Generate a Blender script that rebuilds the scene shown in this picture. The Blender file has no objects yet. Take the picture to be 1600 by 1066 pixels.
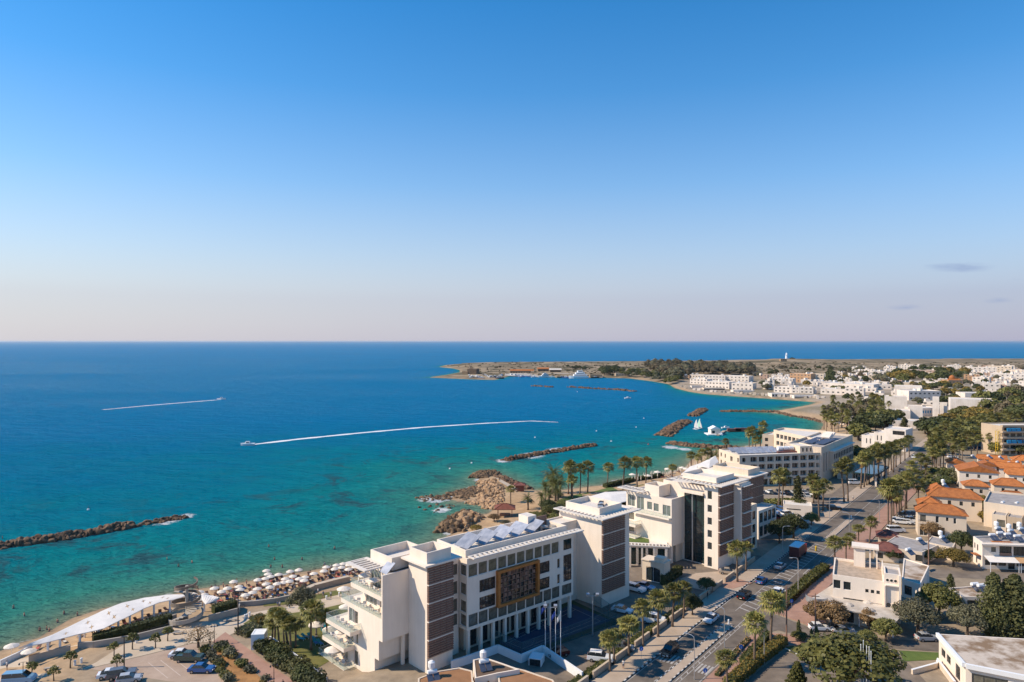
import bpy, bmesh, math, random
import numpy as np
from mathutils import Vector, Matrix
R = math.radians
C = bpy.context.scene.collection
rnd = random.Random(7)
F, CX, HY, CZ = 1066.67, 800.0, 533.0, 60.0       # camera: focal length in photo pixels, centre, height above the sea

# ------------------------------------------------------------------ terrain functions
def sp(px, py, z=0.0):
    d = F*(CZ-z)/(py-HY); return ((px-CX)/F*d, d)
COAST_PX = [(-260,1230),(-90,1068),(0,1015),(62,995),(82,982),(112,965),(162,950),(220,938),(275,927),(295,922),(400,906),(450,897),(508,887),(561,881),
 (620,866),(676,852),(704,834),(706,826),(712,814),(740,804),(764,803),(770,792),(756,788),(735,783),(716,785),(702,780),(712,772),(724,766),(756,758),(746,748),
 (760,739),(780,745),(812,757),(822,764),(840,766),(876,766),(920,760),(945,758),(961,750),(989,748),(1016,745),(1044,738),(1068,733),(1078,720),
 (1100,706),(1140,701),(1200,692),(1255,680),(1282,671),(1286,662),(1276,656),(1259,653.5),(1232,649),(1212,646),(1190,644.6),(1212,641.6),(1230,639),(1245,636),(1262,633),(1276,629),
 (1220,624.5),(1184,622),(1147,619.5),(1100,616),(1075,612),(1054,606.5),(1045,600.5),(1022,596.5),(984,591.5),(942,590.5),(890,591),(840,589),(800,586.5),
 (789,590),(772,594),(725,592.5),(669,590),(700,585.5),(718,582),(718,578.5),(708,576),(686,573.6),(697,570.5),(754,568.3),(866,567.5),(1005,566.6),(1130,565.6)]
COAST = [sp(*p) for p in COAST_PX] + [(900,2000),(1500,2150),(2600,2300),(2600,-900),(-420,-900),(-130,-200)]
_cA = np.array(COAST); _cB = np.roll(_cA, -1, axis=0)
def coast_dist(X, Y):
    """signed distance to the shoreline, positive on land (arrays)"""
    X = np.asarray(X, float); Y = np.asarray(Y, float)
    best = np.full(X.shape, 1e18); inside = np.zeros(X.shape, bool)
    for (ax, ay), (bx, by) in zip(_cA, _cB):
        dx, dy = bx-ax, by-ay; L = dx*dx+dy*dy+1e-9
        t = np.clip(((X-ax)*dx+(Y-ay)*dy)/L, 0, 1)
        best = np.minimum(best, (X-ax-t*dx)**2+(Y-ay-t*dy)**2)
        cond = (ay > Y) != (by > Y)
        if dy != 0:
            inside ^= cond & (X < (bx-ax)*(Y-ay)/(by-ay+1e-12)+ax)
    d = np.sqrt(best); return np.where(inside, d, -d)
def sstep(a, b, x):
    t = np.clip((x-a)/(b-a), 0, 1); return t*t*(3-2*t)
HO = (-14.3, 114.9); HU = (0.723, 0.691); HV = (-0.691, 0.723)   # hotel frame: front corner of the near tower, axis, seaward
def height(X, Y, D=None):
    X = np.asarray(X, float); Y = np.asarray(Y, float)
    if D is None: D = coast_dist(X, Y)
    rx, ry = X-HO[0], Y-HO[1]
    a = rx*HU[0]+ry*HU[1]; b = rx*HV[0]+ry*HV[1]
    b = b-0.45*np.maximum(0, a-60)
    h = 4-2*sstep(6, 12, b)
    far = sstep(1000, 1500, Y)
    h = h+3.5*far
    h = h+8*np.exp(-(((X-640)/230)**2+((Y-1640)/150)**2))+4*np.exp(-(((X-480)/160)**2+((Y-1560)/120)**2))+3*np.exp(-(((X-900)/260)**2+((Y-1650)/150)**2))
    prof = np.interp(D, [-60,-8,0,3,12,18,40,80], [-9,-2.0,0,0.35,1.3,2.0,4,20])
    return np.minimum(h, prof)
def cd1(x, y):
    """coast_dist for one point"""
    d = _cB-_cA; t = np.clip(((x-_cA[:,0])*d[:,0]+(y-_cA[:,1])*d[:,1])/((d*d).sum(1)+1e-9), 0, 1)
    b = math.sqrt(((x-_cA[:,0]-t*d[:,0])**2+(y-_cA[:,1]-t*d[:,1])**2).min())
    c = ((_cA[:,1] > y) != (_cB[:,1] > y)); e = d[c]; a = _cA[c]
    return b if (x < e[:,0]*(y-a[:,1])/(e[:,1]+1e-12)+a[:,0]).sum() % 2 else -b
def gz(x, y): return float(height(np.array([x]), np.array([y]), np.array([cd1(x, y)]))[0])
def P(px, py, dz=0.0):
    """ground point seen at a photo pixel"""
    z = 4.0
    for _ in range(5):
        x, y = sp(px, py, z); z = 0.5*z+0.5*max(0.0, gz(x, y)) if _ < 3 else max(0.0, gz(x, y))
    x, y = sp(px, py, z)
    return Vector((x, y, z+dz))
def PZ(px, py, z):
    x, y = sp(px, py, z); return Vector((x, y, z))

# ------------------------------------------------------------------ materials
MATS = {}
def _new(name):
    m = bpy.data.materials.new(name); m.use_nodes = True; MATS[name] = m
    return m, m.node_tree.nodes, m.node_tree.links, m.node_tree.nodes['Principled BSDF']
def mat(name, col, rough=0.7, var=0.12, scale=0.6, metal=0.0, spec=0.4, bump=0.0, col2=None, detail=6, coord='Object', bscale=None):
    if name in MATS: return MATS[name]
    m, N, L, b = _new(name)
    b.inputs['Roughness'].default_value = rough; b.inputs['Metallic'].default_value = metal
    b.inputs['Specular IOR Level'].default_value = spec
    tc = N.new('ShaderNodeTexCoord')
    if var > 0 or col2:
        n = N.new('ShaderNodeTexNoise'); n.inputs['Scale'].default_value = scale; n.inputs['Detail'].default_value = detail; n.inputs['Roughness'].default_value = .65
        L.new(tc.outputs[coord], n.inputs['Vector'])
        r = N.new('ShaderNodeValToRGB'); r.color_ramp.elements[0].position = .3; r.color_ramp.elements[1].position = .7
        c2 = col2 or tuple(min(1, c*(1+var)) for c in col)
        c1 = col if col2 else tuple(c*(1-var) for c in col)
        r.color_ramp.elements[0].color = (*c1, 1); r.color_ramp.elements[1].color = (*c2, 1)
        L.new(n.outputs['Fac'], r.inputs['Fac']); L.new(r.outputs['Color'], b.inputs['Base Color'])
    else: b.inputs['Base Color'].default_value = (*col, 1)
    if bump:
        n2 = N.new('ShaderNodeTexNoise'); n2.inputs['Scale'].default_value = bscale or scale*8; n2.inputs['Detail'].default_value = 4
        L.new(tc.outputs[coord], n2.inputs['Vector'])
        bp = N.new('ShaderNodeBump'); bp.inputs['Strength'].default_value = bump; bp.inputs['Distance'].default_value = .1
        L.new(n2.outputs['Fac'], bp.inputs['Height']); L.new(bp.outputs['Normal'], b.inputs['Normal'])
    return m
def leafmat(name, c1, c2, rough=.55, trans=.25, scale=1.5):
    m, N, L, b = _new(name)
    b.inputs['Roughness'].default_value = rough; b.inputs['Specular IOR Level'].default_value = .25
    tc = N.new('ShaderNodeTexCoord'); n = N.new('ShaderNodeTexNoise'); n.inputs['Scale'].default_value = scale; n.inputs['Detail'].default_value = 4
    oi = N.new('ShaderNodeObjectInfo'); r = N.new('ShaderNodeValToRGB')
    r.color_ramp.elements[0].position = .32; r.color_ramp.elements[1].position = .68
    r.color_ramp.elements[0].color = (*c1, 1); r.color_ramp.elements[1].color = (*c2, 1)
    L.new(tc.outputs['Object'], n.inputs['Vector']); L.new(n.outputs['Fac'], r.inputs['Fac'])
    hs = N.new('ShaderNodeHueSaturation'); mr = N.new('ShaderNodeMapRange')
    mr.inputs['To Min'].default_value = .7; mr.inputs['To Max'].default_value = 1.35
    L.new(oi.outputs['Random'], mr.inputs['Value']); L.new(mr.outputs['Result'], hs.inputs['Value'])
    L.new(r.outputs['Color'], hs.inputs['Color']); L.new(hs.outputs['Color'], b.inputs['Base Color'])
    tr = N.new('ShaderNodeBsdfTranslucent'); L.new(hs.outputs['Color'], tr.inputs['Color'])
    mx = N.new('ShaderNodeMixShader'); mx.inputs['Fac'].default_value = trans
    L.new(b.outputs['BSDF'], mx.inputs[1]); L.new(tr.outputs['BSDF'], mx.inputs[2])
    L.new(mx.outputs['Shader'], N['Material Output'].inputs['Surface'])
    return m
def objcol(name, rough=.3, spec=.5, metal=0., coat=0.):
    m, N, L, b = _new(name)
    oi = N.new('ShaderNodeObjectInfo'); L.new(oi.outputs['Color'], b.inputs['Base Color'])
    b.inputs['Roughness'].default_value = rough; b.inputs['Specular IOR Level'].default_value = spec
    b.inputs['Metallic'].default_value = metal; b.inputs['Coat Weight'].default_value = coat
    return m
def stripes(name, c1, c2, scale, axis='Z', rough=.6, bump=.5, coord='Object'):
    m, N, L, b = _new(name)
    b.inputs['Roughness'].default_value = rough
    tc = N.new('ShaderNodeTexCoord'); w = N.new('ShaderNodeTexWave'); w.bands_direction = axis; w.wave_profile = 'SIN'
    w.inputs['Scale'].default_value = scale; w.inputs['Distortion'].default_value = .4; w.inputs['Detail'].default_value = 2
    n = N.new('ShaderNodeTexNoise'); n.inputs['Scale'].default_value = .9; n.inputs['Detail'].default_value = 8
    L.new(tc.outputs[coord], w.inputs['Vector']); L.new(tc.outputs[coord], n.inputs['Vector'])
    mx = N.new('ShaderNodeMath'); mx.operation = 'MULTIPLY_ADD'; mx.inputs[1].default_value = .3; 
    L.new(w.outputs['Fac'], mx.inputs[0]); L.new(n.outputs['Fac'], mx.inputs[2])
    r = N.new('ShaderNodeValToRGB'); r.color_ramp.elements[0].color = (*c1, 1); r.color_ramp.elements[1].color = (*c2, 1)
    r.color_ramp.elements[0].position = .42; r.color_ramp.elements[1].position = .86
    L.new(mx.outputs[0], r.inputs['Fac'])
    oi = N.new('ShaderNodeObjectInfo'); mr = N.new('ShaderNodeMapRange'); mr.inputs['To Min'].default_value = .78; mr.inputs['To Max'].default_value = 1.15; L.new(oi.outputs['Random'], mr.inputs['Value']); hs = N.new('ShaderNodeHueSaturation'); L.new(mr.outputs[0], hs.inputs['Value']); L.new(r.outputs['Color'], hs.inputs['Color']); L.new(hs.outputs['Color'], b.inputs['Base Color'])
    bp = N.new('ShaderNodeBump'); bp.inputs['Strength'].default_value = bump; bp.inputs['Distance'].default_value = .05
    L.new(w.outputs['Fac'], bp.inputs['Height']); L.new(bp.outputs['Normal'], b.inputs['Normal'])
    return m

def wallmat(name, col, rough=.78, dirt=.09):
    m, N, L, b = _new(name); b.inputs['Roughness'].default_value = rough; b.inputs['Specular IOR Level'].default_value = .25
    tc = N.new('ShaderNodeTexCoord'); mp = N.new('ShaderNodeMapping'); mp.inputs['Scale'].default_value = (1.1,1.1,.09); L.new(tc.outputs['Object'], mp.inputs[0])
    a = N.new('ShaderNodeTexNoise'); a.inputs['Scale'].default_value = 1; a.inputs['Detail'].default_value = 6; a.inputs['Roughness'].default_value = .7; L.new(mp.outputs[0], a.inputs['Vector'])
    c = N.new('ShaderNodeTexNoise'); c.inputs['Scale'].default_value = .22; c.inputs['Detail'].default_value = 7; L.new(tc.outputs['Object'], c.inputs['Vector'])
    mu = N.new('ShaderNodeMath'); mu.operation = 'ADD'; L.new(a.outputs['Fac'], mu.inputs[0]); L.new(c.outputs['Fac'], mu.inputs[1])
    r = N.new('ShaderNodeValToRGB'); e = r.color_ramp.elements; e[0].position = .36; e[1].position = .56; e[0].color = (*[v*(1-dirt*k) for v, k in zip(col, (.9,1,1.15))], 1); e[1].color = (*[min(1, v*1.03) for v in col], 1)
    hf = N.new('ShaderNodeMath'); hf.operation = 'MULTIPLY'; hf.inputs[1].default_value = .5; L.new(mu.outputs[0], hf.inputs[0]); L.new(hf.outputs[0], r.inputs['Fac']); L.new(r.outputs['Color'], b.inputs['Base Color'])
    return m
WHITE = wallmat('white_render', (.82,.705,.585))
CREAM = wallmat('cream_render', (.70,.575,.44))
BEIGE = wallmat('beige_render', (.52,.40,.28))
PALE = wallmat('pale_far_render', (.78,.69,.60), .8, .2)
SANDST = mat('sandstone', (.36,.24,.14), .9, .25, .5)
ROOFW = mat('white_roof', (.66,.60,.53), .85, .1, .5)
ROOFG = mat('grey_roof', (.33,.30,.28), .9, .25, .6)
ROOFT = mat('tan_roof', (.42,.32,.23), .9, .3, .8)
ROOFS = mat('stained_roof', (.24,.155,.09), .9, 0, .22, col2=(.56,.47,.38), detail=10)
for e_, p_ in zip([n for n in MATS['stained_roof'].node_tree.nodes if n.type == 'VALTORGB'][0].color_ramp.elements, (.41,.56)): e_.position = p_
STCAN = mat('stained_canvas', (.36,.30,.235), .9, 0, .5, col2=(.60,.54,.47), detail=9)
TILE = stripes('terracotta_tiles', (.34,.10,.018), (.60,.20,.042), 9, 'X', .7, .6)
TILED = stripes('brown_tiles', (.13,.04,.03), (.24,.08,.055), 9, 'X', .7, .6)
TILEB = mat('flat_brown_roof', (.30,.15,.07), .8, .15, .8)
BROWN = mat('brown_louvre', (.25,.142,.10), .6, .12, 2)
BROWNF = mat('brown_screen', (.05,.032,.025), .6, .1, 2)
OAK = mat('timber_frame', (.42,.155,.035), .6, .2, 1.5)
METAL = mat('pale_metal', (.55,.55,.55), .35, .05, 1, .6)
DMETAL = mat('dark_metal', (.06,.06,.065), .45, .1, 1, .4)
PAINTW = mat('white_paint', (.8,.79,.77), .5, .03, 1)
CHIMW = mat('tank_white', (.82,.80,.77), .4, .05, 1)
GLASS = mat('dark_glass', (.025,.032,.034), .06, .3, .5, spec=.9)
GLASSG = mat('green_glass', (.008,.03,.032), .05, .4, .3, spec=.9)
GLASSL = mat('pale_glass', (.16,.19,.17), .08, .5, .35, spec=.8)
CURT = mat('curtained_glass', (.14,.13,.10), .1, .6, .9, spec=.8)
def balglass():
    m, N, L, b = _new('balustrade_glass')
    b.inputs['Base Color'].default_value = (.40,.50,.48,1); b.inputs['Roughness'].default_value = .2
    t = N.new('ShaderNodeBsdfTransparent'); t.inputs['Color'].default_value = (.93,.96,.95,1)
    mx = N.new('ShaderNodeMixShader'); mx.inputs['Fac'].default_value = .16
    L.new(t.outputs[0], mx.inputs[1]); L.new(b.outputs[0], mx.inputs[2]); L.new(mx.outputs[0], N['Material Output'].inputs['Surface'])
    return m
BGLASS = balglass()
def meshfence():
    m, N, L, b = _new('wire_mesh')
    b.inputs['Base Color'].default_value = (.05,.12,.13,1); b.inputs['Roughness'].default_value = .5
    t = N.new('ShaderNodeBsdfTransparent'); mx = N.new('ShaderNodeMixShader'); mx.inputs['Fac'].default_value = .34
    L.new(t.outputs[0], mx.inputs[1]); L.new(b.outputs[0], mx.inputs[2]); L.new(mx.outputs[0], N['Material Output'].inputs['Surface'])
    return m
WIRE = meshfence()
SOLARM = stripes('solar_panel', (.22,.24,.29), (.42,.43,.47), 4, 'X', .3, 0)
SOLARD = mat('dark_solar', (.07,.08,.11), .15, .15, 2, spec=.8)
ASPH = mat('asphalt', (.10,.079,.061), .9, 0, .3, col2=(.205,.166,.13), bump=.2, bscale=4, coord='Object')
LOTG = mat('lot_asphalt', (.13,.102,.077), .9, 0, .3, col2=(.25,.197,.148), bump=.2, bscale=4)
LOTP = mat('pinkish_asphalt', (.33,.235,.17), .9, 0, .2, col2=(.47,.35,.26), bump=.2, bscale=4)
PAVE = mat('pale_paving', (.38,.29,.21), .85, 0, .3, col2=(.48,.375,.28), bump=.1)
PINK = mat('pink_paving', (.31,.17,.12), .85, 0, .35, col2=(.42,.25,.18), bump=.1)
PROM = mat('promenade_stone', (.46,.36,.25), .85, 0, .2, col2=(.57,.46,.34))
KERBW = mat('kerb_white', (.58,.55,.50), .75, .2, 1)
KERBK = mat('kerb_black', (.05,.05,.05), .7, .1, 1)
LINEW = mat('line_white', (.42,.385,.345), .75, .35, 1.6)
SOIL = mat('orange_soil', (.34,.17,.06), .95, .3, .6)
LAWN = mat('lawn_grass', (.085,.10,.02), .95, 0, .35, col2=(.19,.165,.045), bump=.4, bscale=8)
LAWNG = mat('green_grass', (.07,.115,.02), .95, 0, .5, col2=(.125,.16,.035), bump=.4, bscale=8)
CONC = mat('concrete', (.40,.35,.29), .85, .12, .5)
STONE = mat('low_wall_stone', (.46,.34,.24), .9, .15, 1)
ROCKM = mat('boulder', (.045,.027,.017), .95, 0, .5, col2=(.25,.152,.088), bump=.6, bscale=2)
ROCKW = mat('weedy_rock', (.05,.032,.02), .95, 0, .4, col2=(.24,.15,.08), bump=.6, bscale=2)
ROCKL = mat('pale_boulder', (.25,.145,.07), .95, 0, .35, col2=(.52,.335,.19), bump=.6, bscale=2)
TRUNK = mat('palm_trunk', (.17,.12,.085), .95, .25, 2)
BARK = mat('bark', (.12,.085,.06), .95, .25, 2)
PALMG = leafmat('palm_leaf', (0.100,0.115,0.028), (0.300,0.250,0.075), .5, .2)
PALMD = leafmat('date_leaf', (0.070,0.090,0.026), (0.200,0.190,0.060), .5, .2)
SKIRT = leafmat('dead_frond', (0.246,0.152,0.065), (0.392,0.246,0.109), .8, .1)
LEAFD = leafmat('dark_leaf', (0.034,0.045,0.014), (0.100,0.105,0.032), .6, .15)
LEAFM = leafmat('mid_leaf', (0.065,0.075,0.019), (0.210,0.190,0.052), .55, .2)
LEAFO = leafmat('olive_leaf', (0.080,0.080,0.043), (0.200,0.180,0.100), .6, .15)
LEAFY = leafmat('ochre_leaf', (0.140,0.110,0.022), (0.330,0.220,0.050), .6, .2)
LEAFB = leafmat('brown_leaf', (0.150,0.090,0.042), (0.300,0.190,0.085), .7, .15)
LEAFC = leafmat('cypress_leaf', (0.040,0.048,0.018), (0.115,0.110,0.036), .7, .1)
LEAFP = leafmat('pine_leaf', (0.085,0.072,0.042), (0.200,0.155,0.085), .7, .1)
HEDGEM = leafmat('hedge_leaf', (0.045,0.052,0.017), (0.140,0.125,0.040), .6, .15)
CARP = objcol('car_paint', .25, .5, 0, .6)
OBJC = objcol('plain_paint', .6, .4)
CLOTH = objcol('cloth', .85, .2)
TYRE = mat('tyre', (.018,.018,.018), .8, .1, 3)
RIM = mat('rim', (.45,.45,.46), .3, .05, 3, .8)
CARGL = mat('car_glass', (.012,.014,.016), .05, 0, 1, spec=.9)
LAMPW = mat('headlight', (.75,.75,.72), .15, 0, 1)
LAMPR = mat('taillight', (.45,.02,.015), .2, 0, 1)
SKINM = mat('skin', (.42,.235,.16), .6, .05, 3)
HAIR = mat('hair', (.035,.022,.015), .7, .1, 3)
PARA = mat('parasol_cloth', (.74,.65,.545), .85, .04, 1)
CANVAS = mat('canvas', (.74,.69,.63), .85, .09, .5)
BEDW = mat('sunbed_brown', (.16,.085,.055), .8, .2, 2)
BEDT = mat('sunbed_teal', (.02,.26,.27), .7, .1, 2)
COURT = mat('court_blue', (.018,.045,.085), .85, .15, .3)
CURTG = mat('court_green', (.035,.06,.025), .9, .2, .4)
BLUES = mat('blue_sign', (.02,.16,.55), .4, 0, 1)
YELL = mat('yellow_paint', (.65,.42,.03), .5, .05, 1)
RED = mat('red_paint', (.40,.035,.03), .5, .05, 1)
BLUEA = mat('blue_awning', (.02,.22,.42), .7, .15, 1)
FLAGB = mat('flag_blue', (.04,.08,.35), .8, .05, 1)
EYE = mat('eye_dark', (.02,.015,.01), .4, 0, 1)

# ------------------------------------------------------------------ mesh building
class MB:
    def __init__(s): s.v = []; s.f = []; s.m = []
    def add(s, vs, fs, mi=0):
        o = len(s.v); s.v += [tuple(v) for v in vs]; s.f += [tuple(i+o for i in f) for f in fs]; s.m += [mi]*len(fs); return s
    def obox(s, o, ex, ey, ez, mi=0):
        """box from corner o along three edge vectors"""
        o, ex, ey, ez = Vector(o), Vector(ex), Vector(ey), Vector(ez)
        vs = [o, o+ex, o+ex+ey, o+ey]; vs += [v+ez for v in vs]
        return s.add(vs, [(3,2,1,0),(4,5,6,7),(0,1,5,4),(1,2,6,5),(2,3,7,6),(3,0,4,7)], mi)
    def box(s, cx, cy, z0, sx, sy, sz, mi=0, rz=0):
        c, n = math.cos(rz), math.sin(rz); ex = Vector((c*sx, n*sx, 0)); ey = Vector((-n*sy, c*sy, 0))
        return s.obox(Vector((cx, cy, z0))-ex/2-ey/2, ex, ey, (0,0,sz), mi)
    def prism(s, pts, z0, z1, mi=0, cap=True, top=None):
        n = len(pts); vs = [(p[0], p[1], z0) for p in pts]+[(p[0], p[1], z1) for p in (top or pts)]
        fs = [(i, (i+1) % n, n+(i+1) % n, n+i) for i in range(n)]
        if cap: fs += [tuple(range(n))[::-1], tuple(range(n, 2*n))]
        return s.add(vs, fs, mi)
    def tube(s, pts, rad, n=6, mi=0, cap=True):
        """tube through points with a radius each"""
        rings = []; vs = []; fs = []
        for i, p in enumerate(pts):
            p = Vector(p); a = Vector(pts[max(0, i-1)]); b = Vector(pts[min(len(pts)-1, i+1)])
            t = (b-a).normalized() if (b-a).length > 1e-6 else Vector((0,0,1))
            x = t.cross(Vector((0,1,0)) if abs(t.y) < .9 else Vector((1,0,0))).normalized(); y = t.cross(x)
            r = rad[i] if hasattr(rad, '__len__') else rad
            for k in range(n):
                an = 2*math.pi*k/n; vs.append(p+x*(r*math.cos(an))+y*(r*math.sin(an)))
        for i in range(len(pts)-1):
            for k in range(n): fs.append((i*n+k, (i+1)*n+k, (i+1)*n+(k+1) % n, i*n+(k+1) % n))
        if cap: fs += [tuple(range(n)), tuple(range((len(pts)-1)*n, len(pts)*n))[::-1]]
        return s.add(vs, fs, mi)
    def lathe(s, c, prof, n=10, mi=0):
        vs = []; fs = []
        for r, z in prof:
            for k in range(n): vs.append((c[0]+r*math.cos(2*math.pi*k/n), c[1]+r*math.sin(2*math.pi*k/n), c[2]+z))
        for i in range(len(prof)-1):
            for k in range(n): fs.append((i*n+k, i*n+(k+1) % n, (i+1)*n+(k+1) % n, (i+1)*n+k))
        fs += [tuple(range(n))[::-1], tuple(range((len(prof)-1)*n, len(prof)*n))]
        return s.add(vs, fs, mi)
    def mesh(s, name, mats, off=None, smooth=False):
        me = bpy.data.meshes.new(name)
        vs = s.v if off is None else [(x-off[0], y-off[1], z-off[2]) for x, y, z in s.v]
        me.from_pydata(vs, [], s.f)
        for m in (mats if isinstance(mats, (list, tuple)) else [mats]): me.materials.append(m)
        if any(s.m): me.polygons.foreach_set('material_index', s.m)
        if smooth: me.polygons.foreach_set('use_smooth', [True]*len(s.f))
        me.update(); return me
    def build(s, name, mats, parent=None, off=None, smooth=False):
        return link(name, s.mesh(name, mats, off, smooth), parent)
def link(name, me, parent=None, loc=None, rz=None):
    o = bpy.data.objects.new(name, me); C.objects.link(o)
    if parent: o.parent = parent
    if loc is not None: o.location = loc
    if rz is not None: o.rotation_euler = (0, 0, rz)
    return o
def tag(o, label=None, cat=None, group=None, kind=None):
    if label: o['label'] = label
    if cat: o['category'] = cat
    if group: o['group'] = group
    if kind: o['kind'] = kind
    return o
def thing(name, label, cat, loc=(0,0,0), rz=0, group=None):
    o = bpy.data.objects.new(name, None); C.objects.link(o); o.empty_display_size = .3
    o.location = loc; o.rotation_euler = (0, 0, rz); return tag(o, label, cat, group)
KIDS = {}
def kids(o):
    k = o.as_pointer()
    if k not in KIDS: KIDS[k] = list(o.children)
    return KIDS[k]
def dup(root, loc, rz=0, scale=1, label=None, group=None, color=None):
    """copy a thing with its parts and sub-parts"""
    def cp(o, par):
        c = o.copy(); C.objects.link(c)
        if par: c.parent = par
        KIDS[c.as_pointer()] = [cp(ch, c) for ch in kids(o)]
        return c
    r = cp(root, None); r.location = loc; r.rotation_euler = (0, 0, rz)
    r.scale = scale if hasattr(scale, '__len__') else (scale,)*3
    if label: r['label'] = label
    if group: r['group'] = group
    if color: paint(r, color)
    return r
def paint(r, color):
    for ch in kids(r):
        if ch.name.split('.')[0] in ('body','cover','hull','canopy','towel','roof_panel'): ch.color = (*color, 1)
class Proto:
    """first use moves the built thing itself, later uses copy it"""
    def __init__(s, root): s.r = root; s.used = False
    def put(s, loc, rz=0, scale=1, label=None, group=None, color=None):
        sc = scale if hasattr(scale, '__len__') else (scale,)*3
        if not s.used:
            s.used = True; s.loc = loc; r = s.r
            kids(r)
            r.location = loc; r.rotation_euler = (0, 0, rz); r.scale = sc
            if label: r['label'] = label
            if group: r['group'] = group
            if color: paint(r, color)
            return r
        return dup(s.r, loc, rz, sc, label, group, color)
ORD = ['first','second','third','fourth','fifth','sixth','seventh','eighth','ninth','tenth','eleventh','twelfth','thirteenth','fourteenth','fifteenth','sixteenth','seventeenth','eighteenth','nineteenth','twentieth']
# ------------------------------------------------------------------ plants
def rv(a, b): return rnd.uniform(a, b)
def fan_leaf(mb, base, ang, el, plen, rad, mi, n=11, droop=.35):
    """one fan palm leaf: petiole and a fan of folded blades"""
    d = Vector((math.cos(ang)*math.cos(el), math.sin(ang)*math.cos(el), math.sin(el)))
    side = Vector((-math.sin(ang), math.cos(ang), 0)); up = side.cross(d)*-1
    hub = base+d*plen
    mb.add([base-side*.03, base+side*.03, hub+side*.02, hub-side*.02], [(0,1,2,3)], mi)
    prev = None
    for k in range(n):
        t = (k/(n-1)-.5)*R(230); L = rad*(1-.28*abs(t/R(115))**2)*rv(.88, 1.1)
        dr = d*math.cos(t)+side*math.sin(t)
        tip = hub+dr*L+Vector((0,0,-droop*L*rv(.6, 1.3)))
        mid = hub+dr*L*.62+up*(.05 if k % 2 else -.04)*rad
        w = side*math.cos(t)-d*math.sin(t)
        mb.add([hub, mid-w*.13*rad, tip, mid+w*.13*rad], [(0,1,2,3)], mi)
def fan_palm(h, seed, skirt=True, r=1.0):
    rnd.seed(seed)
    root = thing('fan_palm', 'tall fan palm', 'palm tree')
    t = MB(); lean = (rv(-.35,.35), rv(-.35,.35))
    pts = [(lean[0]*(k/8)**2, lean[1]*(k/8)**2, h*k/8) for k in range(9)]
    t.tube(pts, [.30]+[.21-.006*k for k in range(8)], 8, 0); t.build('trunk', TRUNK, root, smooth=True)
    c = MB(); top = Vector(pts[-1])
    for k in range(34):
        el = R(-38+118*(k/33)**.85+rv(-8,8)); fan_leaf(c, top+Vector((0,0,rv(-.3,.3))), k*2.399+rv(-.35,.35), el, rv(1.1, 1.7)*r, rv(.95, 1.35)*r, 0, 11, droop=.16+.34*(1-el/1.4))
    c.build('crown', PALMG, root)
    if skirt:
        s = MB()
        for k in range(36):
            a = rv(0, 6.283); z = rv(-1.9, -.15); o = top+Vector((.16*math.cos(a), .16*math.sin(a), z)); fan_leaf(s, o, a, R(rv(-82,-58)), rv(.25,.5), rv(.5,.75), 0, 6, .1)
        s.build('skirt', SKIRT, root)
    return root
def date_palm(h, seed):
    rnd.seed(seed)
    root = thing('date_palm', 'feathery date palm', 'palm tree')
    t = MB(); t.tube([(0,0,h*k/6) for k in range(7)], [.4]+[.3]*5+[.36], 8); t.build('trunk', TRUNK, root, smooth=True)
    c = MB(); top = Vector((0,0,h))
    for k in range(46):
        a = rv(0,6.283); el = R(rv(-15, 80)); L = rv(2.2, 3.1); p = top.copy(); d = Vector((math.cos(a)*math.cos(el), math.sin(a)*math.cos(el), math.sin(el))); side = Vector((-math.sin(a), math.cos(a), 0))
        n = 9
        for i in range(n):
            q = p+d*(L/n); w = .5*math.sin(math.pi*(i+1.2)/(n+1.5))+.08
            for sg in (-1, 1):
                for g in (0, .5):
                    b0 = p.lerp(q, g); b1 = p.lerp(q, g+.32)
                    tip = b1+side*sg*w+d*w*.6+Vector((0,0,-.22*w*rv(.3,1.6)))
                    c.add([b0, b1, tip], [(0,1,2)], 0)
            p = q; d = (d+Vector((0,0,-.17))).normalized()
    c.build('crown', PALMD, root); return root
def clump(mb, c, r, n, size, mi=0, flat=1.0):
    for _ in range(n):
        while True:
            p = Vector((rv(-1,1), rv(-1,1), rv(-1,1)))
            if .25 < p.length < 1: break
        p = p.normalized()*(p.length**.45)
        q = Vector((c[0]+p.x*r, c[1]+p.y*r, c[2]+p.z*r*flat))
        nrm = (p+Vector((rv(-.7,.7), rv(-.7,.7), rv(-.3,.9)))).normalized()
        x = nrm.cross(Vector((rv(-1,1), rv(-1,1), rv(-1,1)))).normalized(); y = nrm.cross(x); s = size*rv(.6, 1.4)
        mb.add([q-x*s-y*s*.5, q+x*s*.4-y*s, q+x*s+y*s*.5, q-x*s*.4+y*s], [(0,1,2,3)], mi)
def broad_tree(name, label, h, r, leaf, seed, n=2600, size=.19, trunk_h=None, lumps=22, flat=.8):
    rnd.seed(seed)
    root = thing(name, label, 'tree')
    th = trunk_h or h*.35; t = MB(); t.tube([(0,0,0), (.05,.02,th*.5), (0,.05,th)], [r*.075+.06, r*.055+.05, r*.045+.04], 7)
    cs = []
    for k in range(lumps):
        a = k*2.399+rv(-.3,.3); f = math.sqrt((k+.5)/lumps)
        z = th+(h-th)*(.15+.72*(1-f*f*.75)*rv(.6,1)); cs.append(((r*.78*f*math.cos(a)), r*.78*f*math.sin(a), z, r*rv(.26,.44)))
    for (x, y, z, q) in cs[::2]:
        t.tube([(0,.05,th*.92), (x*.45,y*.45,th+(z-th)*.5), (x,y,z)], [r*.035+.03, r*.02+.02, .02], 5)
    t.build('trunk', BARK, root)
    c = MB()
    for (x, y, z, q) in cs: clump(c, (x,y,z), q, n//lumps, size, 0, flat)
    c.build('crown', leaf, root); return root
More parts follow.
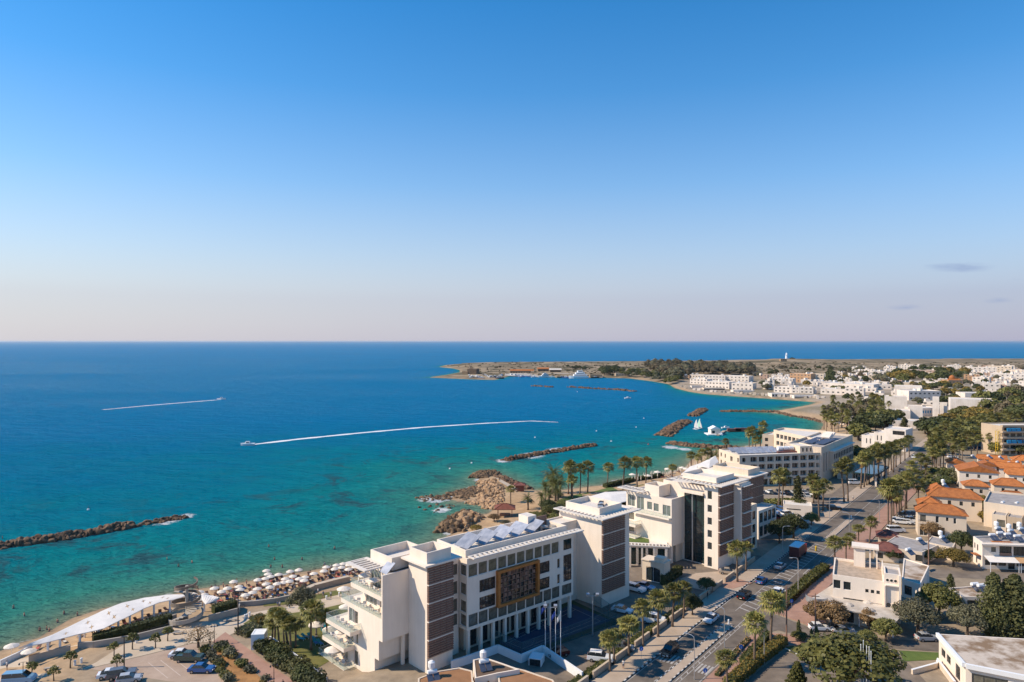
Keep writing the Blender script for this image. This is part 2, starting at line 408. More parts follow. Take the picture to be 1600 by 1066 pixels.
def spire_tree(name, label, h, r, leaf, seed, n=1500, size=.16, open_=False):
    rnd.seed(seed); root = thing(name, label, 'tree')
    t = MB(); t.tube([(0,0,0),(0,0,h*.5),(0,0,h*.95)], [.16,.1,.02], 6); t.build('trunk', BARK, root)
    c = MB(); k = 26
    for i in range(k):
        z = h*(.06+.9*i/k); q = r*min(1,.55+i/k*2)*(1-(i/k)**3.2)*rv(.7,1.2)+.1
        for j in range(3 if q > .4 else 1):
            a = rv(0,6.28); clump(c, (math.cos(a)*q*.5, math.sin(a)*q*.5, z), q*.65, n//(k*2), size, 0, 1.2)
    c.build('crown', leaf, root); return root
def tier_pine(h, seed):
    rnd.seed(seed); root = thing('norfolk_pine', 'small tiered pine', 'tree')
    t = MB(); t.tube([(0,0,0),(0,0,h)], [.14,.03], 6); t.build('trunk', BARK, root); c = MB()
    for i in range(9):
        z = h*(.14+.09*i); L = h*.36*(1-i/9.6)
        for k in range(8):
            a = k*.785+i*.4; d = Vector((math.cos(a), math.sin(a), .12))
            for j in range(7): clump(c, Vector((0,0,z))+d*L*(j+1)/7, .17+.1*(1-j/7), 14, .11)
    c.build('crown', LEAFM, root); return root
def bush(name, label, r, h, leaf, seed, n=500, size=.12):
    rnd.seed(seed); root = thing(name, label, 'shrub'); c = MB(); t = MB()
    for k in range(5):
        a = k*1.256; t.tube([(0,0,0), (math.cos(a)*r*.4, math.sin(a)*r*.4, h*.55)], [.04,.02], 4)
    t.build('stem', BARK, root)
    for k in range(9):
        a = k*2.4; f = math.sqrt(k/9)*.75; clump(c, (r*f*math.cos(a), r*f*math.sin(a), h*rv(.35,.62)), r*.5, n//9, size, 0, h/r*.7)
    c.build('foliage', leaf, root); return root
def hedge(name, label, pts, w, h, leaf, dens=55, size=.13, group=None, z0=None):
    """clipped hedge along a path of ground points"""
    root = thing(name, label, 'hedge', pts[0], group=group); c = MB(); s = MB(); o = pts[0]
    for a, b in zip(pts[:-1], pts[1:]):
        a, b = Vector(a), Vector(b); L = (b-a).length; d = (b-a).normalized(); sd = Vector((-d.y, d.x, 0)).normalized()
        for _ in range(int(L*dens*(.5+h*.5))):
            t = rv(0, L); face = rnd.random(); x = rv(-.5,.5)*w; z = rv(.05,1)*h
            if face < .5: z = h*rv(.86,1.06)
            elif face < .78: x = -.5*w*rv(.85,1.08)
            else: x = .5*w*rv(.85,1.08)
            q = a-o+d*t+sd*x+Vector((0,0,z)); nx = Vector((rv(-1,1),rv(-1,1),rv(-1,1))).normalized(); ny = nx.cross(Vector((rv(-1,1),rv(-1,1),.3))).normalized(); k = size*rv(.6,1.4)
            c.add([q-nx*k, q-ny*k, q+nx*k, q+ny*k], [(0,1,2,3)])
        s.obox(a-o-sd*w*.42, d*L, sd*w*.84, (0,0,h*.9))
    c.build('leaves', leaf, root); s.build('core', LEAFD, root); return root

# ------------------------------------------------------------------ cars
def car(kind, seed=0):
    """side profile swept across the width, with cabin glass, wheels, lamps"""
    root = thing('parked_car', 'car', 'car')
    if kind == 'suv': L, W, prof, cab = 4.6, 1.85, [(-2.25,.35),(-2.3,.75),(-2.2,1.05),(-.95,1.1),(2.2,1.1),(2.3,.6),(2.25,.35)], [(-.95,1.08),(-.25,1.68),(1.75,1.68),(2.18,1.08)]
    elif kind == 'van': L, W, prof, cab = 4.9, 1.95, [(-2.4,.35),(-2.45,.8),(-2.2,1.2),(-1.5,1.3),(2.35,1.3),(2.42,.6),(2.4,.35)], [(-1.55,1.28),(-.75,1.98),(2.3,1.98),(2.36,1.28)]
    elif kind == 'pickup': L, W, prof, cab = 5.0, 1.85, [(-2.45,.4),(-2.5,.8),(-2.35,1.05),(-1.05,1.12),(2.45,1.12),(2.5,.6),(2.45,.4)], [(-1.05,1.1),(-.45,1.75),(.75,1.75),(1.0,1.1)]
    elif kind == 'hatch': L, W, prof, cab = 3.9, 1.7, [(-1.92,.3),(-1.96,.62),(-1.8,.82),(-.85,.92),(1.85,.98),(1.95,.6),(1.9,.3)], [(-.9,.9),(-.15,1.45),(1.25,1.45),(1.8,.96)]
    else: L, W, prof, cab = 4.4, 1.76, [(-2.15,.3),(-2.2,.6),(-2.05,.8),(-.95,.9),(1.5,.94),(2.1,.92),(2.2,.6),(2.15,.3)], [(-1.0,.88),(-.2,1.42),(.9,1.42),(1.65,.92)]
    b = MB(); n = len(prof)
    def sweep(pr, w0, w1, mi, mb):
        k = len(pr); zt = max(z for _, z in pr); zb = min(z for _, z in pr)
        vs = []
        for sg in (-1, 1):
            for x, z in pr:
                w = w0+(w1-w0)*(z-zb)/max(.01, zt-zb); vs.append((x, sg*w/2, z))
        fs = [tuple(range(k)), tuple(range(k, 2*k))[::-1]]+[((i+1) % k, i, k+i, k+(i+1) % k) for i in range(k)]
        mb.add(vs, fs, mi)
    sweep(prof, W, W*.96, 0, b)
    zr = max(z for _, z in cab); x1 = cab[1][0]; x2 = cab[2][0]
    b.box((x1+x2)/2, 0, zr-.04, x2-x1+.08, W*.74, .07)                       # roof panel
    for px in (x1, (x1+x2)/2, x2):
        for sg in (-1, 1): b.box(px, sg*W*.385, cab[0][1], .07, .05, zr-cab[0][1])
    if kind == 'pickup': b.box(1.75, .8, 1.1, 1.45, .08, .18); b.box(1.75, -.8, 1.1, 1.45, .08, .18); b.box(2.42, 0, 1.1, .08, 1.7, .18)
    me = b.mesh('body', CARP); bm = bmesh.new(); bm.from_mesh(me)
    bmesh.ops.recalc_face_normals(bm, faces=bm.faces); bmesh.ops.bevel(bm, geom=[e for e in bm.edges if e.calc_length() > .3], offset=.05, segments=2, affect='EDGES'); bm.to_mesh(me); bm.free()
    link('body', me, root)
    g = MB(); sweep(cab, W*.9, W*.74, 0, g); g.build('window_glass', CARGL, root)
    wx = L*.31
    for x in (-wx, wx):
        for sg in (-1, 1):
            w = MB(); w.tube([(x, sg*(W/2-.2), .32), (x, sg*(W/2+.01), .32)], .32, 14); o = w.build('tyre', TYRE, root)
            q = MB(); q.tube([(x, sg*(W/2-.05), .32), (x, sg*(W/2+.025), .32)], .19, 10); q.build('rim', RIM, o)
    for sg in (-1, 1):
        h = MB(); h.box(-L/2-.005, sg*W*.36, .55, .09, .32, .15); h.build('headlight', LAMPW, root)
        h = MB(); h.box(L/2-.005, sg*W*.38, .62, .09, .22, .2); h.build('taillight', LAMPR, root)
    for x_ in (L/2+.03, -L/2-.03): pl = MB(); pl.box(x_, 0, .43, .03, .5, .11); pl.build('number_plate', PAINTW, root)
    return root
CARS = {k: Proto(car(k)) for k in ('sedan','hatch','suv','van','pickup')}
COL = dict(white=(.78,.77,.75), silver=(.42,.42,.42), black=(.012,.012,.013), grey=(.12,.12,.125), blue=(.03,.10,.28), lightblue=(.20,.36,.50), red=(.35,.02,.02), green=(.05,.075,.05), beige=(.40,.33,.25), darkred=(.13,.02,.015))
ROADANG = math.atan2(math.cos(R(38.5)), math.sin(R(38.5)))
def put_car(px, py, kind, col, label, rz=None, group='cars parked and driving', name='parked_car', dz=.03):
    o = CARS[kind].put(P(px, py, dz), ROADANG if rz is None else rz, 1, label, group, COL[col]); o.name = name; return o

# ------------------------------------------------------------------ people
def person_mesh(pose, shirt, shorts):
    V = []; E = []; Rr = []
    def j(p, r, par=None):
        V.append(p); Rr.append(r)
        if par is not None: E.append((par, len(V)-1))
        return len(V)-1
    st = {'stand': (.04,-.04,0), 'walk': (.28,-.26,1)}.get(pose, (.04,-.04,0))
    pel = j((0,0,.92), .13); ch = j((0,.01,1.2), .14, pel); sh = j((0,0,1.40), .12, ch); nk = j((0,0,1.5), .055, sh); hd = j((.02,0,1.6), .085, nk); j((.01,0,1.69), .075, hd)
    for sg, sw in ((1, st[0]), (-1, st[1])):
        hip = j((0,sg*.1,.86), .095, pel); kn = j((sw*.6+.02,sg*.105,.48), .062, hip); an = j((sw-.02,sg*.11,.08), .042, kn); j((sw+.13,sg*.12,.03), .035, an)
        s_ = j((0,sg*.19,1.38), .058, sh); el = j((-sw*.4,sg*.25,1.12), .042, s_); wr = j((-sw*.8+.04,sg*.26,.88), .03, el)
        pm = j((-sw*.8+.05,sg*.26,.82), .03, wr)
        for q in range(4): j((-sw*.8+.02+.022*q, sg*.262, .735-.008*(q % 3)), .009, pm)
        j((-sw*.8+.1, sg*.25, .79), .01, pm)
    me = bpy.data.meshes.new('person'); me.from_pydata(V, E, [])
    o = bpy.data.objects.new('tmp', me); C.objects.link(o)
    sk = o.modifiers.new('s', 'SKIN'); sk.use_smooth_shade = True
    for i, r in enumerate(Rr): me.skin_vertices[0].data[i].radius = (r, r)
    me.skin_vertices[0].data[0].use_root = True
    o.modifiers.new('u', 'SUBSURF').levels = 1
    dg = bpy.context.evaluated_depsgraph_get(); m2 = bpy.data.meshes.new_from_object(o.evaluated_get(dg)); bpy.data.objects.remove(o)
    m2.materials.clear()
    for m in (SKINM, mat('shirt_%s' % str(shirt), shirt, .85), mat('shorts_%s' % str(shorts), shorts, .85), HAIR): m2.materials.append(m)
    for p in m2.polygons:
        c = p.center; arm = abs(c.y) > .215
        p.material_index = 3 if (c.z > 1.63 or (c.z > 1.54 and c.x < -.03)) else (1 if 0.98 < c.z < 1.46 and not (arm and c.z < 1.2) else (2 if .52 < c.z <= .98 and not arm else 0))
    return m2
PEOPLE = [person_mesh('stand', (.6,.58,.55), (.05,.06,.10)), person_mesh('walk', (.30,.05,.05), (.10,.10,.11)), person_mesh('stand', (.42,.235,.16), (.03,.05,.15)), person_mesh('walk', (.10,.14,.22), (.30,.24,.17)), person_mesh('stand', (.02,.02,.025), (.02,.02,.025))]
def put_person(px, py, k, label, group='people along the beach and promenade', rz=None, dz=0, loc=None):
    o = link('person', PEOPLE[k], None, loc if loc is not None else P(px, py, dz), rnd.uniform(0,6.28) if rz is None else rz)
    tag(o, label, 'person', group); hm = MB(); hm.lathe((0.005,0,1.60), [(.088,0),(.092,.04),(.075,.09),(.02,.115)], 8)
    if 'hair' not in _H: _H['hair'] = hm.mesh('hair', HAIR, None, True)
    link('hair', _H['hair'], o); return o
_H = {}

# ------------------------------------------------------------------ street and beach furniture
def parasol():
    root = thing('beach_parasol', 'white parasol', 'parasol'); p = MB(); p.tube([(0,0,0),(0,0,2.45)], .03, 6); p.build('pole', PAINTW, root)
    c = MB(); n = 10; vs = [(0,0,2.6)]
    for r, z in ((.7,2.42),(1.35,2.12),(1.35,1.98)):
        for k in range(n): vs.append((r*math.cos(2*math.pi*k/n), r*math.sin(2*math.pi*k/n), z-(.0 if k % 2 else .02)))
    fs = [(0,1+k,1+(k+1) % n) for k in range(n)]
    for q in range(2):
        for k in range(n): fs.append((1+q*n+k, 1+(q+1)*n+k, 1+(q+1)*n+(k+1) % n, 1+q*n+(k+1) % n))
    c.add(vs, fs); c.build('canopy', PARA, root); t = MB(); t.lathe((0,0,0), [(.28,0),(.28,.08),(.05,.12)], 8); t.build('base', CONC, root); return root
def closed_parasol():
    root = thing('folded_parasol', 'folded white parasol', 'parasol'); p = MB(); p.tube([(0,0,0),(0,0,2.6)], .03, 6); p.build('pole', PAINTW, root)
    c = MB(); c.lathe((0,0,0), [(.12,1.0),(.2,1.3),(.14,2.0),(.04,2.6)], 8); c.build('canopy', PARA, root); return root
def sunbed(m):
    root = thing('sunbed', 'sunbed', 'sunbed'); f = MB()
    f.box(-.25,0,.28,1.4,.66,.06); f.obox((.45,-.33,.28), (.6,0,.38), (0,.66,0), (-.03,0,.06)); f.build('mattress', m, root)
    for x in (-.85,.4):
        for y in (-.28,.28): g = MB(); g.box(x,y,0,.06,.06,.28); g.build('leg', PAINTW, root)
    t = MB(); t.box(-.4,0,.342,1.0,.5,.015); t.build('towel', OBJC, root); return root
def street_lamp(h=8, arm=1.4):
    root = thing('street_lamp', 'street lamp', 'street lamp'); p = MB(); p.tube([(0,0,0),(0,0,1.2),(0,0,h-.8),(.12,0,h-.25),(.5,0,h),(arm,0,h+.08)], [.11,.09,.07,.06,.05,.045], 8); p.build('pole', METAL, root)
    q = MB(); q.box(arm+.28,0,h+.02,.7,.24,.11); q.build('lamp_head', METAL, root); return root
def garden_lamp():
    root = thing('promenade_lamp', 'twin lamp post', 'street lamp'); p = MB(); p.tube([(0,0,0),(0,0,3.6)], [.07,.05], 7); p.tube([(-.55,0,3.55),(0,0,3.65),(.55,0,3.55)], .03, 5); p.build('pole', DMETAL, root)
    for s in (-.55,.55): q = MB(); q.lathe((s,0,3.2), [(.08,0),(.17,.15),(.05,.35)], 8); q.build('lantern', DMETAL, root)
    return root
def bollard():
    root = thing('bollard', 'white bollard', 'bollard'); b = MB(); b.lathe((0,0,0), [(.2,0),(.2,.75),(.16,.8)], 10); b.build('post', PAINTW, root); c = MB(); c.lathe((0,0,.8), [(.23,0),(.2,.08),(.04,.13)], 10); c.build('cap', PAINTW, root); return root
def bench():
    root = thing('stone_bench', 'pale stone bench', 'bench'); b = MB(); b.box(0,0,.35,2.2,.55,.12); b.build('seat', CONC, root)
    for x in (-.8,.8): l = MB(); l.box(x,0,0,.25,.45,.35); l.build('leg', CONC, root)
    return root
def water_tank(kind=0):
    root = thing('solar_water_heater', 'rooftop water heater', 'water heater'); t = MB(); t.tube([(-.75,.2,1.15),(.75,.2,1.15)], .36, 12); t.build('tank', CHIMW, root, smooth=False)
    if kind: u = MB(); u.lathe((0,.6,1.5), [(.45,0),(.55,.3),(.55,1.0),(.2,1.25)], 12); u.build('tank', CHIMW, root)
    f = MB()
    for x in (-.6,.6): f.tube([(x,.4,0),(x,.2,1.0)], .04, 4); f.tube([(x,-1.0,.1),(x,.2,.95)], .04, 4)
    if kind: f.tube([(0,.6,0),(0,.6,1.5)], .12, 5)
    f.build('frame', METAL, root)
    for x in (-.52,.52): p = MB(); p.obox((x-.46,-1.15,.1), (.92,0,0), (0,1.2,.85), (0,-.04,.06)); p.build('solar_panel', SOLARD, root)
    return root
def blue_sign():
    root = thing('round_road_sign', 'blue round road sign', 'road sign'); p = MB(); p.tube([(0,0,0),(0,0,2.4)], .035, 6); p.build('post', METAL, root)
    d = MB(); d.tube([(0,-.03,2.6),(0,.0,2.6)], .42, 18); d.build('disc', BLUES, root)
    a = MB(); a.add([(-.05,-.036,2.75),(.05,-.036,2.75),(.05,-.036,2.45),(-.05,-.036,2.45)], [(0,3,2,1)]); a.add([(-.16,-.036,2.48),(.16,-.036,2.48),(0,-.036,2.34)], [(0,2,1)]); a.build('arrow', PAINTW, root); return root
def flagpole(fm, h=9):
    root = thing('flagpole', 'white flagpole', 'flagpole'); p = MB(); p.tube([(0,0,0),(0,0,h)], [.07,.045], 7); p.lathe((0,0,h), [(.07,0),(.07,.1),(.01,.16)], 6); p.build('pole', PAINTW, root)
    if fm:
        f = MB(); n = 8; vs = []
        for i in range(n+1):
            for z in (0, .9): vs.append((-.06-i*.09, .13*math.sin(i*1.1)*(i/n), h-.35-z-.11*i*(i/n)*1.1))
        f.add(vs, [(2*i,2*i+1,2*i+3,2*i+2) for i in range(n)]); f.build('flag', fm, root)
    return root

# ------------------------------------------------------------------ buildings
WIN = {}
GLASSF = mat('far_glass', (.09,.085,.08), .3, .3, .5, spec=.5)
def winmesh(w, h, style):
    k = (round(w,2), round(h,2), style)
    if k in WIN: return WIN[k]
    mb = MB(); f = .06; gl = GLASS; fr = PAINTW; nx = max(1, round(w/1.1)); ny = 1; d = .07
    if style == 'dark': fr = DMETAL
    if style == 'green': gl = GLASSG; fr = DMETAL; nx = max(1, round(w/1.5)); ny = max(1, round(h/1.6))
    if style == 'pale': gl = GLASSL
    if style == 'curt': gl = CURT; nx = max(1, round(w/1.6))
    if style == 'curtd': gl = CURT; fr = DMETAL; nx = max(1, round(w/1.4))
    if style == 'screen': gl = GLASS; fr = BROWNF; nx = max(2, round(w/.75)); ny = max(2, round(h/.75)); f = .11
    if style == 'blue': gl = BLUEA
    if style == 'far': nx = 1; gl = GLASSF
    mb.add([(-w/2,-.01,0),(w/2,-.01,0),(w/2,-.01,h),(-w/2,-.01,h)], [(0,1,2,3)], 1)
    if style == 'arch':
        nx = 2; vs = [(-w/2,-.16,h-.42),(-w/2,-.16,h)]
        n = 8
        arc = [(-w/2+w*i/n, -.16, h-.42+.38*math.sin(math.pi*i/n)) for i in range(n+1)]; top = [(-w/2+w*i/n, -.16, h) for i in range(n+1)]
        mb.add(arc+top, [(i,i+1,n+2+i,n+1+i) for i in range(n)], 2)
    xs = [-w/2+w*i/nx for i in range(nx+1)]; zs = [h*i/ny for i in range(ny+1)]
    for x in xs:
        x0 = min(max(x-f/2, -w/2), w/2-f); mb.obox((x0,-d,0), (f,0,0), (0,d-.015,0), (0,0,h), 0)
    for z in zs:
        z0 = min(max(z-f/2, 0), h-f); mb.obox((-w/2+f,-d+.012,z0), (w-2*f,0,0), (0,d-.03,0), (0,0,f), 0)
    if style == 'screen':
        rs = random.Random(int(w*100+h*37))
        for _ in range(int(w*h*.7)):
            cw, chh = w/nx, h/ny; i, j = rs.randrange(nx), rs.randrange(ny); q = rs.uniform(.3,.55)
            mb.obox((-w/2+cw*(i+.5-q/2),-.05,chh*(j+.5-q/2)), (cw*q,0,0), (0,.02,0), (0,0,chh*q), 0)
    me = mb.mesh('window', [fr, gl, BEIGE]); WIN[k] = me; return me
def wall_with_openings(mb, a, b, z0, z1, ops, depth=.2, mi=0):
    ax, ay = a; bx, by = b; L = math.hypot(bx-ax, by-ay); dx, dy = (bx-ax)/L, (by-ay)/L; nx, ny = dy, -dx
    us = sorted({0, L, *[round(min(max(v, 0), L), 3) for o in ops for v in o[:2]]}); zs = sorted({z0, z1, *[round(min(max(v, z0), z1), 3) for o in ops for v in o[2:4]]})
    pt = lambda u, z, t=0: (ax+dx*u-nx*t, ay+dy*u-ny*t, z)
    if not ops: mb.add([pt(0,z0), pt(L,z0), pt(L,z1), pt(0,z1)], [(0,1,2,3)], mi); return
    for u0, u1 in zip(us[:-1], us[1:]):
        for w0, w1 in zip(zs[:-1], zs[1:]):
            uc, wc = (u0+u1)/2, (w0+w1)/2
            if any(o[0] < uc < o[1] and o[2] < wc < o[3] for o in ops): continue
            mb.add([pt(u0,w0), pt(u1,w0), pt(u1,w1), pt(u0,w1)], [(0,1,2,3)], mi)
    for o in ops:
        u0, u1, w0, w1 = max(o[0],0), min(o[1],L), max(o[2],z0), min(o[3],z1)
        q = [(u0,w0),(u1,w0),(u1,w1),(u0,w1)]
        for i in range(4):
            (ua,wa),(ub,wb) = q[i], q[(i+1) % 4]; mb.add([pt(ua,wa), pt(ub,wb), pt(ub,wb,depth), pt(ua,wa,depth)], [(3,2,1,0)], mi)
def put_window(parent, a, b, o, off, depth=.2):
    ax, ay = a; bx, by = b; L = math.hypot(bx-ax, by-ay); dx, dy = (bx-ax)/L, (by-ay)/L; nx, ny = dy, -dx; st = o[4] if len(o) > 4 else 'plain'
    uc = (o[0]+o[1])/2; dep = depth-.012
    w = link('window', winmesh(o[1]-o[0], o[3]-o[2], st), parent, (ax+dx*uc-nx*dep-off[0], ay+dy*uc-ny*dep-off[1], o[2]-off[2]), math.atan2(dy, dx))
    return w
def inset(pts, t):
    n = len(pts); out = []
    for i in range(n):
        p, q, r = Vector(pts[i-1][:2]), Vector(pts[i][:2]), Vector(pts[(i+1) % n][:2])
        d1 = (q-p).normalized(); d2 = (r-q).normalized(); n1 = Vector((-d1.y, d1.x)); n2 = Vector((-d2.y, d2.x))
        k = 1+n1.dot(n2); m = (n1+n2)/max(k, .25); out.append((q.x+m.x*t, q.y+m.y*t))
    return out
def volume(root, pts, z0, z1, wm=WHITE, ops=None, par=.7, roof=ROOFW, depth=.2, name='wall', wingroup=True):
    """a walled volume of a building: wall part with real openings (windows below it) and a roof part behind its parapet"""
    ops = ops or {}; off = root.location; mb = MB(); pts = [tuple(p[:2]) for p in pts]; n = len(pts)
    for i in range(n): wall_with_openings(mb, pts[i], pts[(i+1) % n], z0, z1, ops.get(i, []), depth)
    ins = inset(pts, .25)
    if par > 0:
        for i in range(n):
            a, b, c, d = pts[i], pts[(i+1) % n], ins[(i+1) % n], ins[i]
            mb.add([(*a,z1),(*b,z1),(*c,z1),(*d,z1)], [(0,1,2,3)]); mb.add([(*d,z1),(*c,z1),(*c,z1-par),(*d,z1-par)], [(0,1,2,3)])
    w = mb.build(name, wm, root, off)
    r = MB(); zr = z1-par
    r.add([(*p, zr+.002) for p in (ins if par > 0 else pts)], [tuple(range(n))]); r.build('roof', roof, root, off)
    for i, lst in ops.items():
        for o in lst: put_window(w, pts[i], pts[(i+1) % n], o, off, depth)
    return w
def building(name, label, cat, pts, z0, z1, wm=WHITE, ops=None, par=.7, roof=ROOFW, group=None, depth=.2):
    c = Vector((sum(p[0] for p in pts)/len(pts), sum(p[1] for p in pts)/len(pts), z0))
    root = thing(name, label, cat, c, group=group); volume(root, pts, z0, z1, wm, ops, par, roof, depth); return root
def rect(o, e, w, d):
    """counter-clockwise rectangle: front edge from o along e (unit), depth d to the left of it"""
    n = (-e[1], e[0]); return [(o[0], o[1]), (o[0]+e[0]*w, o[1]+e[1]*w), (o[0]+e[0]*w+n[0]*d, o[1]+e[1]*w+n[1]*d), (o[0]+n[0]*d, o[1]+n[1]*d)]
def wgrid(u0, u1, n, w, floors, h, style='plain'):
    step = (u1-u0)/n; return [(u0+step*(i+.5)-w/2, u0+step*(i+.5)+w/2, z, z+h, style) for z in floors for i in range(n)]
def slab(root, name, pts, z0, z1, m):
    mb = MB(); mb.prism([tuple(p[:2]) for p in pts], z0, z1); return mb.build(name, m, root, root.location)
def hip_roof(root, pts, z, h, over=.5, m=None, gable=False, name='roof'):
    m = m or TILE; p = [Vector((*q, z)) for q in inset(pts, -over)]; a = (p[1]-p[0]).length; b = (p[3]-p[0]).length
    e = (p[1]-p[0]).normalized(); n = (p[3]-p[0]).normalized(); run = min(a, b)/2; up = Vector((0,0,h)); th = Vector((0,0,.16)); mb = MB()
    if gable == 'front':                                            # ridge runs front to back, gable over the front wall
        r0 = (p[0]+p[1])/2+up; r1 = (p[3]+p[2])/2+up
    elif a >= b: k = 0 if gable else run*.95; r0 = (p[0]+p[3])/2+e*k+up; r1 = (p[1]+p[2])/2-e*k+up
    else: k = 0 if gable else run*.95; r0 = (p[0]+p[1])/2+n*k+up; r1 = (p[3]+p[2])/2-n*k+up
    vs = p+[r0, r1]
    if gable == 'front' or a < b: fs = [(0,1,4),(1,2,5,4),(2,3,5),(3,0,4,5)]
    else: fs = [(0,1,5,4),(1,2,5),(2,3,4,5),(3,0,4)]
    mb.add(vs, fs); mb.add([v-th for v in p]+[v for v in p], [(4,5,1,0),(5,6,2,1),(6,7,3,2),(7,4,0,3),(3,2,1,0)])
    r = mb.build(name, m, root, root.location)
    q = MB(); q.tube([r0+Vector((0,0,.05)), r1+Vector((0,0,.05))], .12, 5)
    if not gable:
        for c_, t_ in ((0,4),(3,4) if a >= b else (1,4),(1,5) if a >= b else (2,5),(2,5) if a >= b else (3,5)): q.tube([vs[c_]+Vector((0,0,.04)), vs[t_]+Vector((0,0,.04))], .1, 5)
    q.build('ridge', m, r, root.location); return r
def sheet(name, pts, m, dz=.02, kind='structure', thick=0, label=None, cat=None):
    """flat ground surface through ground points"""
    vs = [(p[0], p[1], p[2]+dz) for p in pts]; bm = bmesh.new(); bv = [bm.verts.new(v) for v in vs]; f = bm.faces.new(bv)
    f.normal_update()
    if f.normal.z < 0: f.normal_flip()
    if thick:
        r = bmesh.ops.extrude_face_region(bm, geom=[f]); bmesh.ops.translate(bm, verts=[v for v in r['geom'] if isinstance(v, bmesh.types.BMVert)], vec=(0,0,-thick)); bmesh.ops.recalc_face_normals(bm, faces=bm.faces)
    bmesh.ops.triangulate(bm, faces=bm.faces)
    me = bpy.data.meshes.new(name); bm.to_mesh(me); bm.free(); me.materials.append(m)
    o = link(name, me); tag(o, label, cat, None, kind); return o
def strip(name, left, right, m, dz=.03, kind='structure'):
    n = len(left); vs = [(p[0],p[1],p[2]+dz) for p in left]+[(p[0],p[1],p[2]+dz) for p in right]
    mb = MB(); mb.add(vs, [(i, n+i, n+i+1, i+1) for i in range(n-1)]); o = mb.build(name, m); tag(o, kind=kind); return o
def wall_line(name, label, pts, w, h, m, cap=None, group=None, cat='wall'):
    root = thing(name, label, cat, pts[0], group=group); mb = MB(); cp = MB(); off = Vector(pts[0])
    for a, b in zip(pts[:-1], pts[1:]):
        a, b = Vector(a), Vector(b); d = (b-a); L = d.length; d.normalize(); s = Vector((-d.y, d.x, 0)).normalized()
        mb.obox(a-off-s*w/2-Vector((0,0,.3)), d*L, s*w, (0,0,h+.3)); cp.obox(a-off-s*(w/2+.03)+Vector((0,0,h)), d*L, s*(w+.06), (0,0,.06))
    mb.build('wall', m, root); cp.build('coping', cap or m, root); return root
# ------------------------------------------------------------------ sea and land
def grid_mesh(name, xs, ys, zf, keep, attrs):
    X, Y = np.meshgrid(np.array(xs, float), np.array(ys, float)); D = coast_dist(X, Y); Z = zf(X, Y, D); nx = len(xs); ny = len(ys)
    k = keep(D); q = k[:-1,:-1] | k[1:,:-1] | k[:-1,1:] | k[1:,1:]
    idx = np.arange(nx*ny).reshape(ny, nx); a, b, c, d = (w[q] for w in (idx[:-1,:-1], idx[:-1,1:], idx[1:,1:], idx[1:,:-1]))
    faces = np.stack([a, b, c, d], 1); used = np.unique(faces); remap = np.full(nx*ny, -1); remap[used] = np.arange(len(used))
    co = np.stack([X.ravel(), Y.ravel(), Z.ravel()], 1)[used]
    me = bpy.data.meshes.new(name); me.from_pydata(co.tolist(), [], remap[faces].tolist())
    for an, (tp, fn) in attrs.items():
        v = fn(X, Y, D, Z)
        at = me.attributes.new(an, tp, 'POINT')
        if tp == 'FLOAT': at.data.foreach_set('value', v.ravel()[used].astype(np.float32))
        else: at.data.foreach_set('color', v.reshape(-1, 4)[used].astype(np.float32).ravel())
    me.polygons.foreach_set('use_smooth', [True]*len(faces)); me.update(); return me
ar = lambda a, b, s: list(np.arange(a, b, s))
FOAM = [(704,830,4),(722,806,3),(664,780,5),(710,772,4),(698,779,4),(724,768,3),(735,762,3),(748,750,4),(752,738,4),(690,797,5),(682,781,6),(812,760,4),(790,748,4),(272,812,5),(287,807.5,5),(256,817,4),(786,720,6),(830,712,10),(870,703,8),(1048,699,7),(1070,702,6)]
def foamf(X, Y, D, Z):
    f = np.zeros(X.shape)
    for px, py, r in FOAM:
        x, y = sp(px, py); f = np.maximum(f, np.clip(1.25-np.hypot(X-x, (Y-y)*.7)/r, 0, 1))
    return np.maximum(f, np.where((D < 0) & (Y < 420), np.clip(.78+D/3.2, 0, .78), 0))
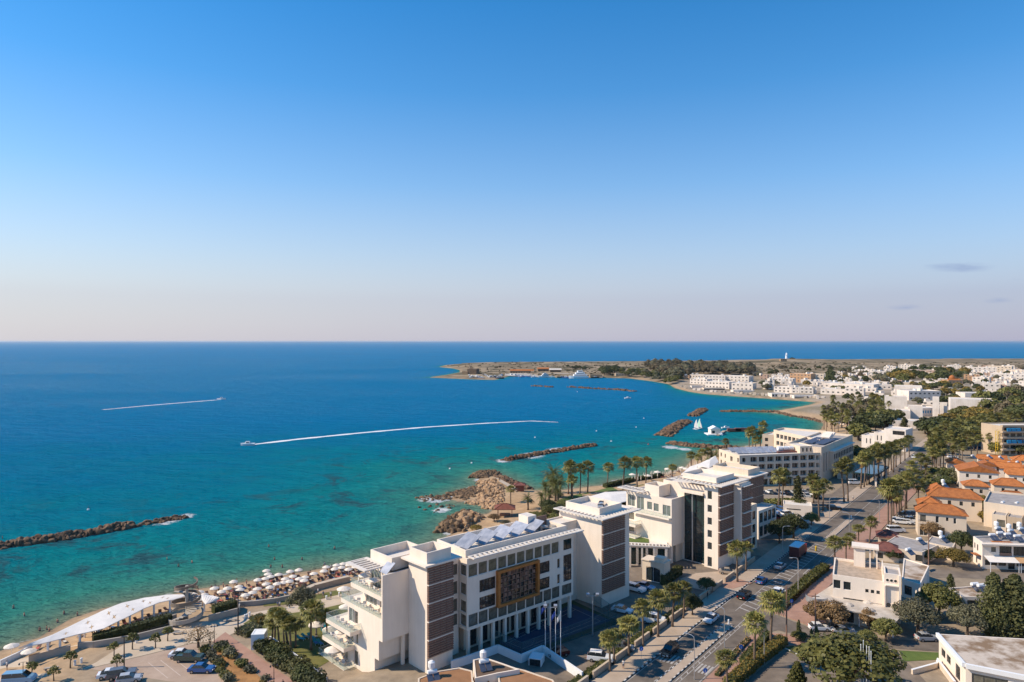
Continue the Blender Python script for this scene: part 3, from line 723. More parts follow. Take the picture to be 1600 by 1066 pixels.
def seamat():
    m, N, L, b = _new('sea_water')
    at = N.new('ShaderNodeAttribute'); at.attribute_name = 'shore'; tc = N.new('ShaderNodeTexCoord')
    n = N.new('ShaderNodeTexNoise'); n.inputs['Scale'].default_value = .022; n.inputs['Detail'].default_value = 6; n.inputs['Roughness'].default_value = .6
    L.new(tc.outputs['Object'], n.inputs['Vector'])
    mr = N.new('ShaderNodeMapRange'); mr.inputs['From Min'].default_value = .2; mr.inputs['From Max'].default_value = .8; mr.inputs['To Min'].default_value = .55; mr.inputs['To Max'].default_value = 1.5
    L.new(n.outputs['Fac'], mr.inputs['Value'])
    mu = N.new('ShaderNodeMath'); mu.operation = 'MULTIPLY'; L.new(at.outputs['Fac'], mu.inputs[0]); L.new(mr.outputs[0], mu.inputs[1])
    dv = N.new('ShaderNodeMath'); dv.operation = 'DIVIDE'; dv.inputs[1].default_value = 600; L.new(mu.outputs[0], dv.inputs[0])
    sq = N.new('ShaderNodeMath'); sq.operation = 'POWER'; sq.inputs[1].default_value = .5; L.new(dv.outputs[0], sq.inputs[0])
    cr = N.new('ShaderNodeValToRGB'); e = cr.color_ramp.elements
    ramp = SEA_RAMP
    while len(e) < len(ramp): e.new(.5)
    for i, (d, c) in enumerate(ramp): e[i].position = min(1, (d/600)**.5); e[i].color = (*c, 1)
    L.new(sq.outputs[0], cr.inputs['Fac'])
    # reef and weed patches on the bottom close to the shore
    n2 = N.new('ShaderNodeTexNoise'); n2.inputs['Scale'].default_value = .045; n2.inputs['Detail'].default_value = 8; n2.inputs['Roughness'].default_value = .7; n2.inputs['Distortion'].default_value = .8
    L.new(tc.outputs['Object'], n2.inputs['Vector'])
    r2 = N.new('ShaderNodeValToRGB'); r2.color_ramp.elements[0].position = .52; r2.color_ramp.elements[1].position = .61; r2.color_ramp.elements[0].color = (0,0,0,1); r2.color_ramp.elements[1].color = (1,1,1,1)
    L.new(n2.outputs['Fac'], r2.inputs['Fac'])
    r3 = N.new('ShaderNodeValToRGB'); q = r3.color_ramp.elements; q[0].position = .10; q[0].color = (0,0,0,1); q[1].position = .20; q[1].color = (.75,.75,.75,1)
    x = q.new(.32); x.color = (.75,.75,.75,1); x = q.new(.46); x.color = (0,0,0,1)
    L.new(sq.outputs[0], r3.inputs['Fac'])
    mm = N.new('ShaderNodeMath'); mm.operation = 'MULTIPLY'; L.new(r2.outputs['Color'], mm.inputs[0]); L.new(r3.outputs['Color'], mm.inputs[1])
    mx = N.new('ShaderNodeMix'); mx.data_type = 'RGBA'; mx.inputs['B'].default_value = (.035,.085,.105,1); L.new(mm.outputs[0], mx.inputs['Factor']); L.new(cr.outputs['Color'], mx.inputs['A'])
    # foam
    fa = N.new('ShaderNodeAttribute'); fa.attribute_name = 'foam'; n3 = N.new('ShaderNodeTexNoise'); n3.inputs['Scale'].default_value = .45; n3.inputs['Detail'].default_value = 8; n3.inputs['Roughness'].default_value = .75
    L.new(tc.outputs['Object'], n3.inputs['Vector'])
    ad = N.new('ShaderNodeMath'); ad.operation = 'MULTIPLY_ADD'; ad.inputs[1].default_value = .62; L.new(fa.outputs['Fac'], ad.inputs[0]); L.new(n3.outputs['Fac'], ad.inputs[2])
    r4 = N.new('ShaderNodeMapRange'); r4.inputs['From Min'].default_value = .84; r4.inputs['From Max'].default_value = 1.0; L.new(ad.outputs[0], r4.inputs['Value'])
    m2 = N.new('ShaderNodeMix'); m2.data_type = 'RGBA'; m2.inputs['B'].default_value = (.62,.64,.64,1); L.new(r4.outputs[0], m2.inputs['Factor']); L.new(mx.outputs['Result'], m2.inputs['A'])
    # swell streaks, longer than wide
    mp = N.new('ShaderNodeMapping'); mp.inputs['Rotation'].default_value = (0,0,R(-25)); mp.inputs['Scale'].default_value = (.35,1,1)
    L.new(tc.outputs['Object'], mp.inputs['Vector'])
    w1 = N.new('ShaderNodeTexNoise'); w1.inputs['Scale'].default_value = .9; w1.inputs['Detail'].default_value = 7; w1.inputs['Roughness'].default_value = .62
    w2 = N.new('ShaderNodeTexNoise'); w2.inputs['Scale'].default_value = .11; w2.inputs['Detail'].default_value = 5; w2.inputs['Roughness'].default_value = .6
    L.new(mp.outputs[0], w1.inputs['Vector']); L.new(mp.outputs[0], w2.inputs['Vector'])
    b1 = N.new('ShaderNodeBump'); b1.inputs['Strength'].default_value = 1; b1.inputs['Distance'].default_value = 1.9; L.new(w1.outputs['Fac'], b1.inputs['Height'])
    b2 = N.new('ShaderNodeBump'); b2.inputs['Strength'].default_value = 1; b2.inputs['Distance'].default_value = 5.5; L.new(w2.outputs['Fac'], b2.inputs['Height']); L.new(b1.outputs['Normal'], b2.inputs['Normal'])
    N.remove(b); df = N.new('ShaderNodeBsdfDiffuse'); gl = N.new('ShaderNodeBsdfGlossy'); gl.inputs['Roughness'].default_value = .22
    L.new(m2.outputs['Result'], df.inputs['Color']); L.new(b2.outputs['Normal'], df.inputs['Normal']); L.new(b2.outputs['Normal'], gl.inputs['Normal'])
    lw = N.new('ShaderNodeLayerWeight'); lw.inputs['Blend'].default_value = .5; pw = N.new('ShaderNodeMath'); pw.operation = 'POWER'; pw.inputs[1].default_value = 24; L.new(lw.outputs['Facing'], pw.inputs[0])
    ma = N.new('ShaderNodeMath'); ma.operation = 'MULTIPLY_ADD'; ma.inputs[1].default_value = .16; ma.inputs[2].default_value = .004; L.new(pw.outputs[0], ma.inputs[0])
    wn = N.new('ShaderNodeTexNoise'); wn.inputs['Scale'].default_value = .006; wn.inputs['Detail'].default_value = 6; wn.inputs['Roughness'].default_value = .65; wp = N.new('ShaderNodeMapping'); wp.inputs['Scale'].default_value = (.3,1,1); L.new(tc.outputs['Object'], wp.inputs[0]); L.new(wp.outputs[0], wn.inputs['Vector'])
    wr = N.new('ShaderNodeMapRange'); wr.inputs['From Min'].default_value = .3; wr.inputs['From Max'].default_value = .7; wr.inputs['To Min'].default_value = .35; wr.inputs['To Max'].default_value = 1.9; L.new(wn.outputs['Fac'], wr.inputs['Value'])   # wind patches
    mw = N.new('ShaderNodeMath'); mw.operation = 'MULTIPLY'; L.new(ma.outputs[0], mw.inputs[0]); L.new(wr.outputs[0], mw.inputs[1])
    ms = N.new('ShaderNodeMixShader'); L.new(mw.outputs[0], ms.inputs['Fac']); L.new(df.outputs[0], ms.inputs[1]); L.new(gl.outputs[0], ms.inputs[2]); L.new(ms.outputs[0], N['Material Output'].inputs['Surface'])
    return m
SEA_SPEC = .16
SEA_RAMP = [(0,(.30,.27,.18)),(3,(.15,.235,.165)),(14,(.04,.24,.19)),(45,(.004,.205,.225)),(95,(.0002,.185,.262)),(170,(.0001,.168,.285)),(320,(.0001,.162,.32)),(590,(.0003,.166,.345))]
sea_xs = [-120000,-40000,-15000,-6000,-3000,-1800,-1200]+ar(-900,-350,25)+ar(-350,420,3.2)+ar(420,1000,22)+[1400,2000,4000,9000,25000,60000,120000]
sea_ys = [-3000,-900,-500,-250,-120,-60,-10,30]+ar(60,430,3.2)+ar(430,1900,16)+[1950,2100,2400,3000,4000,6000,10000,20000,50000,120000]
me = grid_mesh('sea', sea_xs, sea_ys, lambda X, Y, D: X*0, lambda D: D < 14, {'shore': ('FLOAT', lambda X,Y,D,Z: np.clip(-D*(1+2.5*sstep(330,700,Y)+14*sstep(700,1000,Y)), 0, 600)), 'foam': ('FLOAT', foamf)})
me.materials.append(seamat()); tag(link('sea', me), kind='structure')

def hash2(X, Y, s):
    def n(x, y): return np.modf(np.abs(np.sin(x*127.1+y*311.7)*43758.5453))[0]
    x, y = X/s, Y/s; i, j = np.floor(x), np.floor(y); u, v = x-i, y-j; u = u*u*(3-2*u); v = v*v*(3-2*v)
    return (n(i,j)*(1-u)+n(i+1,j)*u)*(1-v)+(n(i,j+1)*(1-u)+n(i+1,j+1)*u)*v
def landcol(X, Y, D, Z):
    c = np.zeros(X.shape+(4,)); c[...,3] = 1
    def mix(col, f): c[...,:3] = c[...,:3]*(1-f[...,None])+np.array(col)*f[...,None]
    c[...,:3] = (.30,.235,.165)
    n = hash2(X, Y, 45)*.6+hash2(X, Y, 13)*.4
    far = sstep(900, 1080, Y); mix((.235,.175,.105), far); mix((.115,.095,.05), far*sstep(.42, .6, n)); mix((.36,.27,.175), far*sstep(.62,.7, hash2(X+90, Y, 30))*.8)
    mid = sstep(300, 420, Y)*(1-far); mix((.36,.29,.22), mid*sstep(200,260,X)); mix((.20,.165,.10), mid*sstep(.45,.7,n)*.8)
    wd = 1-.72*sstep(430, 700, Y); mix((.44,.30,.175), (1-sstep(15, 30, D/wd))*(1-far*.6))
    mix((.27,.19,.12), 1-sstep(.5, 3.5, D))
    return c
def landmat():
    m, N, L, b = _new('ground_earth'); b.inputs['Roughness'].default_value = .95; b.inputs['Specular IOR Level'].default_value = .15
    a = N.new('ShaderNodeAttribute'); a.attribute_name = 'ground'; tc = N.new('ShaderNodeTexCoord'); n = N.new('ShaderNodeTexNoise'); n.inputs['Scale'].default_value = .5; n.inputs['Detail'].default_value = 9; n.inputs['Roughness'].default_value = .7
    L.new(tc.outputs['Object'], n.inputs['Vector']); mr = N.new('ShaderNodeMapRange'); mr.inputs['From Min'].default_value = .25; mr.inputs['From Max'].default_value = .75; mr.inputs['To Min'].default_value = .68; mr.inputs['To Max'].default_value = 1.3
    L.new(n.outputs['Fac'], mr.inputs['Value']); v = N.new('ShaderNodeVectorMath'); v.operation = 'SCALE'; L.new(a.outputs['Color'], v.inputs[0]); L.new(mr.outputs[0], v.inputs['Scale']); L.new(v.outputs[0], b.inputs['Base Color'])
    return m
land_xs = [-460,-420,-360,-300]+ar(-250,-170,10)+ar(-170,430,3)+ar(430,1900,14)+[1950,2100,2500]
land_ys = [-900,-600,-400,-250,-120,-60,0,40]+ar(60,480,3)+ar(480,2000,11)+[2050,2150]
me = grid_mesh('land', land_xs, land_ys, lambda X, Y, D: height(X, Y, D), lambda D: D > -9, {'ground': ('FLOAT_COLOR', landcol)})
me.materials.append(landmat()); tag(link('land', me), kind='structure')

# ------------------------------------------------------------------ rocks
ROCKS = []
for i in range(6):
    bm = bmesh.new(); bmesh.ops.create_icosphere(bm, subdivisions=2, radius=1); r_ = random.Random(i)
    pl = [(Vector((r_.uniform(-1,1), r_.uniform(-1,1), r_.uniform(-1,1))).normalized(), r_.uniform(.45,.85)) for _ in range(9)]
    for v in bm.verts:
        for nrm, d in pl:
            k = v.co.dot(nrm)-d
            if k > 0: v.co -= nrm*k
        v.co *= r_.uniform(.93,1.05)
    ROCKS.append(([v.co.copy() for v in bm.verts], [tuple(v.index for v in f.verts) for f in bm.faces])); bm.free()
def rocks(name, label, pts, width, n, size, hgt, m=ROCKM, group=None, cat='breakwater', zb=None):
    """heap of boulders along a line of points"""
    L = [0]
    for a, b in zip(pts[:-1], pts[1:]): L.append(L[-1]+(b-a).length)
    mb = MB(); o = Vector((pts[0].x, pts[0].y, 0))
    for i in range(n):
        t = rnd.uniform(0, L[-1]); k = max(j for j in range(len(L)) if L[j] <= t); k = min(k, len(pts)-2); a, b = pts[k], pts[k+1]; d = (b-a).normalized(); q = a+d*(t-L[k])
        x = rnd.uniform(-1, 1); sd = Vector((-d.y, d.x, 0)); s = size*rnd.uniform(.45, 1.25); edge = min(1, (t+1)/4, (L[-1]-t+1)/4)
        w_ = width if not hasattr(width, '__len__') else width[0]+(width[1]-width[0])*t/L[-1]
        z = (hgt*(1-x*x)*rnd.uniform(.4,1)*edge-.2) + (zb if zb is not None else 0)
        p = q+sd*(x*w_/2); p.z = z+(max(0, gz(p.x, p.y)) if cat == 'rocks' else 0); rot = Matrix.Rotation(rnd.uniform(0,6.28), 3, 'Z') @ Matrix.Rotation(rnd.uniform(0,6.28), 3, 'X'); vs, fs = ROCKS[i % 6]
        sc = Vector((s*rnd.uniform(.8,1.3), s, s*rnd.uniform(.6,.95)))
        mb.add([p-o+rot @ Vector((v.x*sc.x, v.y*sc.y, v.z*sc.z)) for v in vs], fs)
    ob = mb.build(name, m); ob.location = o; tag(ob, label, cat, group); return ob
S = lambda px, py: Vector((*sp(px, py), 0))
rocks('rock_breakwater', 'long dark rock breakwater off the beach at the left edge of the photo', [S(-70,866),S(0,855),S(90,843),S(200,824),S(212,821)], 4.5, 420, 1.25, 1.5)
rocks('rock_breakwater', 'low half submerged rock line washed by foam at the right tip of the left breakwater', [S(218,820),S(250,815),S(290,808)], 3.5, 90, 1.0, .75)
rocks('rock_breakwater', 'straight rock breakwater in the turquoise bay behind the rocky headland', [S(788,720),S(850,709),S(930,696)], 5, 330, 1.25, 1.3)
rocks('rock_breakwater', 'wide brown rock breakwater left of the two sailing boats', [S(1036,682),S(1055,668),S(1072,659)], 10, 330, 1.6, 1.7)
rocks('rock_breakwater', 'short rock breakwater farther out beyond the wide one', [S(1080,651),S(1092,645),S(1099,640)], 8, 240, 1.6, 1.6)
rocks('rock_breakwater', 'rock groyne reaching from the hotel beach toward the pontoon', [S(1046,693),S(1075,697),S(1110,700),S(1160,703)], 6, 330, 1.4, 1.4)
rocks('rock_reef', 'low dark reef line at the right in front of the harbour', [S(888,605),S(930,608),S(965,609.5),S(992,612)], 7, 150, 2.0, .9, cat='reef')
rocks('rock_reef', 'low dark broken reef line at the left in front of the harbour', [S(830,603.5),S(845,604),S(862,605.5)], 6, 45, 1.9, .8, cat='reef')
rocks('rock_groyne', 'thin rock spit running out from the sandy point', [S(1128,643.5),S(1170,643.5),S(1215,644.5)], 5, 240, 1.6, .8)
rocks('rock_edge', 'rocky shore edge round the sandy point', [S(1205,642),S(1235,650),S(1262,654),S(1284,660)], 5, 150, 1.4, .7, cat='shore rocks')
# rocky headland beside the near hotel
HEAD = [('big brown boulders at the foot of the headland beside the hotel roof', [S(703,833),S(708,823),S(722,813),S(736,807)], 9, 190, 1.3, 2.4, ROCKW),
 ('pale ochre boulders along the top of the near headland', [S(718,827),S(732,815),S(744,810)], 8, 90, 1.2, 2.9, ROCKL),
 ('flat brown rock shelf in the shallow inlet', [S(708,776),S(728,773),S(750,768),S(768,763)], 15, 430, .95, .15, ROCKW),
 ('dark wet rocks at the outer edge of the inlet', [S(656,781),S(672,778.5),S(690,775),S(702,781)], 8, 110, .9, .15, ROCKW),
 ('rocks along the inner shore of the inlet', [S(736,784),S(752,787),S(768,788),S(768,797)], 7, 190, 1.0, .7, ROCKL),
 ('boulder slope of the stone jetty on its left side', [S(768,790),S(767,775),S(765,762),S(762,752)], 10, 320, 1.0, .9, ROCKL),
 ('dark boulder heap at the outer tip of the stone jetty', [S(747,748),S(755,742),S(762,739),S(774,743)], 9, 240, 1.1, 1.3, ROCKW),
 ('rock edge on the right side of the stone jetty', [S(778,744),S(796,753),S(814,760),S(826,766)], 5, 170, 1.0, .9, ROCKM),
 ('scattered reef rocks in the shallows left of the headland', [S(664,798),S(684,793),S(700,788)], 10, 26, .8, .15, ROCKM)]
for lb, pts, w, n, s, h, m in HEAD: rocks('shore_rocks', lb, pts, w, n, s, h, m, 'rocks round the headland', 'rocks')
sheet('jetty_path', [P(771,748),P(777,747),P(812,766),P(806,769),P(786,757)], PROM, .25)
sheet('sandy_clearing', [P(775,797),P(800,770),P(824,775),P(850,800),P(842,815),P(800,822),P(748,822),P(742,812)], mat('clearing_sand', (.40,.26,.14), .95, .2, .4), .05)

# ------------------------------------------------------------------ road (frame RO + RU*s + RN*t, metres)
RO = Vector((15.2, 100, 4.0)); RU = Vector((.623,.782,0)); RN = Vector((-.782,.623,0))
def RF(s, t, z=0): return RO+RU*s+RN*t+Vector((0,0,z))
SE = 380
sheet('road', [RF(-60,-5.1),RF(SE,-5.1),RF(SE,5.1),RF(-60,5.1)], ASPH, .03)
sheet('road_junction', [P(1168,975),P(1190,955),P(1216,962),P(1262,980),P(1330,994),P(1405,1000),P(1490,1004),P(1700,1012),P(1700,1034),P(1488,1020),P(1404,1014),P(1330,1010),P(1276,1003),P(1236,990),P(1215,985),P(1195,990)], ASPH, .036)
sheet('back_lane', [P(1440,896),P(1462,887),P(1500,886),P(1700,892),P(1700,915),P(1500,903),P(1462,903)], LOTG, .03)
sheet('pavement', [RF(-60,5.1),RF(200,5.1),RF(200,9.2),RF(-60,9.2)], PAVE, .15, thick=.2)
sheet('pavement', [RF(200,5.1),RF(SE,5.1),RF(SE,8.2),RF(200,8.2)], PAVE, .15, thick=.2)
sheet('pavement', [P(1190,955,0)-Vector((0,0,0)),RF(72,-5.1),RF(230,-5.1),RF(230,-10),RF(74,-10),P(1290,975),P(1262,977),P(1216,960)], PINK, .15, thick=.2)
sheet('pavement', [RF(-60,-5.1),RF(46,-5.1),P(1198,989),P(1235,993),P(1275,1006),P(1220,1012),RF(38,-10.4),RF(-60,-10.4)], PINK, .15, thick=.2)
sheet('hotel_forecourt', [RF(-30,9.2),RF(92,9.2),RF(92,24),RF(60,34),RF(15,36),RF(-30,22)], LOTG, .015)
sheet('entrance_paving', [P(1062,905),P(1088,896),P(1125,893),P(1166,888),P(1186,901),P(1140,916),P(1108,925),P(1078,918)], PAVE, .05)
sheet('forecourt_edge', [P(1112,917),P(1155,906),P(1176,912),P(1146,921)], PINK, .17)
def kerb_strip(ps, sd, h, root):
    """one connected kerb whose stones alternate white and black"""
    vs = []
    for p in ps: vs += [p, p+sd, p+sd+Vector((0,0,h)), p+Vector((0,0,h))]
    n = len(ps); mb = MB()
    mb.add(vs, [(4*i+k, 4*i+4+k, 4*i+4+(k+1) % 4, 4*i+(k+1) % 4) for i in range(n-1) for k in range(4)]+[(0,1,2,3),(4*n-1,4*n-2,4*n-3,4*n-4)]); mb.m = [i % 2 for i in range(n-1) for k in range(4)]+[0,0]
    return mb.build('painted_kerb', [KERBW, KERBK], root)
def median(s0, s1, w=.75):
    root = thing('traffic_island', 'raised traffic island with black and white kerbs ' + ('in the foreground road' if s0 < 60 else 'farther up the road'), 'traffic island', RF(s0, 0))
    off = root.location; m = MB(); n = 8; pts = [RF(s0,-w),RF(s1-w,-w)]+[RF(s1-w+w*math.sin(a), -w*math.cos(a)) for a in (R(30),R(60),R(90),R(120),R(150))]+[RF(s1-w,w),RF(s0,w)]
    m.prism([(p.x,p.y) for p in pts], 4.0, 4.16); m.build('island_top', PAVE, root, off)
    for t in (-w-.16, w): kerb_strip([RF(s0+i*.75,t,0)-off for i in range(int((s1-s0-1.2)/.75)+1)], RN*.16, .19, root)
    b = MB(); b.lathe(RF(s1-.9,0,.16)-off, [(.17,0),(.17,.9),(.12,1.0)], 10); b.build('island_bollard', PAINTW, root); return root
median(-50, 45); median(116, 148)
def mark(name, quads, m=LINEW, dz=.045):
    mb = MB()
    for q in quads: mb.add([(p.x,p.y,4+dz) for p in q], [(0,1,2,3)])
    tag(mb.build(name, m), kind='structure')
def bar(s0, s1, t0, t1): return [RF(s0,t0),RF(s1,t0),RF(s1,t1),RF(s0,t1)]
mark('lane_lines', [bar(s, s+1.1, 1.15, 1.3) for s in np.arange(-50,46,1.9)]+[bar(-50,50,-1.55,-1.42),bar(-50,46,-2.15,-2.05)]+[bar(52,112,1.5,1.63),bar(52,112,-1.63,-1.5)]+
     [bar(s, s+2, -3.5,-3.38) for s in np.arange(60,330,6)]+[bar(150,SE,-.1,.05)]+[bar(-50,SE,4.65,4.77),bar(-50,40,-4.75,-4.63),bar(78,SE,-4.75,-4.63)])
mark('hatching', [[RF(s,-1.5),RF(s+.35,-1.5),RF(s+1.4,1.5),RF(s+1.05,1.5)] for s in np.arange(53,111,2.3)]+[[RF(s,-2.05),RF(s+.3,-2.05),RF(s+.9,-1.5),RF(s+.6,-1.5)] for s in np.arange(-30,46,2.4)])
mark('crossing', [bar(22+i*0, 25.5, -4.6+i*.62, -4.25+i*.62) for i in range(4)]+[bar(22,25.5,1.6+i*.7,2.0+i*.7) for i in range(5)])
mark('road_arrow', [bar(66,70,-3.1,-2.9),[RF(70,-3.35),RF(70,-2.65),RF(71.6,-2.98),RF(71.6,-3.02)],bar(84,88,-3.1,-2.9),[RF(88,-3.35),RF(88,-2.65),RF(89.6,-2.98),RF(89.6,-3.02)]])
def kerbs(pts, name, label, step=.75, both=True):
    root = thing('striped_kerb', label, 'kerb', pts[0]); off = Vector(pts[0])
    for a, b in zip(pts[:-1], pts[1:]):
        d = b-a; L = d.length; d.normalize(); kerb_strip([a+d*(step*i)-off for i in range(int(L/step)+1)], Vector((-d.y,d.x,0))*.2, .19, root)
    return root
kerbs([RF(-50,5.0),RF(120,5.0)], 'kerb', 'black and white painted kerb along the hotel side of the road')
kerbs([P(1150,1078),P(1186,1038),P(1222,1011)], 'kerb', 'black and white kerb at the edge of the lower right car park', 1.1)
kerbs([P(1226,1014),P(1270,1036)], 'kerb', 'white block kerb round the dry lawn corner', 1.2)
# car parks, lawns, paths
sheet('car_park', [P(-40,1120),P(-60,1078),P(60,1062),P(150,1043),P(230,1024),P(300,1006),P(330,1010),P(345,1030),P(352,1075),P(356,1120)], LOTP, .03)
sheet('promenade', [P(-60,1078),P(-60,1046),P(0,1036),P(40,1028),P(150,1000),P(230,990),P(290,975),P(345,968),P(372,962),P(420,953),P(470,946),P(500,938),P(545,920),P(590,905),P(600,915),P(560,945),P(480,962),P(430,966),P(385,980),P(340,1002),P(300,1005),P(230,1023),P(150,1042),P(60,1061)], PROM, .035)
mark_l = lambda name, pts, m: sheet(name, pts, m, .04)
sheet('garden_path', [P(332,1003),P(352,988),P(440,1052),P(520,1100),P(450,1100),P(408,1056)], PINK, .045)
sheet('flower_bed', [P(335,1012),P(350,1020),P(385,1040),P(425,1075),P(425,1110),P(352,1110),P(350,1050)], SOIL, .05)
sheet('garden_lawn', [P(395,966),P(430,962),P(500,952),P(560,938),P(600,925),P(600,960),P(545,1000),P(520,1030),P(490,1048),P(450,1020),P(415,994),P(380,975)], LAWN, .045, 'stuff', 0)
sheet('promenade_verge', [P(408,938),P(470,934),P(530,922),P(545,924),P(528,930),P(470,943),P(412,948)], LAWN, .06, 'stuff', 0)
sheet('lower_car_park', [P(1140,1085),P(1226,1016),P(1268,1035),P(1330,1030),P(1395,1020),P(1412,1030),P(1430,1048),P(1470,1090),P(1470,1180),P(1140,1180)], LOTG, .03)
sheet('dry_lawn', [P(1226,1008),P(1290,1006),P(1390,1016),P(1345,1030),P(1270,1034),P(1230,1018)], LAWN, .05, 'stuff', 0)
sheet('green_lawn', [P(1404,1017),P(1484,1021),P(1486,1030),P(1412,1034)], LAWNG, .05, 'stuff', 0)
sheet('headland_lawn', [P(872,782),P(890,775),P(925,769),P(955,761),P(965,766),P(920,780),P(890,786)], LAWNG, .06, 'stuff', 0)
sheet('beach_lawn', [P(955,770),P(1000,758),P(1060,744),P(1075,752),P(1000,775),P(960,784)], LAWN, .06, 'stuff', 0)
sheet('inner_car_park', [RF(78,24),RF(110,9.2),RF(140,9.2),RF(140,56),RF(100,60)], LOTG, .03)
sheet('arcade_car_park', [P(1165,770),P(1300,772),P(1330,748),P(1345,762),P(1300,795),P(1255,785),P(1165,786)], LOTG, .045)
sheet('tennis_court', [P(778,1004),P(815,1022),P(955,970),P(893,944)], COURT, .05)
sheet('court_surround', [P(760,1004),P(814,1030),P(970,973),P(894,938),P(745,1002)], CURTG, .03)
mk = MB()
def cl(a, b, w=.07):
    a, b = Vector(a), Vector(b); d = (b-a).normalized(); s = Vector((-d.y,d.x,0))*w/2; mk.add([a-s,a+s,b+s,b-s], [(0,3,2,1)])
cA, cB, cC, cD = [P(*q, .07) for q in ((790,1003),(822,1016),(938,971),(893,950))]
for a, b in ((cA,cB),(cB,cC),(cC,cD),(cD,cA),(cA.lerp(cD,.5),cB.lerp(cC,.5)),(cA.lerp(cB,.15),cD.lerp(cC,.15)),(cA.lerp(cB,.85),cD.lerp(cC,.85))): cl(a, b)
tag(mk.build('court_lines', LINEW), kind='structure')

pk_ = []
for i in range(13):
    a, b = P(232+i*9.5, 1036-i*1.9, .02), P(262+i*10, 1060-i*1.8, .02); d = (b-a).normalized(); n_ = Vector((-d.y, d.x, 0))*.07; pk_.append([a-n_, b-n_, b+n_, a+n_])
mb = MB()
for q in pk_[::2]: mb.add(q, [(0,1,2,3)])
lo_ = mb.build('bay_lines', mat('faded_line', (.52,.42,.34), .8, .15, 1)); lo_.location.z = .03; tag(lo_, kind='structure')
# ------------------------------------------------------------------ the two beach hotels
def frame(O, u=HU):
    v = (-u[1], u[0]); return lambda a, b: (O[0]+u[0]*a+v[0]*b, O[1]+u[1]*a+v[1]*b)
def fr(H, a0, a1, b0, b1): return [H(a0,b0), H(a1,b0), H(a1,b1), H(a0,b1)]
G = 4.0
def facebox(mb, a, b, u0, u1, z0, z1, t0, t1, mi=0):
    """box on the outer side of wall a->b between offsets t0..t1 from the wall plane"""
    L = math.hypot(b[0]-a[0], b[1]-a[1]); d = Vector(((b[0]-a[0])/L, (b[1]-a[1])/L, 0)); n = Vector((d.y, -d.x, 0))
    mb.obox(Vector((*a, z0))+d*u0+n*t0, d*(u1-u0), n*(t1-t0), (0,0,z1-z0), mi)
def louvre(root, a, b, u0, u1, z0, z1):
    m = MB(); z = z0
    while z < z1-.1: facebox(m, a, b, u0, u1, z, z+.23, .1, .36); z += .41
    for u in np.linspace(u0, u1-.08, max(2, int((u1-u0)/1.2)+1)): facebox(m, a, b, u, u+.08, z0, z1, .02, .12)
    m.build('louvre_panel', BROWN, root, root.location)
def ledge(root, a, b, u0, u1, z, name='divider_ledge', m=WHITE, h=.16, t=.45):
    q = MB(); facebox(q, a, b, u0, u1, z, z+h, .0, t); q.build(name, m, root, root.location)
def balustrade(root, pts, z, h=1.0, closed=False):
    g = MB(); r = MB(); P2 = list(zip(pts[:-1], pts[1:]))
    for a, b in P2:
        d = Vector((b[0]-a[0], b[1]-a[1], 0)); n = Vector((-d.y, d.x, 0)).normalized()*.02
        g.obox(Vector((*a, z))-n/2, d, n, (0,0,h)); r.obox(Vector((*a, z+h))-n, d, n*2, (0,0,.05))
    o = g.build('glass_balustrade', BGLASS, root, root.location); r.build('handrail', METAL, o, root.location)
    return o
def slots(root, name, H, a0, a1, b0, b1, z, n, along='a', m=ROOFW, h=.22):
    """canopy slab with open slots: two rails and cross bars"""
    q = MB()
    def bx(x0, x1, y0, y1):
        p = fr(H, x0, x1, y0, y1); q.prism(p, z, z+h)
    if along == 'a':
        w = (b1-b0)*.32; bx(a0, a1, b0, b0+w*.55); bx(a0, a1, b1-w*.55, b1)
        for i in range(n): x = a0+(a1-a0)*i/n; bx(x, x+(a1-a0)/n*.35, b0+w*.55, b1-w*.55)
        bx(a1-.3, a1, b0+w*.55, b1-w*.55)
    else:
        w = (a1-a0)*.32; bx(a0, a0+w*.55, b0, b1); bx(a1-w*.55, a1, b0, b1)
        for i in range(n): y = b0+(b1-b0)*i/n; bx(a0+w*.55, a1-w*.55, y, y+(b1-b0)/n*.35)
        bx(a0+w*.55, a1-w*.55, b1-.3, b1)
    return q.build(name, m, root, root.location)
def panel_at(root, c, along, tilt, w, l, m=SOLARM, name='solar_panel', ang=40):
    """tilted panel: horizontal edge along 'along' (2D), rising towards 'tilt' (2D)"""
    q = MB(); ex = Vector((*along,0)).normalized()*w; up = Vector((*tilt,0)).normalized()*l*math.cos(R(ang))+Vector((0,0,l*math.sin(R(ang)))); nrm = ex.cross(up).normalized()
    o = Vector(c)-ex/2; q.obox(o, ex, up, nrm*.08); q.tube([o+up*.9+ex*.1, Vector((*(o+up*.9+ex*.1).xy, c[2]-.4))], .05, 4); q.tube([o+up*.9+ex*.9, Vector((*(o+up*.9+ex*.9).xy, c[2]-.4))], .05, 4)
    return q.build(name, m, root, root.location if root else None)

# --- near hotel
H = frame(HO); hotel = thing('beach_hotel', 'near white hotel with louvred towers, timber framed screen and stacked sea balconies', 'hotel', (*H(15,4), G)); HL = hotel.location
t1 = fr(H, 0, 5.5, 0, 5.3); volume(hotel, t1, G-2, G+18.1, WHITE, {}, .02)
for i in range(5):
    louvre(hotel, t1[0], t1[1], .05, 5.45, G+2.62+i*3.1, G+2.62+i*3.1+2.88); ledge(hotel, t1[0], t1[1], 0, 5.5, G+2.62+i*3.1+2.9)
slab(hotel, 'roof_cap', fr(H, -.9, 7.0, -.8, 6.4), G+18.102, G+18.4, WHITE); volume(hotel, fr(H, .1, 5.3, .2, 5.2), G+18.4, G+20.2, WHITE, {}, 1.5)
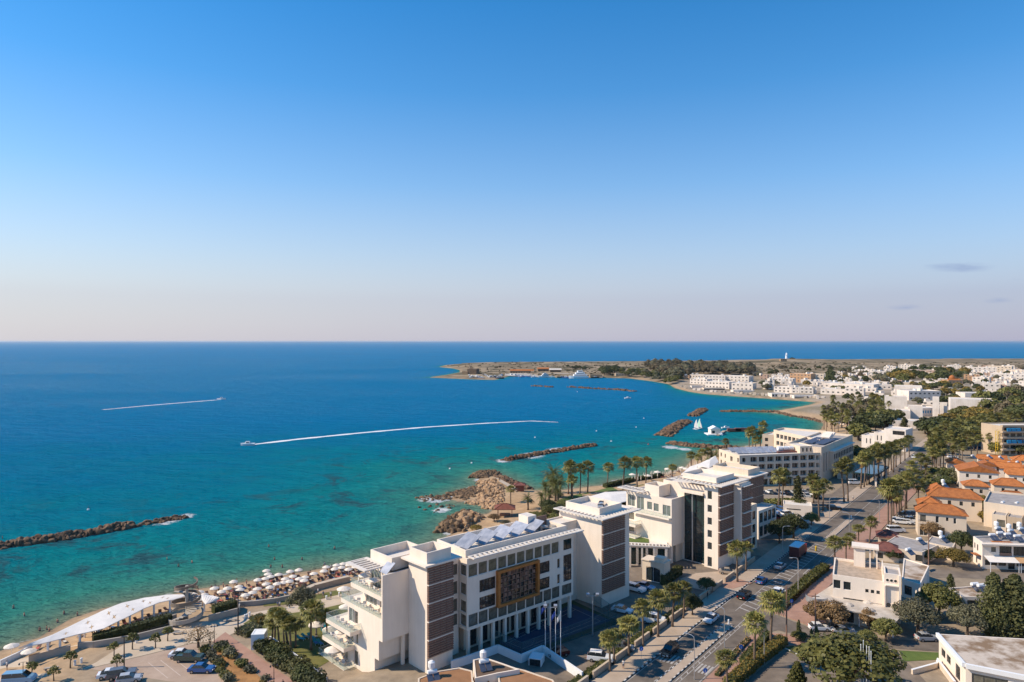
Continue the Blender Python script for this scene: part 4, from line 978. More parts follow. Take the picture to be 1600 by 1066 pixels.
# end block, stepping out towards the sea level by level
SK = -2.0
lv = [(G-3.2, G+1.75, 7.7, 19.2), (G+1.75, G+5.2, 6.4, 17.3), (G+5.2, G+8.75, 5.3, 16.6)]
for k, (z0, z1, b0, b1) in enumerate(lv):
    L_ = b1-b0; ops = {3: [(L_-(13.6-b0)-.9+(.6 if k == 1 else 0), L_-(13.6-b0)+.5, z0+(.6 if k else 1.6), z1-.7, 'curt'), (.4, 2.6, z0+(.5 if k else 1.6), z1-.6, 'pale')]}
    volume(hotel, fr(H, -5.35, 5.5, b0, b1), z0, z1, WHITE, ops, .02)
volume(hotel, fr(H, -3.3, 5.5, 5.62, 14.9), G+8.75, G+12.2, WHITE, {3: [(1.0, 4.6, G+9.2, G+11.7, 'pale'), (5.6, 6.6, G+9.4, G+11.6, 'plain'), (7.0, 9.1, G+9.3, G+11.5, 'curt')]}, .02)
volume(hotel, fr(H, -3.3, 5.5, 5.62, 12.7), G+12.2, G+16.3, WHITE, {3: [(.5, 3.7, G+12.6, G+15.7, 'pale'), (4.3, 5.0, G+12.9, G+15.1, 'plain'), (5.7, 6.8, G+12.9, G+15.2, 'curt')]}, .5)
volume(hotel, fr(H, -5.35, 5.5, 5.3, 5.62), G+8.75, G+16.4, WHITE, {}, .0, name='fin_wall')
slab(hotel, 'balcony_slab', fr(H, -5.34, -3.3, 5.62, 15.6), G+12.0, G+12.75, WHITE); slab(hotel, 'balcony_slab', fr(H, -5.34, -3.3, 5.62, 19.0), G+8.3, G+9.0, WHITE); slab(hotel, 'balcony_slab', fr(H, -3.3, 5.5, 14.9, 19.0), G+8.3, G+9.0, WHITE); slab(hotel, 'balcony_slab', fr(H, -3.3, 5.5, 12.7, 15.6), G+12.2, G+12.72, WHITE)
balustrade(hotel, [H(-5.3,5.7),H(-5.3,15.5),H(5,15.5)], G+12.75, .75); balustrade(hotel, [H(-5.3,5.7),H(-5.3,18.9),H(5,18.9)], G+9.0, .95)
for z, b0, b1 in ((G+5.0, 12.1, 20.6), (G+1.5, 14.3, 22.0), (G-2.3, 14.3, 23.5)):
    slab(hotel, 'balcony_slab', fr(H, -7.5, -5.36, b0, b1), z-.35, z+.35, WHITE); slab(hotel, 'balcony_slab', fr(H, -5.36, 4, 19.3 if z < G else (17.4 if z < G+3 else 16.7), b1), z-.35, z+.34, WHITE)
    balustrade(hotel, [H(-5.4,b0+.05),H(-7.45,b0+.05),H(-7.45,b1-.05),H(3,b1-.05)], z+.35, 1.0)
slots(hotel, 'roof_canopy', H, -7.0, -2.6, 8.2, 14.6, G+16.7, 6, 'b'); volume(hotel, fr(H, -2.6, 5.3, 6.6, 13.4), G+16.3, G+18.5, WHITE, {}, 1.4)
panel_at(hotel, (*H(-4.2,6.9), G+16.2), (HV[0]*-1,HV[1]*-1), HU, 2.2, 2.4)
slab(hotel, 'column', fr(H, -1.2, -.7, 5.5, 6.0), G-2, G+5.2, WHITE)
volume(hotel, fr(H, -7.2, -1.2, 1.0, 6.2), G-3, G-.3, CREAM, {}, .9, roof=CONC)
# recess and the long block
volume(hotel, fr(H, 5.5, 8.7, 2.3, 12.5), G-1, G+17.0, WHITE, {0: [(1.0, 2.9, G+z, G+z+h, 'curtd') for z, h in ((14.2,1.9),(10.8,2.2),(7.7,2.2),(5.2,2))]}, .3)
LE = (.760,.649); LO = (-7.97,120.9); HB = frame(LO, LE)
lb = fr(HB, 0, 26.8, 0, 11)
ops0 = wgrid(.25, 22.9, 10, 2.05, [G+13.95], 2.25, 'curt')+wgrid(.25, 23.0, 10, 2.05, [G+5.15], 2.2, 'curtd')
for z in (10.75, 7.65): ops0 += [(2.8,6.5,G+z,G+z+2.2,'screen'), (17.0,20.2,G+z,G+z+2.2,'screen'), (22.3,23.1,G+z+.1,G+z+2.0,'plain')]
ops0 += [(24.0,26.3,G+14.1,G+16.2,'green'),(24.0,26.3,G+7.8,G+13.1,'screen'),(23.6,26.3,G+5.2,G+7.2,'curtd')]
ops3 = [(11-2.1, 10.7, G+z, G+z+h, 'curt') for z, h in ((14.15,1.95),(10.75,2.1),(7.65,2.1),(5.2,2.05))]
volume(hotel, lb, G+4.6, G+17.4, WHITE, {0: ops0, 3: ops3}, .35)
volume(hotel, fr(HB, 1.2, 26.0, 2.6, 10.8), G-.5, G+4.6, CREAM, {0: wgrid(.6, 24, 9, 2.1, [G+.3], 3.3, 'dark')}, .0)
for i in range(10): slab(hotel, 'column', fr(HB, .3+i*2.85, .8+i*2.85, .15, .75), G-.3, G+4.6, WHITE)
slots(hotel, 'cornice', HB, .6, 28.6, -1.3, .6, G+17.42, 26, 'a'); volume(hotel, fr(HB, .8, 26.4, 1.5, 10.6), G+17.06, G+18.4, WHITE, {}, 1.2)
for i in range(5): panel_at(hotel, (*HB(2.6+i*4.05, 5.4), G+17.75), (-HB(0,1)[0]+LO[0], -HB(0,1)[1]+LO[1]), LE, 4.0, 3.7, ang=30)
volume(hotel, fr(HB, 20.3, 22.6, 6.5, 9.4), G+17.2, G+20.2, WHITE, {}, .02); 
q = MB(); q.prism(fr(HB, 22.9, 26.2, 7.2, 7.4), G+17.2, G+19.5); q.build('plant_screen', BROWN, hotel, HL)
for i in range(7):
    q = MB(); q.box(*HB(22+rnd.uniform(0,4.2), 2.6+rnd.uniform(0,4)), G+17.2, rnd.uniform(.7,1.3), rnd.uniform(.6,1.2), rnd.uniform(.5,1.2), 0, rnd.uniform(0,1)); q.build('roof_plant_unit', rnd.choice((METAL, CONC, DMETAL)), hotel, HL)
volume(hotel, fr(HB, 26.8, 36, 6.5, 11), G-.5, G+17.2, WHITE, {}, .3)
fa, fb = lb[0], lb[1]
q = MB()
for u0, u1, z0, z1 in ((6.6,16.9,G+7.2,G+7.7),(6.6,16.9,G+13.4,G+13.9),(6.6,7.15,G+7.7,G+13.4),(16.35,16.9,G+7.7,G+13.4)): facebox(q, fa, fb, u0, u1, z0, z1, .0, .75)
q.build('timber_frame', OAK, hotel, HL)
q = MB(); facebox(q, fa, fb, 7.15, 16.35, G+7.7, G+13.4, .01, .05); q.build('screen_backing', GLASS, hotel, HL)
q = MB(); rs = random.Random(3)
for u in np.arange(7.15, 16.3, 1.02): facebox(q, fa, fb, u, u+.09, G+7.7, G+13.4, .2, .34)
for z in np.arange(G+7.7, G+13.4, .95): facebox(q, fa, fb, 7.15, 16.35, z, z+.09, .215, .325)
for _ in range(34):
    i, j = rs.randrange(9), rs.randrange(6); w_ = rs.uniform(.4,.7); facebox(q, fa, fb, 7.25+i*1.02+.1, 7.25+i*1.02+.1+w_, G+7.82+j*.95, G+7.82+j*.95+w_, .23, .3)
q.build('lattice_screen', BROWN, hotel, HL)
q = MB()
for i in range(9):
    for j in range(6):
        if rs.random() < .42: w_ = rs.uniform(.5,.85); facebox(q, fa, fb, 7.27+i*1.02, 7.27+i*1.02+w_, G+7.83+j*.95, G+7.83+j*.95+w_*rs.uniform(.5,.9), .12, .18)
q.build('pane_reflections', mat('screen_reflection', (.17,.115,.075), .3, .4, 1), hotel, HL)  # pale squares stand in for reflections in the glass behind the lattice
# far tower of the near hotel
H2 = frame((18.8,143.3)); t2 = fr(H2, 0, 9.6, 0, 12); volume(hotel, t2, G-.5, G+18.7, WHITE, {}, .02)
for i in range(5): louvre(hotel, t2[0], t2[1], .05, 7.7, G+2.9+i*3.15, G+2.9+i*3.15+2.9); ledge(hotel, t2[0], t2[1], 0, 7.8, G+2.9+i*3.15+2.93)
slab(hotel, 'roof_cap', fr(H2, .5, 9.4, .8, 11.6), G+18.702, G+18.9, WHITE)
slots(hotel, 'roof_canopy', H2, -1.3, 12.2, -1.4, 1.2, G+18.72, 14, 'a'); slots(hotel, 'roof_canopy', H2, -1.3, 1.3, 1.2, 12.6, G+18.72, 11, 'b'); slab(hotel, 'roof_cap', fr(H2, 9.4, 12.2, 1.2, 12.6), G+18.72, G+18.94, WHITE)
volume(hotel, fr(H2, 1.3, 9.0, 1.6, 11.2), G+18.9, G+20.3, WHITE, {}, 1.1)
for i in range(4): q = MB(); q.box(*H2(4+i*1.2, 3.5+i*.9), G+19.2, 1.1, .9, .9, 0, .4*i); q.build('roof_plant_unit', DMETAL if i % 2 else METAL, hotel, HL)

# --- second hotel
BO = (50.4,166.9); K = frame(BO); h2 = thing('beach_hotel', 'second white hotel with glass atrium and brown louvred bays behind the near one', 'hotel', (*K(3,6), G)); KL = h2.location
tb = fr(K, 0, 7.1, 0, 3.8)
wz = [(16.9,2.1),(13.7,1.8),(10.6,1.8),(7.5,1.8),(4.5,1.8),(.3,2.4)]
volume(h2, tb, G-.5, G+20.6, WHITE, {3: [(.9,2.1,G+z,G+z+h,'plain') for z, h in wz]}, .02)
for i in range(6):
    z0 = 3.3+i*3.02; z1 = min(z0+2.8, 20.5); louvre(h2, tb[0], tb[1], .05, 7.0, G+z0, G+z1); ledge(h2, tb[0], tb[1], 0, 7.4, G+z1+.02, t=.6) if i < 5 else None
t3 = fr(K, 7.1, 12.2, -2.2, 10); volume(h2, t3, G-.5, G+20.2, WHITE, {}, .02)
for i in range(5): louvre(h2, t3[0], t3[1], .6, 4.9, G+3.3+i*3.3, G+3.3+i*3.3+3.0); ledge(h2, t3[0], t3[1], .4, 5.1, G+3.3+i*3.3+3.02, t=.7)
slab(h2, 'roof_cap', fr(K, .6, 11.2, .3, 12), G+20.602, G+20.85, WHITE); slots(h2, 'roof_canopy', K, -1.5, 12.4, -1.8, .9, G+20.63, 15, 'a'); slots(h2, 'roof_canopy', K, -1.5, 1.2, .9, 12.8, G+20.63, 11, 'b')
volume(h2, fr(K, 1.6, 10.4, 1.4, 11), G+20.85, G+22.1, WHITE, {}, .95)
at = fr(K, 1.0, 10, 3.8, 16.4); volume(h2, at, G-.5, G+19.6, WHITE, {3: [(12.6-6.3, 12.55, G+.2, G+17.2, 'green')]}, .6)
slab(h2, 'atrium_canopy', fr(K, -.6, 1.0, 3.9, 10.4), G+17.6, G+18.2, WHITE)
q = MB(); q.tube([(*K(.4,7.4),G+.2),(*K(.4,7.4),G+17.5)], .16, 8); q.build('atrium_column', METAL, h2, KL)
bx_ = fr(K, -4.7, 1.0, 10.15, 21.0)
volume(h2, bx_, G+4.5, G+16.3, WHITE, {3: [(.3,2.5,G+12.2,G+15.4,'pale'),(3.5,5.0,G+12.6,G+14.6,'pale'),(5.5,7.0,G+12.5,G+14.5,'pale'),(8.2,10.5,G+11.9,G+14.6,'pale')]}, .5)
slab(h2, 'balcony_slab', fr(K, -5.7, -4.71, 10.3, 23.0), G+11.2, G+11.6, WHITE); balustrade(h2, [K(-5.6,10.4),K(-5.6,22.9)], G+11.6, .9)
volume(h2, fr(K, -4.2, .8, 14.2, 18.6), G+16.0, G+18.9, WHITE, {}, 2.2); slots(h2, 'roof_canopy', K, -6.2, -2.6, 17.5, 26, G+17.0, 8, 'b')
volume(h2, fr(K, -3.6, 6, 21.0, 25.0), G+0, G+16.0, WHITE, {3: [(.5,2.8,G+12.2,G+15.2,'pale'),(.8,2.6,G+8.6,G+10.6,'curt'),(.8,2.6,G+5.4,G+7.4,'curt')]}, .4)
for z in (G+4.9, G+8.2): slab(h2, 'balcony_slab', fr(K, -7.2, -3.61, 19.4, 27), z-.3, z+.3, WHITE); balustrade(h2, [K(-4.8,19.5),K(-7.1,19.5),K(-7.1,26.9)], z+.3, .9)
volume(h2, fr(K, -2.2, 1.0, 10.6, 24.5), G-.5, G+4.5, CREAM, {3: wgrid(.4, 13, 5, 1.7, [G+.3], 3.6, 'green')}, .0)
for b in (10.6, 14.2, 17.8): slab(h2, 'column', fr(K, -4.4, -3.4, b, b+.9), G-.3, G+4.5, WHITE)
K3 = frame((69,199)); volume(h2, fr(K3, 0, 9, 0, 14), G-.5, G+16.2, CREAM, {}, .02); slab(h2, 'roof_cap', fr(K3, -1, 10, -1.2, 15), G+16.202, G+16.5, WHITE); volume(h2, fr(K3, .8, 8, .6, 12), G+16.5, G+18.2, CREAM, {}, 1.0)
for i in range(5): louvre(h2, fr(K3,0,9,0,14)[0], fr(K3,0,9,0,14)[1], .2, 8.8, G+1+i*3, G+3.7+i*3)
volume(h2, fr(K3, -4, 7, -5, -.05), G-.5, G+8, WHITE, {0: wgrid(.4,10.6,4,2,[G+.6,G+4.4],2.8,'green'), 3: wgrid(.4,4.6,2,1.6,[G+.6,G+4.4],2.8,'green')}, .4)
volume(h2, fr(K, 12.2, 24, 2, 12), G-.5, G+12, CREAM, {0: wgrid(.4,11.4,4,1.6,[G+1,G+4.5,G+8],2.2,'dark')}, .4)
# low glazed pavilion with a lawn on its roof between the two hotels
pe = (.985,-.17); PO = (26.3,171.4); KP = frame(PO, pe)
pav = building('glazed_pavilion', 'low glazed pavilion with a lawn roof between the two hotels', 'pavilion', fr(KP, 0, 12.5, 0, 13), G-.3, G+5.3, WHITE, {0: wgrid(.4,12.1,5,1.75,[G+.1],4.3,'green')}, .5)
slots(pav, 'roof_canopy', KP, -.8, 12.9, -2.0, .1, G+5.32, 16, 'a'); slab(pav, 'roof_lawn', fr(KP, .6, 8, 3, 12), G+4.81, G+4.95, LAWNG)
for i in range(5): slab(pav, 'column', fr(KP, .2+i*2.9, .65+i*2.9, -1.9, -1.45), G-.3, G+5.3, WHITE)
KA = frame((30.6,160.4), (.80,-.60))
arch = building('entrance_gate', 'beige stone entrance arch in front of the glazed pavilion', 'gateway', fr(KA, 0, 5.5, 0, 3.4), G-.3, G+4.6, CREAM, {0: [(1.0,4.5,G+.05,G+3.4,'arch')], 3: [(.6,2.8,G+.05,G+3.2,'arch')]}, .4)
slab(arch, 'cornice', inset(fr(KA, 0, 5.5, 0, 3.4), -.2), G+4.62, G+4.85, CREAM); slab(arch, 'turret', fr(KA, 2.9, 5.2, .3, 2.4), G+4.85, G+5.7, CREAM)

# --- arcaded hotel farther along the road
CE = Vector((33.9,6.6)).normalized(); ce = (CE.x, CE.y); CH = frame((87.3,262), ce); h3 = thing('arcaded_hotel', 'long cream arcaded hotel with a V shaped court and solar roof', 'hotel', (*CH(15,8), G)); CL = h3.location
fl = [(1.6,'green'),(4.6,'dark'),(7.6,'arch')]
ops = {0: []}
for z in (3.4, 6.4, 9.3): ops[0] += [(1.1+i*3.55, 1.1+i*3.55+2.75, G+z, G+z+1.95, 'arch') for i in range(1, 9)]+[(1.2, 2.6, G+z+.1, G+z+1.8, 'dark')] + [(32.9,34.3,G+z,G+z+1.7,'dark')]
ops[0] += wgrid(2, 33, 9, 2.9, [G+.2], 2.4, 'green')
ops[3] = [(u, u+w_, G+z, G+z+h, 'dark') for u, w_ in ((1.2,1.1),(4.6,.9),(14.4,1.1)) for z, h in ((9.3,1.6),(6.4,1.6),(3.4,1.6))]+[(9.0,10.8,G+z,G+z+1.9,'arch') for z in (8.8,6.0,3.2)]
volume(h3, fr(CH, 0, 34.4, 0, 16), G-.5, G+12.1, CREAM, ops, .5, depth=.9)
for i in range(8):
    for j in range(2): panel_at(h3, (*CH(3.2+i*2.55, 5.0+j*5), G+11.9), ce, (-ce[1], ce[0]), 2.3, 3.4, SOLARM, 'solar_panel', 18)
volume(h3, fr(CH, 27.5, 33.5, 2.5, 12), G+11.5, G+14.4, CREAM, {0: wgrid(.4,5.6,3,.7,[G+12.2],1.5,'dark')}, .3)
slab(h3, 'plant_deck', fr(CH, 19, 27.4, 4.5, 13), G+11.62, G+12.2, TILED)
for i in range(3): q = MB(); q.tube([(*CH(20.2+i*2.4,6.5),G+13.2),(*CH(22.2+i*2.4,6.5),G+13.2)], .8, 12); q.build('roof_tank', CHIMW, h3, CL)
wa, wb = (121.6,268.4), (152.2,305); WE = Vector((wb[0]-wa[0], wb[1]-wa[1])).normalized(); WF = frame(wa, (WE.x, WE.y)); Lw = math.hypot(wb[0]-wa[0], wb[1]-wa[1])
volume(h3, fr(WF, 0, Lw, 0, 14), G-.5, G+14.2, CREAM, {0: [(3.2,4.2,G+4,G+11.5,'dark'),(6.4,7.4,G+4,G+11.5,'dark')]}, .9, roof=ROOFG)
bay = fr(WF, 11, 42, -1.6, -.01); volume(h3, bay, G+4.0, G+11.2, CREAM, {0: wgrid(.6,30.6,12,1.7,[G+4.6,G+7.9],2.2,'dark')}, .2)
slab(h3, 'bay_roof', fr(WF, 10.6, 42.4, -2.1, -.01), G+11.21, G+11.6, WHITE)
volume(h3, fr(WF, 14, 40, -8, -2.2), G+0, G+3.6, CREAM, {0: wgrid(.6,25,6,2.4,[G+.2],2.7,'dark')}, .3, roof=ROOFT)
for i in range(7):
    for j in range(2): panel_at(h3, (*WF(12+i*2.4, 4+j*4.4), G+13.7), (-WE.y*-1, WE.x*-1), (WE.x, WE.y), 3.4, 2.1, SOLARD, 'solar_panel', 15)
for a_, t_ in ((27,.3),(31,.1)):
    q = MB(); q.obox((*WF(a_,4), G+14.2), (WE.x*5, WE.y*5, 1.5), (-WE.y*3.6, WE.x*3.6, 0), (-.35,0,.5)); q.build('roof_hatch', WHITE, h3, CL)
court = [(123.4,322),(130.5,289.5),(141.5,303.5),(146,318),(131,330)]
L1_ = math.hypot(7.1,32.5)
volume(h3, court, G-.5, G+14.2, CREAM, {0: [(2.2+i*3.0, 4.5+i*3.0, G+z, G+z+2.0, 'arch') for i in range(8) for z in (10.6, 7.3, 4.2)]}, .8, depth=.7)
volume(h3, [(118.6,323.5),(123.3,322.2),(130.9,330.2),(126,332)], G-.5, G+11.8, CREAM, {0: [(1.2,2.6,G+z,G+z+1.6,'dark') for z in (8.6,5.6,2.6)], 3: [(2,3.4,G+z,G+z+1.6,'dark') for z in (8.6,5.6,2.6)]}, .5)
por = frame((140.5,262.0), (WE.x, WE.y)); pp = thing('porte_cochere', 'dark entrance canopy with blue glass in front of the arcaded hotel', 'canopy', (*por(4,0), G))
slab(pp, 'canopy_roof', fr(por, -2, 20, 0, 8), G+4.4, G+5.0, GLASSG)
for a_ in (0, 9, 18): slab(pp, 'column', fr(por, a_, a_+.6, .5, 1.1), G-.2, G+4.4, WHITE)
kio = building('gatehouse', 'small white flat roofed kiosk with a slot window in the car park', 'kiosk', rect((P(1224,805).x,P(1224,805).y), (.93,-.36), 8.5, 6), G-.3, G+3.6, WHITE, {0: [(1.0,5.2,G+1.9,G+2.3,'dark')]}, .25)
# brown roofed building cut by the lower edge
def pz(pts, z): return [tuple(PZ(x, y, z).xy) for x, y in pts]
b1 = building('low_house', 'low house with a bright tan flat roof at the bottom edge left of the ramp', 'house', pz([(653,1060),(652,1120),(742,1100),(738,1048),(718,1043),(681,1049)][::1], G+3.4), G-.5, G+3.4, CREAM, {}, .12, TILEB)
b2 = building('low_house', 'low house with a wide brown flat roof at the bottom edge beside the ramp', 'house', pz([(776,1049),(790,1120),(900,1120),(864,1062),(820,1047),(803,1043)], G+3.0), G-.5, G+3.0, CREAM, {}, .12, TILEB)
b3 = building('low_house', 'low white house with a shaded brown roof between the two tan roofs', 'house', pz([(739,1031),(742,1060),(778,1052),(812,1046),(787,1037),(757,1027)], G+3.6), G-.5, G+3.6, WHITE, {}, .12, mat('shaded_brown_roof', (.14,.09,.06), .85, .15, .6))  # shade on this roof is put into its darker brown

q = MB()
for i in range(9):
    a, b = PZ(676+i*10, 1059-i*.2, G+2.6), PZ(690+i*11, 1090, G+2.6); q.obox(a, b-a, (.22,.1,0), (0,0,.14))
pg = thing('pergola', 'orange timber pergola slats at the bottom edge between the low roofs', 'pergola', PZ(720,1070,G)); o = q.build('slats', OAK, pg, pg.location)
# ------------------------------------------------------------------ houses right of the road
def z2(px, py, z): p = PZ(px, py, G+z); return (p.x, p.y)
VE = (.90,-.435)
# white corner building with round holes
fa_, fb_ = z2(1301,897.7,7.7), z2(1381.5,909,7.7); ev = Vector((fb_[0]-fa_[0], fb_[1]-fa_[1])); Wc = ev.length; ev.normalize(); ev = (ev.x, ev.y); WH = frame(fa_, ev)
wb_ = building('corner_building', 'white two storey corner building with round holes in its stair tower', 'building', fr(WH, 0, Wc, 0, 12.5), G-.3, G+7.7, WHITE,
 {0: [(.15,1.5,G+4.9,G+6.7,'plain'),(2.0,3.4,G+4.9,G+6.6,'plain'),(6.0,6.6,G+5,G+5.7,'dark'),(7.0,7.6,G+5,G+5.7,'dark'),(8.0,8.6,G+5,G+5.7,'dark'),(2.0,6.3,G+2.7,G+3.3,'dark'),(6.8,9.0,G+2.6,G+3.1,'plain')], 3: [(1.5,5,G+4.8,G+6.6,'plain'),(7,11.5,G+4.8,G+6.6,'plain')]}, .5, ROOFT)
volume(wb_, fr(WH, Wc+.02, Wc+2.9, -.6, 4.5), G-.3, G+9.6, WHITE, {}, .4, ROOFG)
def disc(root, a, b, u, z, r):
    L = math.hypot(b[0]-a[0], b[1]-a[1]); d = Vector(((b[0]-a[0])/L, (b[1]-a[1])/L, 0)); n = Vector((d.y,-d.x,0)); c = Vector((*a, z))+d*u; q = MB(); q.tube([c-n*.02, c+n*.015], r, 16); q.build('porthole', GLASS, root, root.location)
    q = MB(); m = 16
    vs = [c+n*t+d*(rr*math.cos(2*math.pi*k/m))+Vector((0,0,rr*math.sin(2*math.pi*k/m))) for rr, t in ((r,.0),(r+.09,.0),(r+.09,.06),(r,.06)) for k in range(m)]
    q.add(vs, [(s*m+k, s*m+(k+1) % m, ((s+1) % 4)*m+(k+1) % m, ((s+1) % 4)*m+k) for s in range(4) for k in range(m)]); q.build('porthole_rim', WHITE, root, root.location)
ta, tb2 = WH(Wc+.02,-.6), WH(Wc+2.9,-.6)
for u in (.55,1.25,1.95): disc(wb_, ta, tb2, u, G+8.3, .27)
for u in (.75,1.75): disc(wb_, ta, tb2, u, G+3.4, .42)
q = MB(); facebox(q, ta, tb2, 0, .18, G+.5, G+7.3, .0, .55); facebox(q, ta, tb2, 2.5, 2.88, G+.5, G+9.6, .0, .55); facebox(q, ta, tb2, .18, 2.5, G+7.3, G+7.5, 0, .55); q.build('tower_fins', WHITE, wb_, wb_.location)
ph = Vector(z2(1334,881,7.7)); PH = frame(ph, ev); volume(wb_, fr(PH, 0, 2.2, 0, 2.5), G+7.2, G+11.3, WHITE, {}, .02); slab(wb_, 'canopy_roof', fr(PH, -.4, 4.8, -.5, 3.0), G+11.31, G+11.7, WHITE)
for a_ in (3.0, 4.3): slab(wb_, 'post', fr(PH, a_, a_+.25, 0, .25), G+7.2, G+11.3, WHITE)
slab(wb_, 'parapet_wall', fr(PH, 4.4, 8.6, .4, .7), G+7.2, G+8.5, WHITE)
q = MB(); p_ = WH(Wc-.4, 7); q.prism([WH(Wc-.2,4.6),WH(Wc-.05,4.6),WH(Wc-.05,9),WH(Wc-.2,9)], G+7.7, G+9.4); q.build('parapet_fin', WHITE, wb_, wb_.location)
cp_ = [z2(*q, 3.0) for q in ((1266,936),(1300,950),(1345,957),(1398,974),(1409,962),(1384,938),(1330,926),(1300,914))]
cb = thing('ground_floor_shop', 'low shop front with a stained canvas roof round the white corner building', 'shop', (*cp_[1], G)); slab(cb, 'canvas_roof', cp_, G+2.75, G+3.0, STCAN)
volume(cb, inset(cp_, 1.2), G-.2, G+2.74, CREAM, {1: [(.5,3.5,G+.2,G+2.3,'dark')], 2: [(.8,3,G+.2,G+2.3,'dark'),(3.6,5,G+.2,G+2.4,'plain')], 0: [(.4,3,G+.2,G+2.3,'dark')]}, 0)
for k in range(9): q = MB(); q.lathe((*[cp_[i % 8][j]*(.35)+sum(c[j] for c in cp_)/8*.65 for j in (0,1) for i in (k,)][:2], G+3.0), [(1.0,0),(.8,.25),(.25,.5)], 8); q.build('canvas_fold', STCAN, cb, cb.location) if k % 2 else None
for k in (0,1,2,3): slab(cb, 'post', [(cp_[k][0]-.1+dx, cp_[k][1]+.5+dy) for dx, dy in ((0,0),(.2,0),(.2,.2),(0,.2))], G-.2, G+2.75, PAINTW)
n_ = 12; c0 = Vector((*z2(1276,932,3.6),0)); q = MB(); arcp = [(c0.x+2.1*math.cos(R(150+i*15)), c0.y+2.1*math.sin(R(150+i*15))) for i in range(n_+1)]
for a, b in zip(arcp[:-1], arcp[1:]): q.obox((*a, G+2.7), (b[0]-a[0], b[1]-a[1], 0), (.06,.06,0), (0,0,1.1))
q.build('curved_sign_band', METAL, cb, cb.location)

def flat_house(name, label, px, z, wm=WHITE, roof=ROOFW, ops=None, par=.5, cat='house', group=None, zb=-.4):
    return building(name, label, cat, [z2(*p, z) for p in px], G+zb, G+z, wm, ops, par, roof, group)
fh = flat_house('flat_house', 'low building with a tan rubble roof right of the corner building', [(1409,904),(1438,913),(1452,884),(1412,872)], 4.0, WHITE, ROOFS, {0: [(.6,2.2,G+.8,G+2.8,'dark')], 1: [(.6,3,G+1,G+2.8,'dark'),(4,6.4,G+1,G+2.8,'dark')]}, .2)
flat_house('flat_house', 'grey roofed single storey house with a solar heater behind the corner building', [(1374,853),(1441,863),(1468,851),(1402,836)], 3.2, CREAM, ROOFG, {0: [(1,2.4,G+.8,G+2.4,'dark'),(4,5.6,G+.8,G+2.4,'dark'),(8,9.6,G+.8,G+2.4,'dark')]}, .12)
flat_house('flat_house', 'small grey roofed house with a white tank dome and red edged parapet', [(1448,847),(1489,856),(1494,846),(1456,837)], 3.4, CREAM, ROOFG, {0: [(1,2.4,G+.8,G+2.4,'dark')]}, .15)
def tent_house(label, px, py, w, d, ez, rh, m=TILED, e=VE, wm=CREAM, name='tiled_kiosk', cat='house'):
    o = z2(px, py, ez); r = building(name, label, cat, rect(o, e, w, d), G-.3, G+ez, wm, {0: [(.6,2,G+.6,G+2.1,'dark')]}, 0); hip_roof(r, rect(o, e, w, d), G+ez+.02, rh, .6, m); return r
tent_house('brown tiled pavilion roof just behind the corner building penthouse', 1366, 858, 5.5, 4.5, 2.8, 1.5)
tent_house('brown tiled pavilion roof beside the white van on the villa forecourt', 1373, 838, 4.5, 4.5, 2.8, 1.5)
flat_house('flat_house', 'white house with a rusty roof and solar panels behind the two poplars', [(1482,918.5),(1503,932),(1578,935),(1552,914)], 5.3, WHITE, ROOFS, {0: [], 1: [(1.0,3.4,G+2.9,G+4.6,'curtd'),(5.2,7.6,G+2.9,G+4.6,'curtd')]}, .25)
slab(bpy.data.objects['flat_house.003'], 'porch_roof', [z2(1505,958,1.9), z2(1580,962,1.9), z2(1578,952,1.9), z2(1510,948,1.9)], G+1.9, G+2.1, WHITE)
# two storey house with awnings at the right edge
mb_ = flat_house('awning_house', 'white two storey house with cafe awnings at the right edge', [(1520.6,838),(1535,847.5),(1648,851),(1645,833)], 6.5, WHITE, ROOFG, {0: [(.6,1.3,G+3.8,G+5.2,'dark'),(2.2,3.0,G+3.6,G+5.2,'dark'),(1.6,2.4,G+.4,G+2.4,'dark')], 1: [(2.0,3.1,G+4.2,G+5.4,'curtd'),(3.9,6.7,G+3.4,G+5.7,'dark'),(7.1,10.4,G+3.4,G+5.7,'dark'),(10.8,14,G+3.4,G+5.7,'dark'),(.6,3.4,G+.9,G+2.3,'dark'),(3.7,5.4,G+.9,G+2.3,'dark'),(5.9,7.4,G+.1,G+2.4,'dark'),(7.8,11,G+.9,G+2.3,'dark')]}, .5, 'house')
ME = Vector(z2(1648,851,6.5))-Vector(z2(1535,847.5,6.5)); ME.normalize(); MF = frame(z2(1535,847.5,6.5), (ME.x, ME.y))
slab(mb_, 'roof_edge', fr(MF, -.6, 15, -.9, -.01), G+6.0, G+6.35, WHITE)
for a0, a1, m, nm in ((.3,7.1,CANVAS,'white_awning'),(7.2,11.4,mat('tan_canvas', (.50,.30,.15), .85, .1, .6),'tan_awning')):
    q = MB(); s = [MF(a0,-.02),MF(a1,-.02),MF(a1,-2.6),MF(a0,-2.6)]; q.add([(*s[0],G+3.3),(*s[1],G+3.3),(*s[2],G+2.5),(*s[3],G+2.5),(*s[0],G+3.22),(*s[1],G+3.22),(*s[2],G+2.42),(*s[3],G+2.42)], [(3,2,1,0),(4,5,6,7),(2,3,7,6)]); q.build(nm, m, mb_, mb_.location)
    for a_ in (a0+.2, a1-.2): slab(mb_, 'awning_post', fr(MF, a_, a_+.1, -2.5, -2.4), G-.2, G+2.45, PAINTW)
slab(mb_, 'balcony_panel', fr(MF, 3.9, 6.7, -.08, -.01), G+3.3, G+4.1, BROWN); slab(mb_, 'tiled_hood', fr(MF, -1.3, -.1, .6, 2.8), G+3.0, G+3.15, TILE)
slab(mb_, 'roof_patch', fr(MF, 3.5, 8, 1, 3), G+6.02, G+6.15, TILE)
